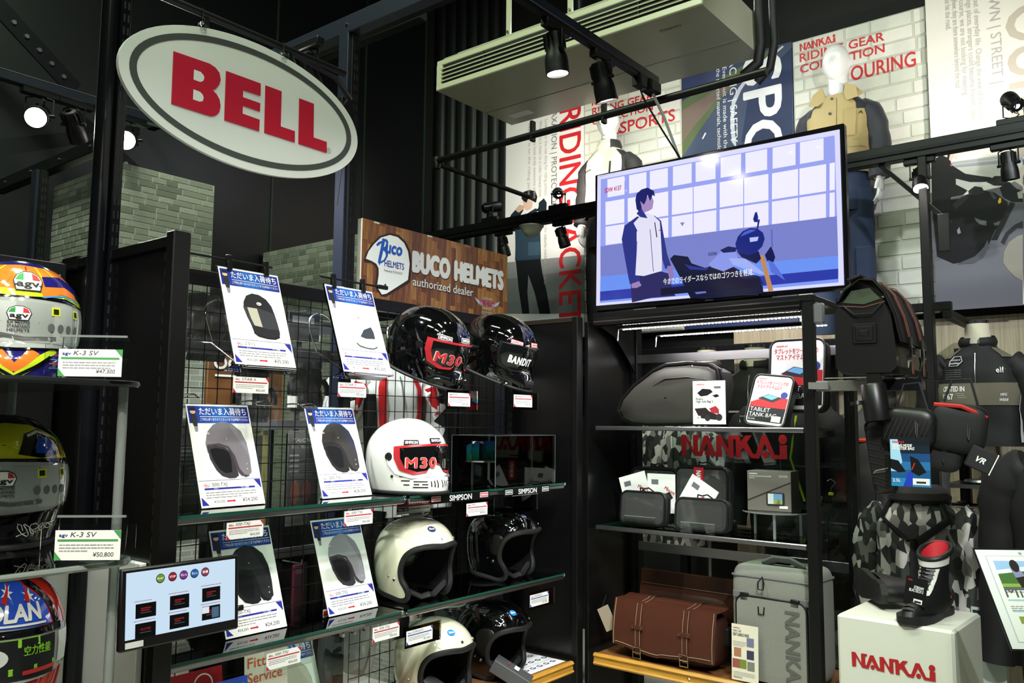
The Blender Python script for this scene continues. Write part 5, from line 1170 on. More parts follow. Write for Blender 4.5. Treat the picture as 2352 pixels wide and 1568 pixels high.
b.build('paintwork', t); b = MB(HWHT).text('NOLAN', .03, 0, 0, fn=wrap(H, .1, .058, .003), align='C', bold=.04, shear=.1, width=.13); strip(b, HWHT, H, [(-.2, .052), (.62, .05)], .004, .003); b.build('brand_lettering', t)
b = MB(HBLK); blob(b, H, [(-1.1, .044), (.9, .044), (.9, .03), (-1.1, .03)], 1, .02, .0056, 6)
b.use(flat('16181a')); blob(b, H, [(-1.0, .026), (.75, .026), (.75, -.05), (-1.0, -.05)], 1, .02, .0052, 8)
strip(b, flat('8ac832'), H, [(-1, .016), (.5, .02)], .016, .0056); strip(b, flat('8ac832'), H, [(-1, -.04), (.75, -.03)], .013, .0056); strip(b, flat('c03030'), H, [(.3, -.038), (.75, -.036)], .008, .006)
b.use(flat('d8dcd8')); blob(b, H, sbox(.95, -.004, .035, .06), 1, .02, .0058, 3); blob(b, H, soval(-.05, -.006, .05, .036), 1, .02, .0058, 3)
b.use(flat('8ac832')).text('空力性能', .014, 0, 0, fn=wrap(H, .48, -.004, .006), align='C', bold=.02, width=.05)
b.use(flat('f0f0f0')).text('303', .016, 0, 0, fn=wrap(H, -.55, .0, .006), align='C', bold=.03, shear=.3).text('Nolangroup', .009, 0, 0, fn=wrap(H, .3, -.075, .0015), align='C', bold=.02, width=.06)
b.build('visor_film_print', t)
# price tags on acrylic holders of the tower
tag_card(Matrix.Translation((-1.56, .72, 1.605)) @ Matrix.Rotation(.25, 4, 'Z') @ M3((0, 0, 0), (.87, .49, 0), (0, 0, 1)), 'K-3 SV', '47,300', 'agv', 'green-cornered price tag beside the multicolour helmet', '4a9a52', h=.05, w=.112, holder=.0)
tag_card(Matrix.Translation((-1.53, .72, 1.28)) @ Matrix.Rotation(.25, 4, 'Z') @ M3((0, 0, 0), (.87, .49, 0), (0, 0, 1)), 'K-3 SV', '50,800', 'agv', 'green-cornered price tag beside the yellow-browed helmet', '4a9a52', h=.052, w=.112, holder=.0)
for k, (M, lab) in enumerate(((Matrix.Translation((-1.585, .735, 1.577)), 'clear acrylic easel behind the multicolour helmet tag'), (Matrix.Translation((-1.555, .735, 1.247)), 'clear acrylic easel behind the yellow-browed helmet tag'))):
    t = thing('acrylic_easel', lab, 'tag holder', M @ Matrix.Rotation(.76, 4, 'Z')); MB(ACRYL).box((0, .01, .04), (.12, .003, .08), R=Matrix.Rotation(-.15, 3, 'X')).build('back', t); MB(ACRYLE).box((0, .004, .08), (.12, .004, .004)).build('rim', t)
# dark cabinet and boxes behind the tower
t = thing('back_cabinet', 'dark cabinet behind the acrylic tower', 'cabinet', Matrix.Translation((-2.95, .55, 0)))
MB(BLACK).span((-.3, -.9, 0), (.28, .58, 1.78), .003).build('body', t); MB(mat('beige_board', '9a8c78', .6)).span((.281, -.85, .9), (.285, .2, 1.5)).build('door', t)
for k, (y0, y1) in enumerate(((.55, .855), (.865, 1.14))):
    t = thing('product_box', ('black product box with a white price sticker on the cabinet', 'black product box with a red sticker on the cabinet')[k], 'box', Matrix.Translation((-2.76, (y0 + y1) / 2, 1.782)))
    MB(mat('black_carton', '15151b', .45)).box((0, 0, .098), (.2, y1 - y0, .196), .002).build('carton', t)
    b = MB(WHITEP)
    if k == 0: b.box((.101, .08, .16), (.001, .045, .055)).use(mat('blue_tape', '2a6ac0', .4)).box((.101, .15, .098), (.001, .004, .19))
    else: b.use(flat('c04a50')).box((.101, -.1, .18), (.001, .015, .02)).use(WHITEP).box((.101, .08, .15), (.001, .08, .02))
    b.build('stickers', t)

# ------------------------------------------------------------------ small touch monitor
t = thing('touch_monitor', 'small black touch monitor showing video thumbnails', 'monitor', onX(-1.99, 1.185, .955, .06))
MB(PLASTIC).box((0, .0945, -.009), (.322, .192, .018), .004).build('casing', t)
SC = glow('cfe6fa', .62); MB(SC).box((0, .103, .0006), (.296, .156, .001)).build('screen', t)
z = .0014
for k, (x, c, s) in enumerate(((-.062, '7aa82a', 'PLAY'), (-.03, 'a82030', 'STOP'), (.0, '8a3a9a', 'ボリューム'), (.03, '2a6ab8', 'ボリューム'), (.06, 'a04058', '音量'))):
    MB(glow('30343a', .2)).disc(x, .158, .0115, None, z, 20).use(glow(c, .5)).disc(x, .1585, .0098, None, z + .0002, 20).use(glow('ffffff', .6)).text(s, .005, x, .156, z + .0004, 'C', bold=.02, width=.016).build('screen_button', t)
for i in range(3):
    for j in range(2):
        x = -.098 + i * .088; y = .088 - j * .046 + (.006 * i); b = MB()
        b.use(glow('0c1218', .05)).rect(x - .026, y - .017, x + .026, y + .017, z); b.use(glow('b02030', .45)); b.text('GLOVES', .006, x, y, z + .0003, 'C', bold=.01, width=.026) if (i, j) == (0, 1) else b.lines(x - .013, y + .008, .026, .01, 2, z + .0003, .4, .6); b.use(glow('5a7a80', .25)).rect(x - .014, y - .006, x + .014, y - .004, z + .0003)
        b.use(glow('c05060', .5)).lines(x - .03, y + .025, .06, .004, 1, z)
        if i == 2 and j: b.use(glow('5a80a0', .4)).rect(x + .002, y - .014, x + .022, y + .012, z + .0005).use(glow('e8eef2', .6)).rect(x - .026, y, x - .006, y + .016, z + .0006)
        b.build('thumbnail', t)
MB(WHITEP).box((-.125, .012, .0006), (.045, .014, .0006)).build('sticker', t); MB(PLASTIC).box((.168, .05, -.006), (.02, .014, .01), .002).build('plug', t)
MB(BLACK).tube([(0, .09, -.018), (0, .07, -.06), (-.05, .06, -.08), (-.09, .06, -.1)], .012, 8).build('arm', t)

# ------------------------------------------------------------------ leaflets low on the left
t = thing('leaflet', 'red folded catalogue standing on the wooden shelf', 'leaflet', onX(-2.13, 1.31, .505, .15))
MB(flat('b02430')).box((0, .155, 0), (.22, .31, .003)).build('cover', t); MB(WHT).disc(.05, .27, .03, .03, .002, 24).use(flat('b02430')).disc(.05, .27, .026, .026, .0022, 24).build('emblem', t); MB(WHT).text('M31', .016, -.08, .275, .002, bold=.02).build('lettering', t)
t = thing('leaflet', 'blue notice leaning over the red catalogue', 'leaflet', onX(-2.09, 1.42, .505, .12))
MB(flat('2a4aa8')).box((0, .14, 0), (.1, .28, .002)).build('sheet', t); MB(WHT).text('ま入荷待ち', .02, 0, .24, .002, 'C', bold=.01, width=.09).text('スタッフまで', .01, 0, .215, .002, 'C', width=.085).build('lettering', t)
t = thing('leaflet', 'cream Fitting Service leaflet beside the blue-headed poster', 'leaflet', onX(-2.16, 1.575, .505, .08))
MB(flat('e6e2d4')).box((0, .158, 0), (.15, .316, .002)).build('sheet', t); MB(flat('d8603a')).text('Fitting', .03, -.065, .275, .0015, bold=.01, width=.12).text('Service', .03, -.065, .232, .0015, bold=.01, width=.12).build('headline', t); MB(flat('8a8a88')).lines(-.065, .21, .13, .08, 8, .0015).build('small_print', t)

# ------------------------------------------------------------------ soft-shape helpers
def sgp(a, e): return math.copysign(abs(a) ** e, a)
def pillow(b, c, d, n=4.0, nu=28, nv=14, warp=None):
    e = 2 / n
    def f(u, v):
        a = u * 2 * PI; q = (v - .5) * PI * .999
        p = (d[0] / 2 * sgp(math.cos(q), e) * sgp(math.cos(a), e), d[1] / 2 * sgp(math.cos(q), e) * sgp(math.sin(a), e), d[2] / 2 * sgp(math.sin(q), e))
        if warp: p = warp(*p)
        return (p[0] + c[0], p[1] + c[1], p[2] + c[2])
    return b.grid(nu, nv, f, cu=True)
def interp(levels, z):
    L = levels
    if z <= L[0][0]: return L[0][1:]
    for a, c in zip(L, L[1:]):
        if z <= c[0]:
            t = (z - a[0]) / (c[0] - a[0]); t = t * t * (3 - 2 * t) * .5 + t * .5; return tuple(p + (q - p) * t for p, q in zip(a[1:], c[1:]))
    return L[-1][1:]
def torso_fn(levels, fold=.006, seed=0, n=2.5):
    ph = [seed * 1.7 + k for k in range(4)]
    def T(ang, z, off=0):
        w, d, cy = interp(levels, z); c, s = math.cos(ang), math.sin(ang); e = 2 / n
        k = fold * (math.sin(ang * 3 + z * 9 + ph[0]) * .5 + math.sin(ang * 7 - z * 14 + ph[1]) * .3 + math.sin(z * 38 + ang * 2 + ph[2]) * .25)
        return ((w + k + off) * sgp(c, e), cy + (d + k + off) * sgp(s, e), z)
    return T
def torso(b, T, z0, z1, nv=26, nu=44): return b.grid(nu, nv, lambda u, v: T(u * 2 * PI, z0 + (z1 - z0) * v), cu=True)
def patch(b, T, a0, a1, z0, z1, off=.003, nu=10, nv=8): return b.grid(nu, nv, lambda u, v: T(rad(a0 + (a1 - a0) * u), z0 + (z1 - z0) * v, off))
def sleeve(b, pts, rs, n=14, wr=.004, seed=0, seg=5):
    P = [Vector(p) for p in pts]; o = []; r = []
    for i in range(len(P) - 1):
        for k in range(seg):
            t = k / seg; p0 = P[max(0, i - 1)]; p1 = P[i]; p2 = P[i + 1]; p3 = P[min(len(P) - 1, i + 2)]
            o.append(.5 * (2 * p1 + (p2 - p0) * t + (2 * p0 - 5 * p1 + 4 * p2 - p3) * t * t + (3 * p1 - p0 - 3 * p2 + p3) * t ** 3)); r.append(rs[i] + (rs[i + 1] - rs[i]) * t + wr * math.sin((i * seg + k) * 2.3 + seed))
    o.append(P[-1]); r.append(rs[-1]); return b.tube(o, 0, n, rs=r)
def head(b, c, s=1.0):
    def g(x, m, w): return math.exp(-((x - m) / w) ** 2)
    def f(u, v):
        az = u * 2 * PI - PI; el = (v - .5) * PI * .998; x, y, z = math.sin(az) * math.cos(el), -math.cos(az) * math.cos(el), math.sin(el)
        a = .078 * (1 - .24 * max(0, -z) ** 1.3); d = .098 if y < 0 else .104
        p = [x * a, y * d * (1 - .1 * max(0, -z)), z * .122]
        fr = max(0, -y); A = math.degrees(az); E = math.degrees(el)
        o = .020 * g(A, 0, 7) * g(E, -10, 9) + .007 * g(A, 0, 9) * g(E, 6, 12) - .009 * (g(A, 22, 9) + g(A, -22, 9)) * g(E, 6, 8) + .004 * (g(A, 20, 14) + g(A, -20, 14)) * g(E, 17, 5) + .005 * g(A, 0, 13) * g(E, -33, 4) + .003 * g(A, 0, 12) * g(E, -40, 3) + .009 * g(A, 0, 20) * g(E, -58, 10)
        p[1] -= o * 1.0
        ear = .012 * (g(A, 92, 7) + g(A, -92, 7)) * g(E, -6, 14); p[0] += math.copysign(ear, p[0])
        return (c[0] + p[0] * s, c[1] + p[1] * s, c[2] + p[2] * s)
    return b.grid(48, 40, f, cu=True)
def hand(b, w, side, s=1.0):
    """hanging hand: palm plus five separate, slightly curled fingers"""
    w = Vector(w); pillow(b, w + Vector((0, 0, -.045)) * s, (.032 * s, .075 * s, .1 * s), 3, 14, 8)
    for k, (dy, l) in enumerate(((-.028, .066), (-.0095, .076), (.0095, .07), (.027, .055))):
        a = w + Vector((0, dy, -.085)) * s; b.tube([a, a + Vector((-side * .006, 0, -l * .45)) * s, a + Vector((-side * .018, 0, -l * .8)) * s, a + Vector((-side * .03, 0, -l)) * s], 0, 8, rs=[.0098 * s, .0092 * s, .0082 * s, .006 * s])
    a = w + Vector((0, -.034, -.03)) * s; b.tube([a, a + Vector((-side * .004, -.018, -.028)) * s, a + Vector((-side * .012, -.02, -.055)) * s], 0, 8, rs=[.012 * s, .0105 * s, .008 * s])
    return b
MANQ = mat('white_mannequin', 'e9e9e6', .3)

# ------------------------------------------------------------------ mannequins above the shelves
def mannequin(x, y, label, bodym, sleevem, legm, extra):
    t = thing('mannequin', label, 'mannequin', Matrix.Translation((x, y, 2.0)))
    b = MB(MANQ); head(b, (0, -.02, 1.655)); b.tube([(0, .0, 1.36), (0, .0, 1.46), (0, -.004, 1.53), (0, -.008, 1.6)], 0, 18, rs=[.085, .06, .056, .056])
    Tb = torso_fn([(.9, .15, .1, 0), (1.1, .15, .1, 0), (1.3, .18, .1, 0), (1.4, .12, .07, 0)], 0); torso(b, Tb, .9, 1.4, 8, 20)
    for s in (-1, 1):
        b.tube([(s * .15, 0, 1.34), (s * .215, .02, 1.1), (s * .222, -.02, .92)], 0, 10, rs=[.05, .042, .03]); hand(b, (s * .225, -.03, .93), s)
    b.build('body', t)
    lv = [(.96, .178, .135, .0), (1.05, .175, .135, 0), (1.2, .178, .135, 0), (1.31, .185, .125, 0), (1.37, .175, .112, 0), (1.415, .13, .095, 0), (1.45, .082, .082, 0)]
    T = torso_fn(lv, .007, x); j = torso(MB(bodym), T, .96, 1.45).build('jacket', t)
    for s in (-1, 1):
        sleeve(MB(sleevem), [(s * .12, 0, 1.362), (s * .185, 0, 1.305), (s * .218, .01, 1.12), (s * .225, -.03, .93)], [.058, .072, .066, .055], 16, .004, x).build('sleeve', j)
    tr = MB(legm); Tt = torso_fn([(.74, .165, .115, 0), (.85, .165, .115, 0), (1.0, .15, .11, 0)], .004); torso(tr, Tt, .74, 1.0, 8, 28)
    for s in (-1, 1): sleeve(tr, [(s * .085, 0, .86), (s * .1, -.01, .5), (s * .105, .02, .04)], [.095, .082, .07], 16, .003, s)
    tr.build('trousers', t)
    extra(t, j, T)
    return t
TAN = mat('tan_shell_fabric', 'a5925f', .6, noise=.06, scale=30, sheen=.2); NVY = mat('navy_shell_fabric', '151a24', .65, noise=.1, scale=40, sheen=.2); DENIM = mat('dark_denim', '26344e', .85, noise=.25, scale=220)
CRM = mat('cream_shell_fabric', 'd8d2be', .6, noise=.04, scale=30); CHAR = mat('charcoal_fabric', '2a2827', .7, noise=.1, scale=40)
def tan_extra(t, j, T):
    for s in (-1, 1): patch(MB(NVY), T, -90 + s * 88, -90 + s * 40, 1.33, 1.435, .003).build('shoulder_yoke', j)
    b = MB(TAN).grid(24, 4, lambda u, v: ((.078 + .028 * v) * math.cos(rad(-50 + 280 * u)), (.076 + .03 * v) * math.sin(rad(-50 + 280 * u)) + .005, 1.425 + .075 * v - .03 * v * math.sin(rad(-50 + 280 * u)) * 0))
    pillow(b, (0, .075, 1.44), (.2, .09, .1), 2.6, 20, 10)
    for s in (-1, 1): b.add([(s * .05, -.072, 1.43), (s * .068, -.09, 1.505), (s * .125, -.085, 1.47), (s * .14, -.095, 1.40), (s * .085, -.115, 1.385)], [(0, 1, 2, 3, 4)]).add([(s * .05, -.06, 1.43), (s * .068, -.08, 1.505), (s * .125, -.06, 1.47), (s * .16, -.05, 1.43), (s * .14, -.095, 1.40)], [(0, 1, 2, 3, 4)])
    b.build('hood_collar', j)
    patch(MB(TAN), T, -98, -86, .96, 1.42, .005).build('placket', j)
    for z in (1.42, 1.32, 1.22, 1.12, 1.03):
        p = Vector(T(rad(-92), z, .006)); MB(PLASTIC).cyl(p, p + Vector((0, -.006, 0)), .008, n=12).build('button', j)
    patch(MB(TAN), T, -74, -52, 1.17, 1.33, .006).build('chest_pocket', j); patch(MB(TAN), T, -68, -28, 1.0, 1.12, .008).build('hip_pocket', j); patch(MB(TAN), T, -68, -28, 1.10, 1.135, .014).build('pocket_flap', j)
    b = MB(flat('3a3428')); a = [T(rad(g), zz, .008) for g, zz in ((-48, 1.29), (-42, 1.315), (-36, 1.29), (-42, 1.302))]; b.add(a, [(0, 1, 2, 3)]); b.build('chest_logo', j)
    MB(NVY).tube([(.224, -.03, .96), (.225, -.032, .922)], .06, 16).build('cuff', j)
    MB(DENIM).box((.14, -.06, .42), (.09, .1, .2), .01).build('leg_pocket', t); MB(WHITEP).box((.06, -.11, .2), (.05, .002, .16), R=Matrix.Rotation(.15, 3, 'Y')).build('hang_tag', t)
mannequin(-1.5, 5.0, 'white mannequin in a tan and navy hooded jacket with dark jeans', TAN, NVY, DENIM, tan_extra)
def cream_extra(t, j, T):
    for s in (-1, 1): patch(MB(CHAR), T, -90 + s * 90, -90 + s * 52, 1.2, 1.43, .003).build('shoulder_yoke', j)
    cl = lambda a0, a1: (lambda u, v: ((.08 + .01 * math.sin(v * PI)) * math.cos(rad(a0 + (a1 - a0) * u)), (.08 + .01 * math.sin(v * PI)) * math.sin(rad(a0 + (a1 - a0) * u)), 1.425 + .085 * v))
    MB(CRM).grid(16, 5, cl(-165, -55)).build('collar', j); MB(CHAR).grid(24, 5, cl(-55, 195)).build('collar_back', j)
    patch(MB(flat('2a2a2c')), T, -72, -68, 1.21, 1.33, .004, 3, 4).build('zip_pocket', j)
    b = MB(flat('c03038')); patch(b, T, -50, -34, 1.175, 1.182, .004, 4, 1); b.use(flat('2a2a2c')); patch(b, T, -46, -34, 1.2, 1.208, .004, 4, 1); b.build('stripes', j)
    b = MB(flat('2a2a2c')).text('NANKAI', .014, 0, 0, fn=lambda x, y: T(rad(-125) + x / .15, 1.285 + y, .005), align='C', bold=.02, width=.09); b.build('chest_lettering', j)
mannequin(-3.1, 5.0, 'white mannequin in a cream jacket with charcoal sleeves', CRM, CHAR, mat('black_trousers', '121214', .8), cream_extra)

# ------------------------------------------------------------------ television
t = thing('television', 'large flat television showing a man beside a motorcycle', 'television', onY(-1.468, 3.12, 2.312))
MB(mat('tv_black', '09090b', .18)).box((0, -.002, -.022), (1.095, .622, .034), .004).build('casing', t)
b = MB(); pictures(b, TV_PICTURE, .0004, lambda c: glow(c, .66), .0001)
b.use(glow('c03070', .66)).text('SDW 4137', .021, -.485, .213, .011, bold=.02, width=.085)
b.use(glow('ffffff', .7)).text('今までのライダースならではのゴワつきを軽減、', .021, -.20, -.226, .0092, width=.395)
b.use(glow('f4f4ff', .7)).text('N', .014, .45, .225, .0092, bold=.02).text('W', .014, .34, .225, .0092, bold=.02).text('ング', .011, -.405, .25, .0092).text('ジャケ', .01, -.41, .2, .0092).text('ケット', .011, -.22, .237, .0092)
b.use(glow('8a8ab0', .8)).text('南海部品南海ライディングギア', .007, -.515, .2905, .0092, width=.09); b.use(glow('26326a', .5)).text('SUZUKI', .013, .005, -.128, .0092, bold=.02, rot=-.05, width=.036)
o = b.build('screen_picture', t, smooth=False)
MB(STEEL).box((0, -.308, -.003), (.035, .004, .002)).build('brand_plate', t)
MB(BLACK).box((0, -.3185, -.05), (.5, .013, .07), .003).build('mount', t)

# ------------------------------------------------------------------ bag display unit (faces -Y)
t = thing('bag_display_rack', 'black open shelving rack for bags under the television', 'shelf rack', Matrix.Identity(4))
MB(BLACK).span((-1.083, 3.085, 0), (-1.043, 3.125, 1.985), .002).build('front_post', t)
for x in (-2.03, -1.04):
    MB(BLACK).span((x - .02, 3.48, 0), (x + .02, 3.53, 1.98), .002).build('rear_post', t)
    b = MB(DARK)
    for k in range(44): b.box((x, 3.4795, .1 + k * .042), (.006, .001, .026))
    b.build('slots', t)
MB(BLACKG).span((-2.068, 3.12, 0), (-2.05, 3.6, 1.955), .001).build('side_board', t)
MB(BLACK).span((-2.0, 3.08, 1.962), (-1.04, 3.52, 1.985), .002).build('canopy', t)
MB(BLACKG).span((-2.0, 3.075, 1.925), (-1.083, 3.1, 1.97), .006).build('canopy_front', t)
MB(mat('satin_edge', '6a6062', .25, .8)).span((-1.99, 3.073, 1.943), (-1.085, 3.0755, 1.949)).build('canopy_trim', t)
b = MB(BLACK).prism([(3.1, 1.96), (3.48, 1.96), (3.48, 1.74), (3.42, 1.8), (3.3, 1.9)], -.002, .002); b.v = [(-2.02 + z, x, y) for x, y, z in b.v]; b.build('bracket', t)
for z in (1.81, .942): MB(STEEL).span((-2.02, 3.485, z - .02), (-1.05, 3.497, z + .02), .001).build('back_bar', t)
MB(ALU).span((-1.04, 3.08, 1.875), (-1.0, 3.1, 1.95), .006).build('lamp_end_cap', t)
LED = mat('led_bead', 'fff4ee', .3, emit=25)
for k, (y, z, x0) in enumerate(((3.15, 1.915, -1.89), (3.40, 1.905, -1.84))):
    t = thing('led_strip', ('lit LED strip under the front of the rack canopy', 'lit LED strip under the back of the rack canopy')[k], 'led strip', Matrix.Identity(4))
    MB(mat('white_pcb', 'd8d8d8', .4)).span((x0, y - .004, z), (-1.09, y + .004, z + .004)).build('strip', t)
    b = MB(LED); n = 52
    for i in range(n): b.box((x0 + (i + .5) * (-1.09 - x0) / n, y, z - .002), (.008, .005, .004))
    b.build('led_beads', t)
    MB(mat('white_cable', 'c8ccd0', .4)).tube([(x0, y, z + .002), (x0 - .02, y, z), (x0 - .025, y, z - .05)], .003, 6).build('wire', t)
    lamp('AREA', 'led_strip_light', ((x0 - 1.09) / 2, y, z - .008), ((x0 - 1.09) / 2, y - (.02 if k == 0 else 0), 0), 1.9, (1, .96, .95), .8, sy=.012)
def rack_shelf(z, label, y1=3.47):
    t = thing('glass_shelf', label, 'shelf', Matrix.Translation((-1.545, 3.1, z)))
    MB(GLASS).span((-.455, .012, -.008), (.455, y1 - 3.1, 0)).build('pane', t); MB(GLASSEDGE).span((-.456, .012, -.008), (-.4545, y1 - 3.1, 0)).build('side_edge', t)
    MB(STEEL).span((-.455, 0, -.016), (.455, .014, .002), .003).build('front_rail', t)
    for x in (-.45, .45): MB(DARKM).span((x - .003, .03, -.035), (x + .003, y1 - 3.1, -.009)).build('bracket', t)
rack_shelf(1.492, 'upper glass shelf holding the moulded side bag and tablet cases'); rack_shelf(1.068, 'middle glass shelf holding clear pouches and a navigation box')
base_shelf(Matrix.Translation((-1.54, 3.1, .535)), .92, .42, 'low wooden shelf with ochre moulding under the brown leather bags')
t = thing('logo_glass', 'clear glass back panel with red NANKAI lettering', 'glass panel', onY(-1.84, 3.505, 1.075))
MB(GLASS).box((.39, .2, -.003), (.78, .4, .005)).build('pane', t)
b = MB(mat('red_film', 'c01820', .4)).logo(.045, .285, .49, .001, h=1.15); b.build('lettering', t)

# ------------------------------------------------------------------ goods on the rack
GREYB = mat('moulded_grey_bag', '33302d', .55, noise=.08, scale=60); GREYD = mat('moulded_bag_dark', '1e1d1d', .5); PIPING = mat('black_piping', '0e0e10', .4); PVC = sheet('clear_pvc', 'dfe2e2', fres=1.6, rough=.05, body=.05)
t = thing('side_bag', 'grey moulded motorcycle side bag with black zip piping', 'bag', Matrix.Translation((-1.70, 3.27, 1.494)))
O = [(-.255, .07), (-.235, .115), (-.18, .17), (-.08, .235), (-.02, .256), (.08, .26), (.17, .25), (.205, .23), (.215, .18), (.2, .1), (.175, .03), (.13, .012), (-.1, .008), (-.19, .015), (-.235, .035)]
b = MB(GREYB); ctr = (0, .12); rings = ((1, 0), (.97, -.05), (.9, -.075), (.6, -.09), (.02, -.092)); n = len(O)
b.grid(n, 4, lambda u, v: (ctr[0] + (O[int(round(u * n)) % n][0] - ctr[0]) * rings[int(round(v * 4))][0], rings[int(round(v * 4))][1], ctr[1] + (O[int(round(u * n)) % n][1] - ctr[1]) * rings[int(round(v * 4))][0]), cu=True).build('front_shell', t, angle=60)
b = MB(GREYD); b.prism(O, -.12, .0); b.v = [(x, -z, y) for x, y, z in b.v]; b.build('back_shell', t)
MB(PIPING).tube([(-.235, -.06, .07), (-.12, -.084, .14), (.0, -.0925, .2), (.1, -.091, .205), (.19, -.075, .19)], .0022, 6).build('crease', t)
for k in (0, -.035): MB(PIPING).tube([(x * 1.02, -.004 + k, (z - .12) * 1.03 + .124) for x, z in O], .0085, 6, closed=True).build('zip_piping', t)
MB(CHROME).tube([(.08, -.01, .262), (.09, -.03, .262), (.1, -.04, .25), (.1, -.04, .2)], .004, 6).build('zip_pull', t)
t = thing('strap_handle', 'black curved strap tube leaning behind the grey side bag', 'bag', Matrix.Translation((-1.86, 3.36, 1.6)))
MB(mat('black_leatherette', '141518', .4)).grid(20, 6, lambda u, v: (-.05 + v * .16 + .02 * math.cos(u * 2 * PI), .03 * math.sin(u * 2 * PI), .0 + v * .1 + .045 * math.cos(u * 2 * PI)), cu=True).build('sleeve', t); MB(DARK).tube([(.11 + .02 * math.cos(a), .03 * math.sin(a), .1 + .045 * math.cos(a)) for a in [k * PI / 10 for k in range(20)]], .003, 6, closed=True).build('rim', t)
def hangcard(M, w, h, label, fn, base='f0eeec', sleeve_=True, name='product_card'):
    t = thing(name, label, 'product card', M)
    MB(flat(base)).box((0, h / 2, 0), (w, h, .001)).build('sheet', t)
    if sleeve_: MB(sheet('plastic_bag', 'eef0f0')).box((0, h / 2, .003), (w + .012, h + .012, .0005)).build('plastic_sleeve', t)
    b = MB(); fn(b, w, h, .0009); b.build('print', t)
    return t
def bagcard(b, w, h, z):
    b.use(flat('c02830')).logo(-w * .38, h * .9, w * .24, z); b.use(flat('1a1a1c')).poly([(-w * .36, h * .72), (-w * .2, h * .82), (w * .05, h * .8), (w * .12, h * .74), (-w * .05, h * .66), (-w * .25, h * .64)], z).poly([(w * .1, h * .66), (w * .25, h * .69), (w * .32, h * .64), (w * .2, h * .61)], z)
    b.use(flat('4a4a4c')).text('Riders', .009, -w * .4, h * .56, z, bold=.02, width=w * .22).text('High Side Bag 2', .009, -w * .4, h * .5, z, bold=.02, width=w * .52)
    b.use(flat('2a2224')).poly([(-w * .45, h * .36), (-w * .1, h * .38), (0, h * .3), (w * .3, h * .2), (w * .4, h * .14), (w * .2, h * .1), (-w * .3, h * .14)], z).use(flat('a8303a')).poly([(-.0, h * .36), (w * .2, h * .42), (w * .3, h * .34), (w * .3, h * .24), (w * .08, h * .26)], z + .0002).use(flat('303030')).disc(-w * .05, h * .14, .012, None, z + .0003).disc(w * .3, h * .16, .014, None, z + .0003)
    b.use(flat('e8e8e8')).rect(-w * .4, h * .1, -w * .26, h * .19, z + .0004).use(flat('303030')).text('75L', .006, -w * .33, h * .13, z + .0006, 'C', bold=.02); b.use(flat('707072')).rect(w * .16, h * .82, w * .36, h * .87, z)
hangcard(onY(-1.49, 3.155, 1.505), .142, .175, 'product card hanging on the grey side bag', bagcard, 'f4f2f0', False)
CASE = mat('black_eva_case', '111113', .5, noise=.2, scale=200)
def tablet(M, s, label):
    t = thing('tablet_case', label, 'tablet case', M)
    w, h = .165 * s, .215 * s
    MB(CASE).prism(rrect(-w / 2, 0, w / 2, h, .025 * s), -.05 * s, 0).build('case', t, angle=50); MB(PIPING).tube([(x, y, .0) for x, y in rrect(-w / 2, 0, w / 2, h, .025 * s)], .004 * s, 6, closed=True).build('zip', t)
    b = MB(); z = .001; p = rrect(-w / 2 + .006, .006, w / 2 - .006, h - .006, .02 * s)
    b.use(mat('tablet_insert', 'eef0f2', .15, coat=1)).poly(p, z)
    b.use(flat('16161a')).poly([(-w / 2 + .01, .016 * s), (w / 2 - .01, .016 * s), (w / 2 - .008, h * .36), (-w / 2 + .008, h * .36)], z + .0003)
    b.use(flat('b8242c')).poly([(-w / 2 + .008, h * .36), (w / 2 - .008, h * .36), (w / 2 - .008, h * .56), (w * .0, h * .6), (-w / 2 + .008, h * .44)], z + .0004)
    b.use(flat('2a2a30')).poly([(-w * .3, h * .52), (-w * .05, h * .62), (w * .3, h * .56), (w * .1, h * .46)], z + .0006).use(flat('6aa8e0')).poly([(-w * .18, h * .56), (-w * .04, h * .61), (w * .2, h * .57), (w * .06, h * .51)], z + .0008)
    b.use(flat('c02830')).logo(-w * .38, h * .9, w * .2, z + .0004).text('タブレットをツーリングの', .013 * s, -w * .42, h * .81, z + .0006, bold=.02, width=w * .8).text('マストアイテムに!!', .014 * s, -w * .38, h * .72, z + .0006, bold=.02, width=w * .62)
    b.use(flat('c8ccd0')).text('TABLET', .017 * s, -w * .42, h * .27, z + .0008, width=w * .5).text('TANK BAG', .017 * s, -w * .42, h * .17, z + .0008, width=w * .68); b.text('BA-040', .007 * s, -w * .42, h * .1, z + .0008)
    b.use(WHITEP).rect(w * .16, .02 * s, w * .38, .034 * s + .01, z + .0008); b.use(flat('2c3c8c')).disc(w * .34, h * .62, .014 * s, None, z + .0009)
    b.build('print_insert', t)
    return t
tablet(onY(-1.20, 3.33, 1.56, .12), 1.35, 'large tablet case with red and white insert behind the rack post')
tablet(onY(-1.285, 3.2, 1.50, .35) @ Matrix.Rotation(-.12, 4, 'Z'), 1.0, 'smaller tablet case leaning on an acrylic stand')
for k, (x, y, z, lab) in enumerate(((-1.29, 3.17, 1.4925, 'clear stand under the smaller tablet case'), (-1.82, 3.17, 1.0685, 'clear stand holding the left clear pouch'), (-1.53, 3.12, 1.0685, 'clear stand holding the right clear pouch'))):
    t = thing('acrylic_stand', lab, 'display stand', Matrix.Translation((x, y, z))); MB(ACRYL).box((0, -.005, .022), (.15, .003, .044)).build('lip', t); MB(ACRYL).box((0, .05, .002), (.15, .11, .003)).build('base', t); MB(ACRYLE).box((0, -.005, .045), (.15, .0035, .002)).build('rim', t)
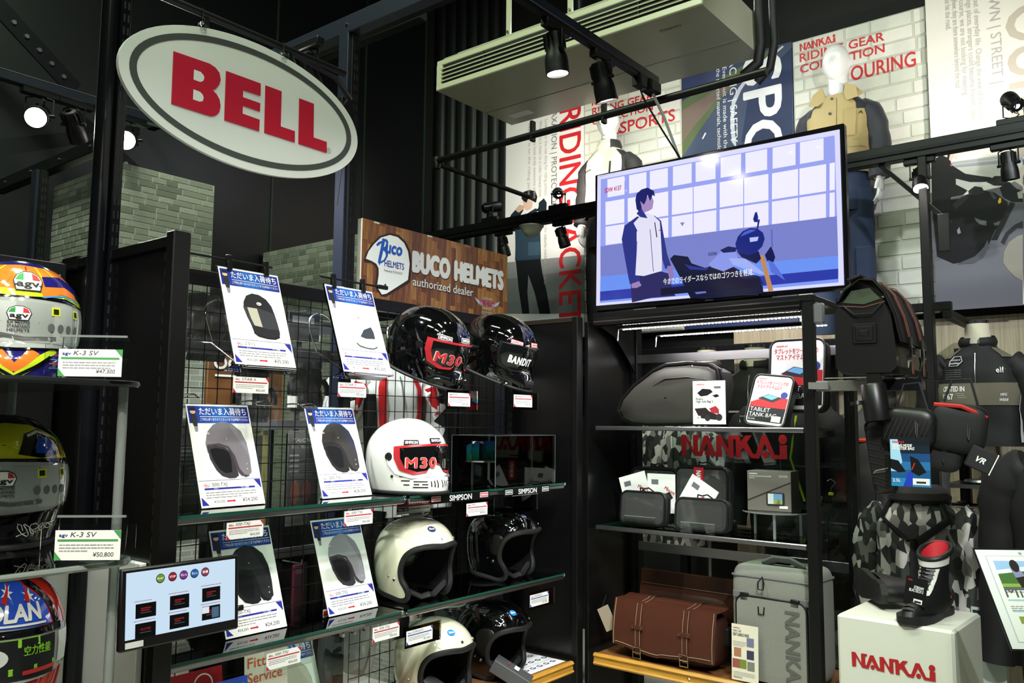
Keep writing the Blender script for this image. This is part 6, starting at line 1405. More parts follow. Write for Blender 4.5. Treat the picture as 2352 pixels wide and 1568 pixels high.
# clear pouches
def pouch(M, w, h, d, label, front='clear'):
    t = thing('tank_pouch', label, 'pouch', M)
    pillow(MB(mat('black_pouch_fabric', '121213', .6, noise=.2, scale=150)), (0, 0, h / 2), (w, d, h), 5).build('body', t)
    b = MB(mat('pouch_foil', 'a89e92', .3, 0)); b.prism(rrect(-w * .37, h * .17, w * .37, h * .78, .012), 0, .002); b.v = [(x, -d / 2 - .003 - z, y) for x, y, z in b.v]; b.build('inner_sheet', t)
    b = MB(PVC); b.prism(rrect(-w * .45, h * .07, w * .45, h * .93, .025), .004, .006); b.v = [(x, -d / 2 - z, y) for x, y, z in b.v]; b.build('clear_window', t)
    MB(PIPING).tube([(x, -d / 2 - .002, y) for x, y in rrect(-w * .47, h * .04, w * .47, h * .96, .028)], .006, 6, closed=True).build('piping', t)
    MB(PIPING).tube([(-.03, 0, h), (-.02, -.02, h + .012), (.0, -.025, h + .008), (.02, -.02, h + .014), (.035, 0, h)], .003, 6).build('cord', t)
    return t
pouch(turn(-1.82, 3.21, 1.072, 0, -.12), .225, .145, .05, 'black pouch with a clear window on the left of the glass shelf')
pouch(turn(-1.53, 3.17, 1.072, .05, -.12), .235, .135, .05, 'black pouch with a clear window in front of the waist bag')
pouch(turn(-1.83, 3.33, 1.072, 0, -.05), .24, .245, .05, 'taller clear-windowed pouch standing behind the left pouch')
t = pouch(turn(-1.60, 3.33, 1.072, 0, -.05), .25, .26, .07, 'black waist bag with a red NANKAI band behind the right pouch')
b = MB(flat('b0222c')).box((-.01, -.043, .2), (.045, .002, .1)); b.build('red_band', t); b = MB(WHT).text('NANKAI', .022, 0, 0, 0, 'C', bold=.03, rot=-PI / 2, width=.07); b.build('band_lettering', t, M3((-.02, -.0445, .2), (1, 0, 0), (0, 0, 1)))
def whitecard(b, w, h, z):
    b.use(flat('c02830')).text('Mount', .016, w * .1, h * .62, z, bold=.02, rot=-.5, shear=.2, width=w * .4).text('TANK BAG', .01, -w * .3, h * .2, z, bold=.02, width=w * .5); b.use(flat('2a2a2e')).poly([(w * .0, h * .45), (w * .3, h * .55), (w * .42, h * .4), (w * .2, h * .25), (-w * .05, h * .3)], z); b.use(flat('707074')).rect(-w * .35, h * .72, -w * .1, h * .85, z); b.use(flat('3a6a9a')).disc(w * .1, h * .42, .008, None, z + .0003)
for x, y, r, lab in ((-1.865, 3.255, .28, 'white product card tilted behind the left clear pouch'), (-1.775, 3.275, 0, 'white product card with a red stripe behind the left pouch'), (-1.625, 3.215, -.55, 'white product card tilted behind the right clear pouch')):
    hangcard(onY(x, y, 1.125) @ Matrix.Rotation(r, 4, 'Z'), .135, .165, lab, whitecard, 'f4f2f0', False)
t = thing('acrylic_riser', 'round clear riser under the grey navigation box', 'display stand', Matrix.Translation((-1.27, 3.28, 1.069)))
MB(ACRYL).lathe([(.001, .094), (.13, .094), (.13, .1), (.001, .1)], 36).build('top', t); MB(ACRYLE).lathe([(.13, .094), (.131, .097), (.13, .1)], 36, caps=False).build('rim', t)
for k in range(3): MB(ACRYLE).cyl((.1 * math.cos(k * 2.1 + .8), .1 * math.sin(k * 2.1 + .8), 0), (.1 * math.cos(k * 2.1 + .8), .1 * math.sin(k * 2.1 + .8), .094), .006, n=10).build('leg', t)
t = thing('navigation_box', 'grey product box picturing a navigation screen', 'box', Matrix.Translation((-1.285, 3.29, 1.1695)) @ Matrix.Rotation(.1, 4, 'Z'))
MB(mat('grey_carton', '6a6660', .5)).box((0, 0, .077), (.17, .12, .154), .001).build('carton', t); MB(mat('black_carton_side', '161412', .5)).box((.0855, 0, .077), (.001, .119, .153)).build('side', t)
b = MB(flat('2a2826')).poly([(-.085, .04), (.085, .115), (.085, .111), (-.085, .036)], .0012); b.prism(rrect(-.01, .022, .06, .072, .006), .001, .002); b.use(flat('c8d0d4')).rect(-.004, .028, .018, .068, .0024).use(flat('6a9ac0')).rect(.018, .045, .052, .068, .0024).use(flat('7aa860')).rect(.018, .028, .052, .046, .0024).use(flat('8a6a50')).poly([(.028, .028), (.046, .028), (.039, .046), (.035, .046)], .0026)
b.use(WHT).text('NANKAI', .006, -.075, .14, .0012, bold=.02).text('NANKAI NAVIGATION SYSTEM', .005, -.075, .131, .0012, width=.085).text('NNV-001', .004, -.075, .124, .0012).rect(.04, .012, .072, .022, .0012).use(flat('d8d4cc')).lines(.04, .14, .035, .01, 2, .0012)
b.build('print', t, onY(0, -.0605, 0))
# brown leather saddlebags
BRN = mat('brown_leather', '4a2417', .42, noise=.12, scale=18, bump=.12); BRN2 = mat('dark_brown_leather', '3a1d14', .5, noise=.12, scale=18); STI = mat('cream_stitch', 'b09a7c', .7); BRASS = mat('antique_brass', 'b8a884', .25, 1)
def saddlebag(M, label, flap=True, w=.46, h=.23, d=.15):
    t = thing('leather_saddlebag', label, 'bag', M)
    pillow(MB(BRN2), (0, 0, h * .48), (w, d, h * .96), 5).build('body', t)
    if flap:
        def F(u, v):
            x = (u - .5) * w * 1.02; lo = .30 + .10 * math.cos(u * PI * 2.2) * (1 if u < .5 else .6)
            s = v * (1.25 - lo * .5)
            if s < .35: return (x, d * .55 - s / .35 * d * .6, h * (.97 + .05 * math.sin(s / .35 * PI)))
            q = (s - .35) / .75; return (x, -d * .5 - .025 * math.sin(min(1, q * 1.4) * PI / 2), h * (1.0 - q * .85 * (1 - .0 * lo)))
        MB(BRN).grid(24, 18, F).build('flap', t)
        MB(STI).tube([Vector(F(k / 30, .97)) + Vector((0, -.002, .004)) for k in range(1, 30)], .0012, 4).build('stitching', t)
        for s in (-1, 1): MB(STI).tube([Vector(F(.5 + s * .48, k / 12)) + Vector((0, -.003, .001)) for k in range(4, 13)], .0012, 4).build('stitching', t)
        for s in (-1, 1):
            u = .5 + s * .23; x = (u - .5) * w * 1.02
            st = MB(BRN); st.grid(2, 22, lambda a, v: (F(u, min(1, v * 1.1))[0] + (a - .5) * .026, F(u, min(1, v * 1.1))[1] - .004 - (.0 if v < .9 else 0), F(u, min(1, v * 1.1))[2] + .003 - max(0, v - .9) * .6 * h)); so = st.build('strap', t)
            for e in (-.011, .011): MB(STI).tube([(F(u, k / 14)[0] + e, F(u, k / 14)[1] - .0055, F(u, k / 14)[2] + .004) for k in range(3, 14)], .0008, 4).build('strap_stitch', so)
            p = Vector(F(u, .66)); MB(BRN).box(p + Vector((0, -.009, 0)), (.056, .004, .018), .002).build('strap_keeper', so)
            for e in (-.021, .021): MB(BRASS).cyl(p + Vector((e, -.01, 0)), p + Vector((e, -.015, 0)), .005, n=10).build('rivet', so)
            z0 = F(u, 1)[2]; yb = F(u, 1)[1] - .012
            bk = MB(BRASS).tube([(x - .018, yb, z0 + .022), (x + .018, yb, z0 + .022), (x + .018, yb, z0 - .022), (x - .018, yb, z0 - .022)], .003, 6, closed=True); bk.cyl((x - .018, yb, z0), (x + .018, yb, z0), .002, n=6); bk.build('buckle', so)
            MB(BRASS).tube([(x + .015, yb, z0 - .05), (x + .028, yb - .008, z0 - .065), (x + .02, yb, z0 - .078)], .004, 6).build('hook', so)
    else:
        MB(BRN).box((0, -d * .35, h * .9), (w, .012, h * .7), .006, R=Matrix.Rotation(-.18, 3, 'X')).build('back_flap', t)
        b = MB(STI).tube([(-w * .47, -d * .35 - .006, h * 1.02), (w * .47, -d * .35 - .006, h * 1.02)], .001, 4); b.build('stitching', t)
    for s in (-1, 1): MB(RUBBER).box((s * (w / 2 + .005), .02, h * .55), (.02, .05, .07), .004).build('side_clip', t)
    MB(STI).tube([(-w * .45, -d * .5, h * .2), (w * .0, -d * .53, h * .17), (w * .45, -d * .5, h * .14)], .001, 4).build('seam', t)
    return t
saddlebag(turn(-1.69, 3.21, .54, -.03), 'front brown leather saddlebag with two buckled straps')
saddlebag(turn(-1.70, 3.40, .54, -.03), 'brown leather saddlebag with raised flap standing behind', False, .47, .26, .12)
t = thing('hang_label', 'small pale tag hanging off the brown saddlebag', 'tag', onY(-1.95, 3.16, .62) @ Matrix.Rotation(.5, 4, 'Z')); MB(flat('a89a88')).box((0, .06, 0), (.06, .1, .002)).build('sheet', t); MB(RUBBER).tube([(0, .11, 0), (.03, .15, -.02)], .002, 5).build('cord', t)
# grey backpack
GBP = mat('heather_grey_fabric', '8b8c84', .85, noise=.2, scale=260); GBL = mat('grey_webbing', '6c6c6e', .7)
t = thing('seat_backpack', 'tall heather grey backpack with black cords on the wooden shelf', 'backpack', turn(-1.24, 3.25, .54, -.06))
pillow(MB(GBP), (0, 0, .215), (.33, .22, .43), 9, 40, 20).build('body', t); MB(GBL).tube([(x, y, .385) for x, y in rrect(-.163, -.108, .163, .108, .02)], .004, 6, closed=True).build('top_zip', t)
b = MB(GBP); b.prism(rrect(-.13, .0, .14, .3, .03), .0, .018); b.v = [(x, -.108 - z, y + .01) for x, y, z in b.v]; b.build('front_pocket', t, angle=50)
MB(PIPING).tube([(x, -.12, z + .01) for x, z in rrect(-.135, .0, .145, .305, .035)], .004, 6, closed=True).build('pocket_zip', t)
b = MB(mat('tonal_print', '5f615c', .85)).text('NANKAI', .055, .095, .28, .0015, bold=.03, rot=-PI / 2, width=.26); b.v = [(x, -.1265 - z, y) for x, y, z in [(v[0] - .03, v[1], v[2]) for v in b.v]]; b.build('lettering', t)
for s in (-1, 1):
    MB(GBL).box((s * .125, -.115, .315), (.05, .006, .025), .002).build('strap', t); MB(PLASTIC).box((s * .1, -.12, .31), (.035, .012, .03), .003).build('buckle', t)
MB(GBL).box((-.105, -.118, .24), (.028, .006, .12), .002).build('webbing', t); MB(GBL).tube([(-.05, -.05, .43), (.0, -.06, .455), (.06, -.06, .455), (.11, -.05, .43)], .01, 6, sq=1.8).build('handle', t)
for x, z in ((-.03, .39), (-.03, .30)): MB(PIPING).tube([(x, -.112, z), (x - .012, -.125, z - .02), (x - .01, -.128, z - .045), (x + .01, -.128, z - .045), (x + .012, -.125, z - .02)], .003, 6, closed=True).build('zip_cord', t)
def packcard(b, w, h, z):
    b.use(flat('c02830')).logo(-w * .44, h * .92, w * .25, z); b.use(flat('303032')).text('DAILY USE', .008, -w * .44, h * .86, z, bold=.01, width=w * .3).text('SEAT & BACK PACK', .011, -w * .44, h * .79, z, bold=.02, width=w * .6)
    for x, y, c in ((.2, .70, '7a7c9c'), (-.28, .5, 'b07a60'), (.2, .48, '40405a'), (-.34, .3, 'a05a50'), (-.08, .3, '7a8a40'), (.22, .28, '80847c')): b.use(flat(c)).rect(w * (x - .13), h * (y - .08), w * (x + .14), h * (y + .08), z)
    b.use(flat('909090')).lines(-w * .44, h * .7, w * .5, h * .1, 4, z).lines(-w * .44, h * .16, w * .85, h * .08, 3, z); b.use(flat('404040')).text('南海部品株式会社', .006, -w * .44, h * .04, z, width=w * .34)
hangcard(onY(-1.335, 3.1, .545, .03), .105, .205, 'cream instruction card leaning on the grey backpack', packcard, 'ece6d2', False)

# ------------------------------------------------------------------ right: wall rails and hanging jackets
for x, lab in ((-2.6, 'black slotted wall upright hidden behind the rack'), (-1.62, 'black slotted wall upright behind the red logo glass'), (-1.3, 'black slotted wall upright right of the rack post'), (-.93, 'black slotted wall upright left of the olive band jacket')):
    t = thing('wall_upright', lab, 'upright', Matrix.Translation((x, 5.12, 0))); MB(BLACK).span((-.025, -.03, 0), (.025, .03, 1.93), .002).build('profile', t)
    b = MB(DARK)
    for k in range(44): b.box((0, -.0305, .06 + k * .042), (.006, .001, .026))
    b.build('slots', t)
t = thing('mannequin_platform', 'black ledge on which the two mannequins stand', 'ledge', Matrix.Identity(4)); MB(BLACK).span((-3.6, 4.87, 1.94), (-1.08, 5.15, 2.0), .003).build('board', t); MB(DARKM).span((-3.6, 4.86, 1.95), (-1.08, 4.87, 1.99)).build('front_strip', t)
t = thing('frame_bar', 'black frame bar meeting the rail leg beside the black saddlebag', 'bar', Matrix.Identity(4)); MB(BLACK).span((-1.3, 4.40, 2.06), (-.83, 4.44, 2.1), .002).build('bar', t); MB(BLACK).span((-.87, 4.4, 2.02), (-.83, 5.1, 2.06), .002).build('return_bar', t)
t = thing('hanging_rail', 'chrome hanging rail along the back wall', 'rail', Matrix.Identity(4)); MB(CHROME).cyl((-2.6, 4.9, 1.1), (.2, 4.9, 1.1), .013, n=14).build('rail', t)
for x in (-1.3, -.93): MB(BLACK).span((x - .01, 4.9, 1.085), (x + .01, 5.09, 1.115)).build('bracket', t)
t = thing('wall_ledge', 'dark glass ledge under the jacket bust', 'ledge', Matrix.Identity(4)); MB(DARKM).span((-.95, 4.65, 1.205), (.2, 5.09, 1.22), .002).build('board', t); MB(STEEL).span((-.95, 4.645, 1.203), (.2, 4.65, 1.222)).build('front_edge', t)
JBLK = mat('black_jacket_fabric', '141415', .7, noise=.15, scale=60); JOLV = mat('olive_panel', '6b6556', .7, noise=.08, scale=40); JWHT = mat('white_mesh', 'd0d2d6', .6, noise=.05); JGRY = mat('grey_jacket_fabric', '3b3a3a', .7, noise=.15, scale=50)
LINEN = mat('linen_form', 'd8cfba', .75, noise=.06, scale=120)
def hung_jacket(M, label, bodym, sleevem, w=.2, L=.6, group=None, form=False, extra=None, name='hanging_jacket', seed=0, spread=.3, cat='jacket'):
    """origin at the shoulder line; faces -Y"""
    t = thing(name, label, cat, M, group)
    lv = [(-L, w * .95, .12, 0), (-L * .6, w * .92, .115, 0), (-.2, w, .12, 0), (-.08, w * .98, .11, 0), (-.02, w * .78, .09, 0), (.03, w * .45, .075, 0), (.05, w * .38, .07, 0)]
    T = torso_fn(lv, .008, seed); j = torso(MB(bodym), T, -L, .05).build('jacket', t)
    for s in (-1, 1): sleeve(MB(sleevem), [(s * w * .72, 0, -.05), (s * (w + .02), 0, -.12), (s * (w + spread * .16), .01, -.32), (s * (w + spread * .2), -.03, -L * .95)], [.07, .08, .068, .052], 14, .005, seed).build('sleeve', j)
    MB(bodym).grid(22, 4, lambda u, v: ((.078 + .012 * math.sin(v * PI)) * math.cos(rad(-76 + 332 * u)), (.074 + .012 * math.sin(v * PI)) * math.sin(rad(-76 + 332 * u)), .03 + .06 * v + .012 * v * math.sin(rad(-76 + 332 * u)))).build('collar', j)
    MB(STEEL).tube([T(rad(-90), z, .003) for z in [-L + .02 + k * (L - .02) / 10 for k in range(11)]], .0025, 5).build('zip', j)
    if form:
        MB(LINEN).tube([(0, 0, -.04), (0, 0, .05), (0, 0, .13), (0, 0, .155)], 0, 18, rs=[.09, .066, .056, .056]).build('neck_form', t); MB(CHROME).cyl((0, 0, .155), (0, 0, .17), .057, n=24).build('neck_cap', t)
        MB(STEEL).cyl((0, 0, -L), (0, 0, form), .011, n=12).build('pole', t); MB(STEEL).lathe([(.09, 0), (.085, .01), (.02, .018), (.012, .03)], 24, (0, 0, form)).build('pole_base', t)
    else:
        MB(STEEL).tube([(0, 0, .05), (0, 0, .11), (.02, 0, .135), (.0, 0, .15), (-.015, 0, .14)], .003, 6).build('hanger_hook', t)
    if extra: extra(t, j, T)
    return t
def elf(t, j, T):
    patch(MB(JOLV), T, -178, -2, -.26, -.15, .004, 24, 5).build('olive_band', j)
    for s in (-1, 1):
        patch(MB(JOLV), T, -90 + s * 45, -90 + s * 90, -.02, .03, .004).build('shoulder_panel', j); patch(MB(JWHT), T, -90 + s * 70, -90 + s * 84, -.44, -.18, .006).build('side_gusset', j)
        MB(JWHT).box((s * .255, -.075, -.13), (.09, .01, .012), .002, R=Matrix.Rotation(s * .25, 3, 'Y')).build('sleeve_flash', j)
    f = lambda cx, z: (lambda x, y: T(rad(-90) + (cx + x) / .2, z + y, .006))
    b = MB(WHT).text('CREATED IN', .026, 0, 0, fn=f(-.1, -.19), align='C', bold=.02, width=.125).text('1967', .028, 0, 0, fn=f(-.128, -.23), align='C', bold=.025, width=.07)
    for k in range(3): b.text('—', .01, 0, 0, fn=f(-.06 + k * .005, -.205 - k * .01), align='C', width=.04)
    b.build('slogan', j)
    MB(WHT).text('MFG', .014, 0, 0, fn=f(.115, -.215), align='C', bold=.02, shear=.2).text('WEAR', .014, 0, 0, fn=f(.12, -.24), align='C', bold=.02, shear=.2).build('band_lettering', j)
    MB(WHT).text('elf', .028, 0, 0, fn=f(.1, -.1), align='C', bold=.015, spacing=1.1).use(flat('a03a3a')).text('°', .02, 0, 0, fn=f(.13, -.1), align='C').build('brand_lettering', j)
    MB(WHT).text('Lubricants &', .01, 0, 0, fn=f(-.1, -.035), align='C', bold=.02, width=.07).text('specialities', .01, 0, 0, fn=f(-.1, -.052), align='C', bold=.02, width=.07).build('badge_lettering', j)
    b = MB(WHT)
    for k in range(5): b.text('—— ——— —— —', .006, 0, 0, fn=f(-.1, -.085 - k * .011), align='C', width=.105)
    b.build('small_print', j)
    fr = lambda x, y: T(rad(-90) + (-.1 + x) / .2, -.038 + y, .0055)
    MB(WHT).tube([fr(x, y) for x, y in ((-.048, 0), (-.03, .024), (.03, .024), (.048, 0), (.03, -.024), (-.03, -.024))], .002, 5, closed=True).build('badge_outline', j)
hung_jacket(Matrix.Translation((-.79, 4.8, 1.87)), 'black and olive riding jacket reading CREATED IN 1967 on a linen bust', JBLK, JBLK, .19, .46, form=-.64, extra=elf, name='jacket_bust', cat='bust')
hung_jacket(Matrix.Translation((-2.24, 4.72, 1.80)), 'grey jacket on a linen bust seen behind the side bag', JGRY, JGRY, .2, .6, form=-1.8, name='jacket_bust', seed=2, cat='bust')
hung_jacket(Matrix.Translation((-1.81, 4.42, 1.77)), 'dark jacket with red and white details on a linen bust behind the tablet case', JBLK, JGRY, .19, .6, form=-1.77, name='jacket_bust', seed=3, cat='bust',
            extra=lambda t, j, T: (patch(MB(flat('c03030')), T, -60, -40, -.1, -.08, .004).build('red_tab', j), patch(MB(JWHT), T, -140, -100, -.2, -.19, .004).build('reflective_stripe', j)))
CAMO = voronoi_mat('grey_camo_fabric', ('161718', '7d7a78', '2a2b2b', 'b4b1ae', '3c3f3d', 'd0ccc8'), 40, .8, (1, 1, .5)); CAMO2 = voronoi_mat('dark_camo_fabric', ('121312', '2c2f28', '1a1c18', '3c4038', '242620'), 22, .85)
for k, (x, y, z, m, lab) in enumerate(((-1.52, 4.08, 1.6, JBLK, 'black jacket with a lime stripe hanging behind the red logo glass'), (-2.15, 4.1, 1.5, CAMO, 'grey camouflage jacket hanging behind the red logo glass'), (-1.2, 4.54, 1.56, JGRY, 'dark grey jacket with orange piping hanging right of the rack post'), (-1.22, 3.79, 1.12, CAMO2, 'dark green camouflage jacket hanging beside the grey backpack'),
                                       (-.93, 4.05, 1.12, JBLK, 'black jacket with a blue strap hanging beside the camouflage backpack'), (-.55, 4.32, 1.12, JBLK, 'black jacket with a yellow tag hanging under the ledge'), (-.3, 4.6, 1.06, JBLK, 'plain black jacket hanging under the ledge'))):
    def ex(t, j, T, k=k):
        if k == 0: MB(mat('lime_trim', 'a8d818', .5)).tube([T(rad(-70), -.05, .006), T(rad(-80), -.25, .006), T(rad(-60), -.45, .006)], .006, 6).build('lime_stripe', j)
        if k == 2: MB(flat('d8452a')).tube([T(rad(-140), -.08, .006), T(rad(-110), -.13, .006), T(rad(-80), -.12, .006), T(rad(-45), -.14, .006)], .01, 6).build('orange_piping', j); MB(JWHT).tube([T(rad(-60), -.12, .006), T(rad(-70), -.25, .006), T(rad(-62), -.36, .006)], .009, 6).build('white_strap', j)
        if k == 4: MB(mat('blue_strap', '1f3aa8', .6)).box((-.08, -.12, -.25), (.03, .01, .4), .003).build('blue_strap', j)
        if k in (3, 5): MB(mat('yellow_tag', 'd8d020', .5)).box((0, 0, .085), (.022, .012, .014), .002).build('size_tag', t)
    hung_jacket(turn(x, y, z, (.1, 0, 0, .1, -.1, .1, 0)[k]), lab, m, m, .19, .62, 'jackets on the wall rails', extra=ex, seed=k + 4)
hung_jacket(turn(-.25, 3.3, 1.42, -.2), 'large black jacket at the end of the aisle beside the Mi-RIDER board', JBLK, JBLK, .22, .75, seed=11, form=-1.42, extra=lambda t, j, T: MB(WHT).text('RIDER', .018, 0, 0, fn=lambda x, y: T(rad(-130) + x / .2, -.7 + y, .004), bold=.03, width=.05).build('hem_lettering', j))

# camouflage backpack with harness on a stand
t = thing('camo_backpack', 'grey camouflage mesh jacket with black harness straps behind the boots', 'jacket', Matrix.Translation((-.80, 3.52, 1.2)))
T = torso_fn([(-.42, .15, .10, 0), (-.2, .165, .11, 0), (-.06, .165, .1, 0), (.0, .12, .085, 0), (.03, .07, .07, 0)], .008, 5); j = torso(MB(CAMO), T, -.42, .03).build('jacket', t)
for s in (-1, 1):
    sleeve(MB(CAMO), [(s * .12, 0, -.03), (s * .18, 0, -.1), (s * .2, 0, -.25), (s * .185, -.03, -.42)], [.06, .066, .06, .05], 14, .004, s).build('sleeve', j)
    MB(JBLK).tube([T(rad(-90 + s * 60), .02, .01), T(rad(-90 + s * 40), -.04, .012), T(rad(-90 + s * 3), -.12, .013)], .016, 6, sq=.35).build('harness_strap', t)
MB(JBLK).tube([T(rad(-90), -.11, .013), T(rad(-90), -.25, .012), T(rad(-92), -.42, .012)], .015, 6, sq=.35).build('centre_strap', t)
MB(PLASTIC).box(Vector(T(rad(-90), -.27, .018)), (.035, .012, .025), .003).build('buckle', t)
MB(mat('black_scarf', '1a1818', .8)).tube([(.075 * math.cos(a), .07 * math.sin(a), .045) for a in [k * PI / 8 for k in range(16)]], .03, 8, closed=True, sq=1.5).build('neck_warmer', t)
MB(STEEL).cyl((0, 0, -.42), (0, 0, -1.2), .012, n=12).build('stand_pole', t); MB(STEEL).lathe([(.16, 0), (.15, .012), (.02, .02)], 28, (0, 0, -1.2)).build('stand_base', t)

# ------------------------------------------------------------------ black saddlebag on the rack arm
BLE = mat('black_saddle_leather', '0f0e0f', .38, noise=.15, scale=40, bump=.08); OST = mat('orange_stitch', '8a4422', .6)
t = thing('rack_arm', 'speckled grey steel arm sticking out of the rack post', 'bracket', Matrix.Translation((-1.04, 3.105, 1.645)))
MB(mat('speckled_grey', '8a8784', .55, noise=.25, scale=300)).span((-.0, -.012, -.018), (.215, .012, .02), .002).prism([(0, -.09), (.05, -.018), (0, -.018)], -.012, .012).build('arm', t)
for x in (.2,): MB(STEEL).cyl((x, -.013, 0), (x, -.016, 0), .004, n=8).build('rivet', t)
b = MB(CHROME)
for y in (.0, .25): b.tube([(.03, y, .03), (.3, y, .03), (.32, y, .035), (.32, y, .06)], .003, 6)
b.tube([(.22, .0, .03), (.22, .0, .06), (.26, .0, .06), (.26, .0, .03)], .003, 6).tube([(.3, .0, .02), (.42, .1, .015), (.46, .14, .02)], .003, 6); b.build('wire_hooks', t)
MB(DARKM).span((.215, -.03, -.02), (.36, .03, .018), .002).build('clamp', t)
t = thing('black_saddlebag', 'large black leather saddlebag with orange stitching on the rack arm', 'bag', Matrix.Translation((-.83, 2.98, 1.682)))
pr = [(-.1, .02), (-.1, .2), (-.085, .245), (-.05, .265), (.02, .27), (.06, .255), (.085, .2), (.095, .1), (.1, .02), (.08, .0), (-.08, .0)]
b = MB(BLE).prism(pr, -.34, 0); b.v = [(x, -z, y) for x, y, z in b.v]; b.build('body', t, angle=30)
fl = [(-.085, .25), (-.06, .29), (-.01, .325), (.035, .315), (.07, .27), (.10, .19), (.118, .1)]
MB(BLE).grid(len(fl) - 1, 1, lambda u, v: (fl[int(round(u * 6))][0], -.012 + v * .36, fl[int(round(u * 6))][1])).grid(6, 1, lambda u, v: (fl[int(round(u * 6))][0] - .006, -.012 + v * .36, fl[int(round(u * 6))][1] - .006)).build('flap', t)
MB(BLE).tube([(x, -.012, z) for x, z in fl], .005, 6).build('flap_edge', t)
MB(mat('green_lining', '2f3a26', .6)).poly([(-.07, .24, 0), (.05, .25, 0)]) if False else None
b = MB(mat('green_lining', '2f3a26', .6)); b.add([(-.07, -.003, .245), (-.04, -.003, .285), (.02, -.003, .29), (.055, -.003, .25), (.0, -.003, .235)], [(0, 1, 2, 3, 4)]); b.build('lining', t)
MB(OST).tube([(-.085, -.004, .235), (.0, -.005, .225), (.07, -.004, .24)], .0012, 4).build('stitching', t)
MB(BLE).tube([(-.07, -.004, .235), (-.03, -.012, .20), (.03, -.012, .2), (.06, -.004, .235)], .004, 6).build('piping', t)
b = MB(BLE).box((.0, -.004, .135), (.078, .008, .066), .002).box((0, -.009, .135), (.058, .006, .048), .002).box((0, -.013, .135), (.03, .004, .018), .002); b.build('buckle_patch', t)
for y in (.08, .24):
    s = MB(BLE).grid(6, 1, lambda u, v: (fl[int(round(u * 6))][0] + .004, y + v * .03, fl[int(round(u * 6))][1] + .003)).box((.122, y + .015, .06), (.006, .03, .13), .002).build('strap', t)
    for e in (.004, .026): MB(OST).tube([(fl[k][0] + .005, y + e, fl[k][1] + .004) for k in range(2, 7)] + [(.126, y + e, 0)], .001, 4).build('strap_stitch', s)
    MB(CHROME).tube([(.128, y - .004, .09), (.128, y + .034, .09), (.128, y + .034, .06), (.128, y - .004, .06)], .003, 6, closed=True).build('buckle', s); MB(CHROME).tube([(.12, y - .02, .06), (.125, y - .03, .04), (.12, y - .02, .02), (.125, y - .01, .04)], .003, 6, closed=True).build('ring', s)
MB(BLE).box((-.02, .06, .325), (.05, .2, .008), .003, R=Matrix.Rotation(-.3, 3, 'Y')).build('yoke', t)

# ------------------------------------------------------------------ cluster of waist bags hanging from the arm
CARB = mat('carbon_weave', '1b191a', .4, noise=.3, scale=150); REDT = mat('red_piping', 'b82820', .5)
def hipbag(M, d, label, m=CARB, ribs=True, piping=None):
    t = thing('hip_bag', label, 'bag', M)
    pillow(MB(m), (0, 0, 0), d, 4).build('body', t)
    if ribs:
        b = MB(JBLK)
        for k in range(9): b.box((-d[0] * .36 + k * d[0] * .09, -d[1] * .5, -.01), (.003, .004, d[2] * .62), R=Matrix.Rotation(.35, 3, 'Y'))
        b.build('ribbed_panel', t)
    MB(PIPING).tube([(x, -d[1] * .32, z) for x, z in rrect(-d[0] * .46, -d[2] * .44, d[0] * .46, d[2] * .44, d[2] * .2)], .004, 6, closed=True).build('zip', t)
    if piping: MB(piping).tube([(-d[0] * .45, -d[1] * .3, d[2] * .42), (0, -d[1] * .5, d[2] * .46), (d[0] * .45, -d[1] * .3, d[2] * .3)], .007, 6).build('coloured_piping', t)
    MB(JBLK).tube([(-d[0] * .3, 0, d[2] * .45), (-d[0] * .2, 0, d[2] * .45 + .08), (d[0] * .1, 0, d[2] * .45 + .09), (d[0] * .3, 0, d[2] * .45)], .003, 6, sq=1.5).build('strap', t)
    MB(STEEL).tube([(d[0] * .15, -d[1] * .52, .02), (d[0] * .17, -d[1] * .56, -.02), (d[0] * .2, -d[1] * .54, -.03), (d[0] * .19, -d[1] * .54, .01)], .0025, 6, closed=True).build('carabiner', t)
    return t
t = thing('bottle_holster', 'black leather bottle holster hanging left of the waist bags', 'holster', turn(-.79, 2.96, 1.52, 0, 0, -.12)); MB(BLE).lathe([(.042, 0), (.043, .02), (.04, .12), (.036, .125), (.035, .12), (.034, .0)], 20, caps=False).build('cup', t); MB(BLE).box((0, .03, .12), (.05, .012, .1), .003).build('belt_loop', t); MB(PLASTIC).lathe([(.001, 0), (.022, 0), (.02, .012), (.001, .012)], 18, (-.055, -.02, .06)).build('snap', t)
hipbag(turn(-.70, 3.0, 1.50, 0, .0, .1), (.16, .09, .13), 'ribbed black waist bag behind the blue product card')
hipbag(turn(-.57, 3.05, 1.50, .2, .1, .15), (.17, .1, .16), 'black waist bag with red piping under the riding jacket bust', JBLK, False, REDT)
hipbag(turn(-.64, 3.06, 1.42, .1, 0, .2), (.16, .08, .12), 'plain black pouch behind the blue product card', JBLK, False)
hipbag(turn(-.80, 3.02, 1.40, 0, 0, 1.45), (.26, .04, .08), 'long ribbed black thigh strap hanging below the bottle holster')
t = thing('small_pouch', 'small black pouch with a white edge hanging from the red-piped bag', 'pouch', turn(-.50, 3.0, 1.40, .2, 0, .45)); MB(JBLK).box((0, 0, 0), (.075, .02, .07), .004).build('body', t); MB(WHT).box((.038, 0, 0), (.003, .021, .07)).build('edge', t); b = MB(WHT).text('VR', .018, 0, -.01, 0, 'C', bold=.03, shear=.3); b.build('lettering', t, onY(0, -.0115, 0))
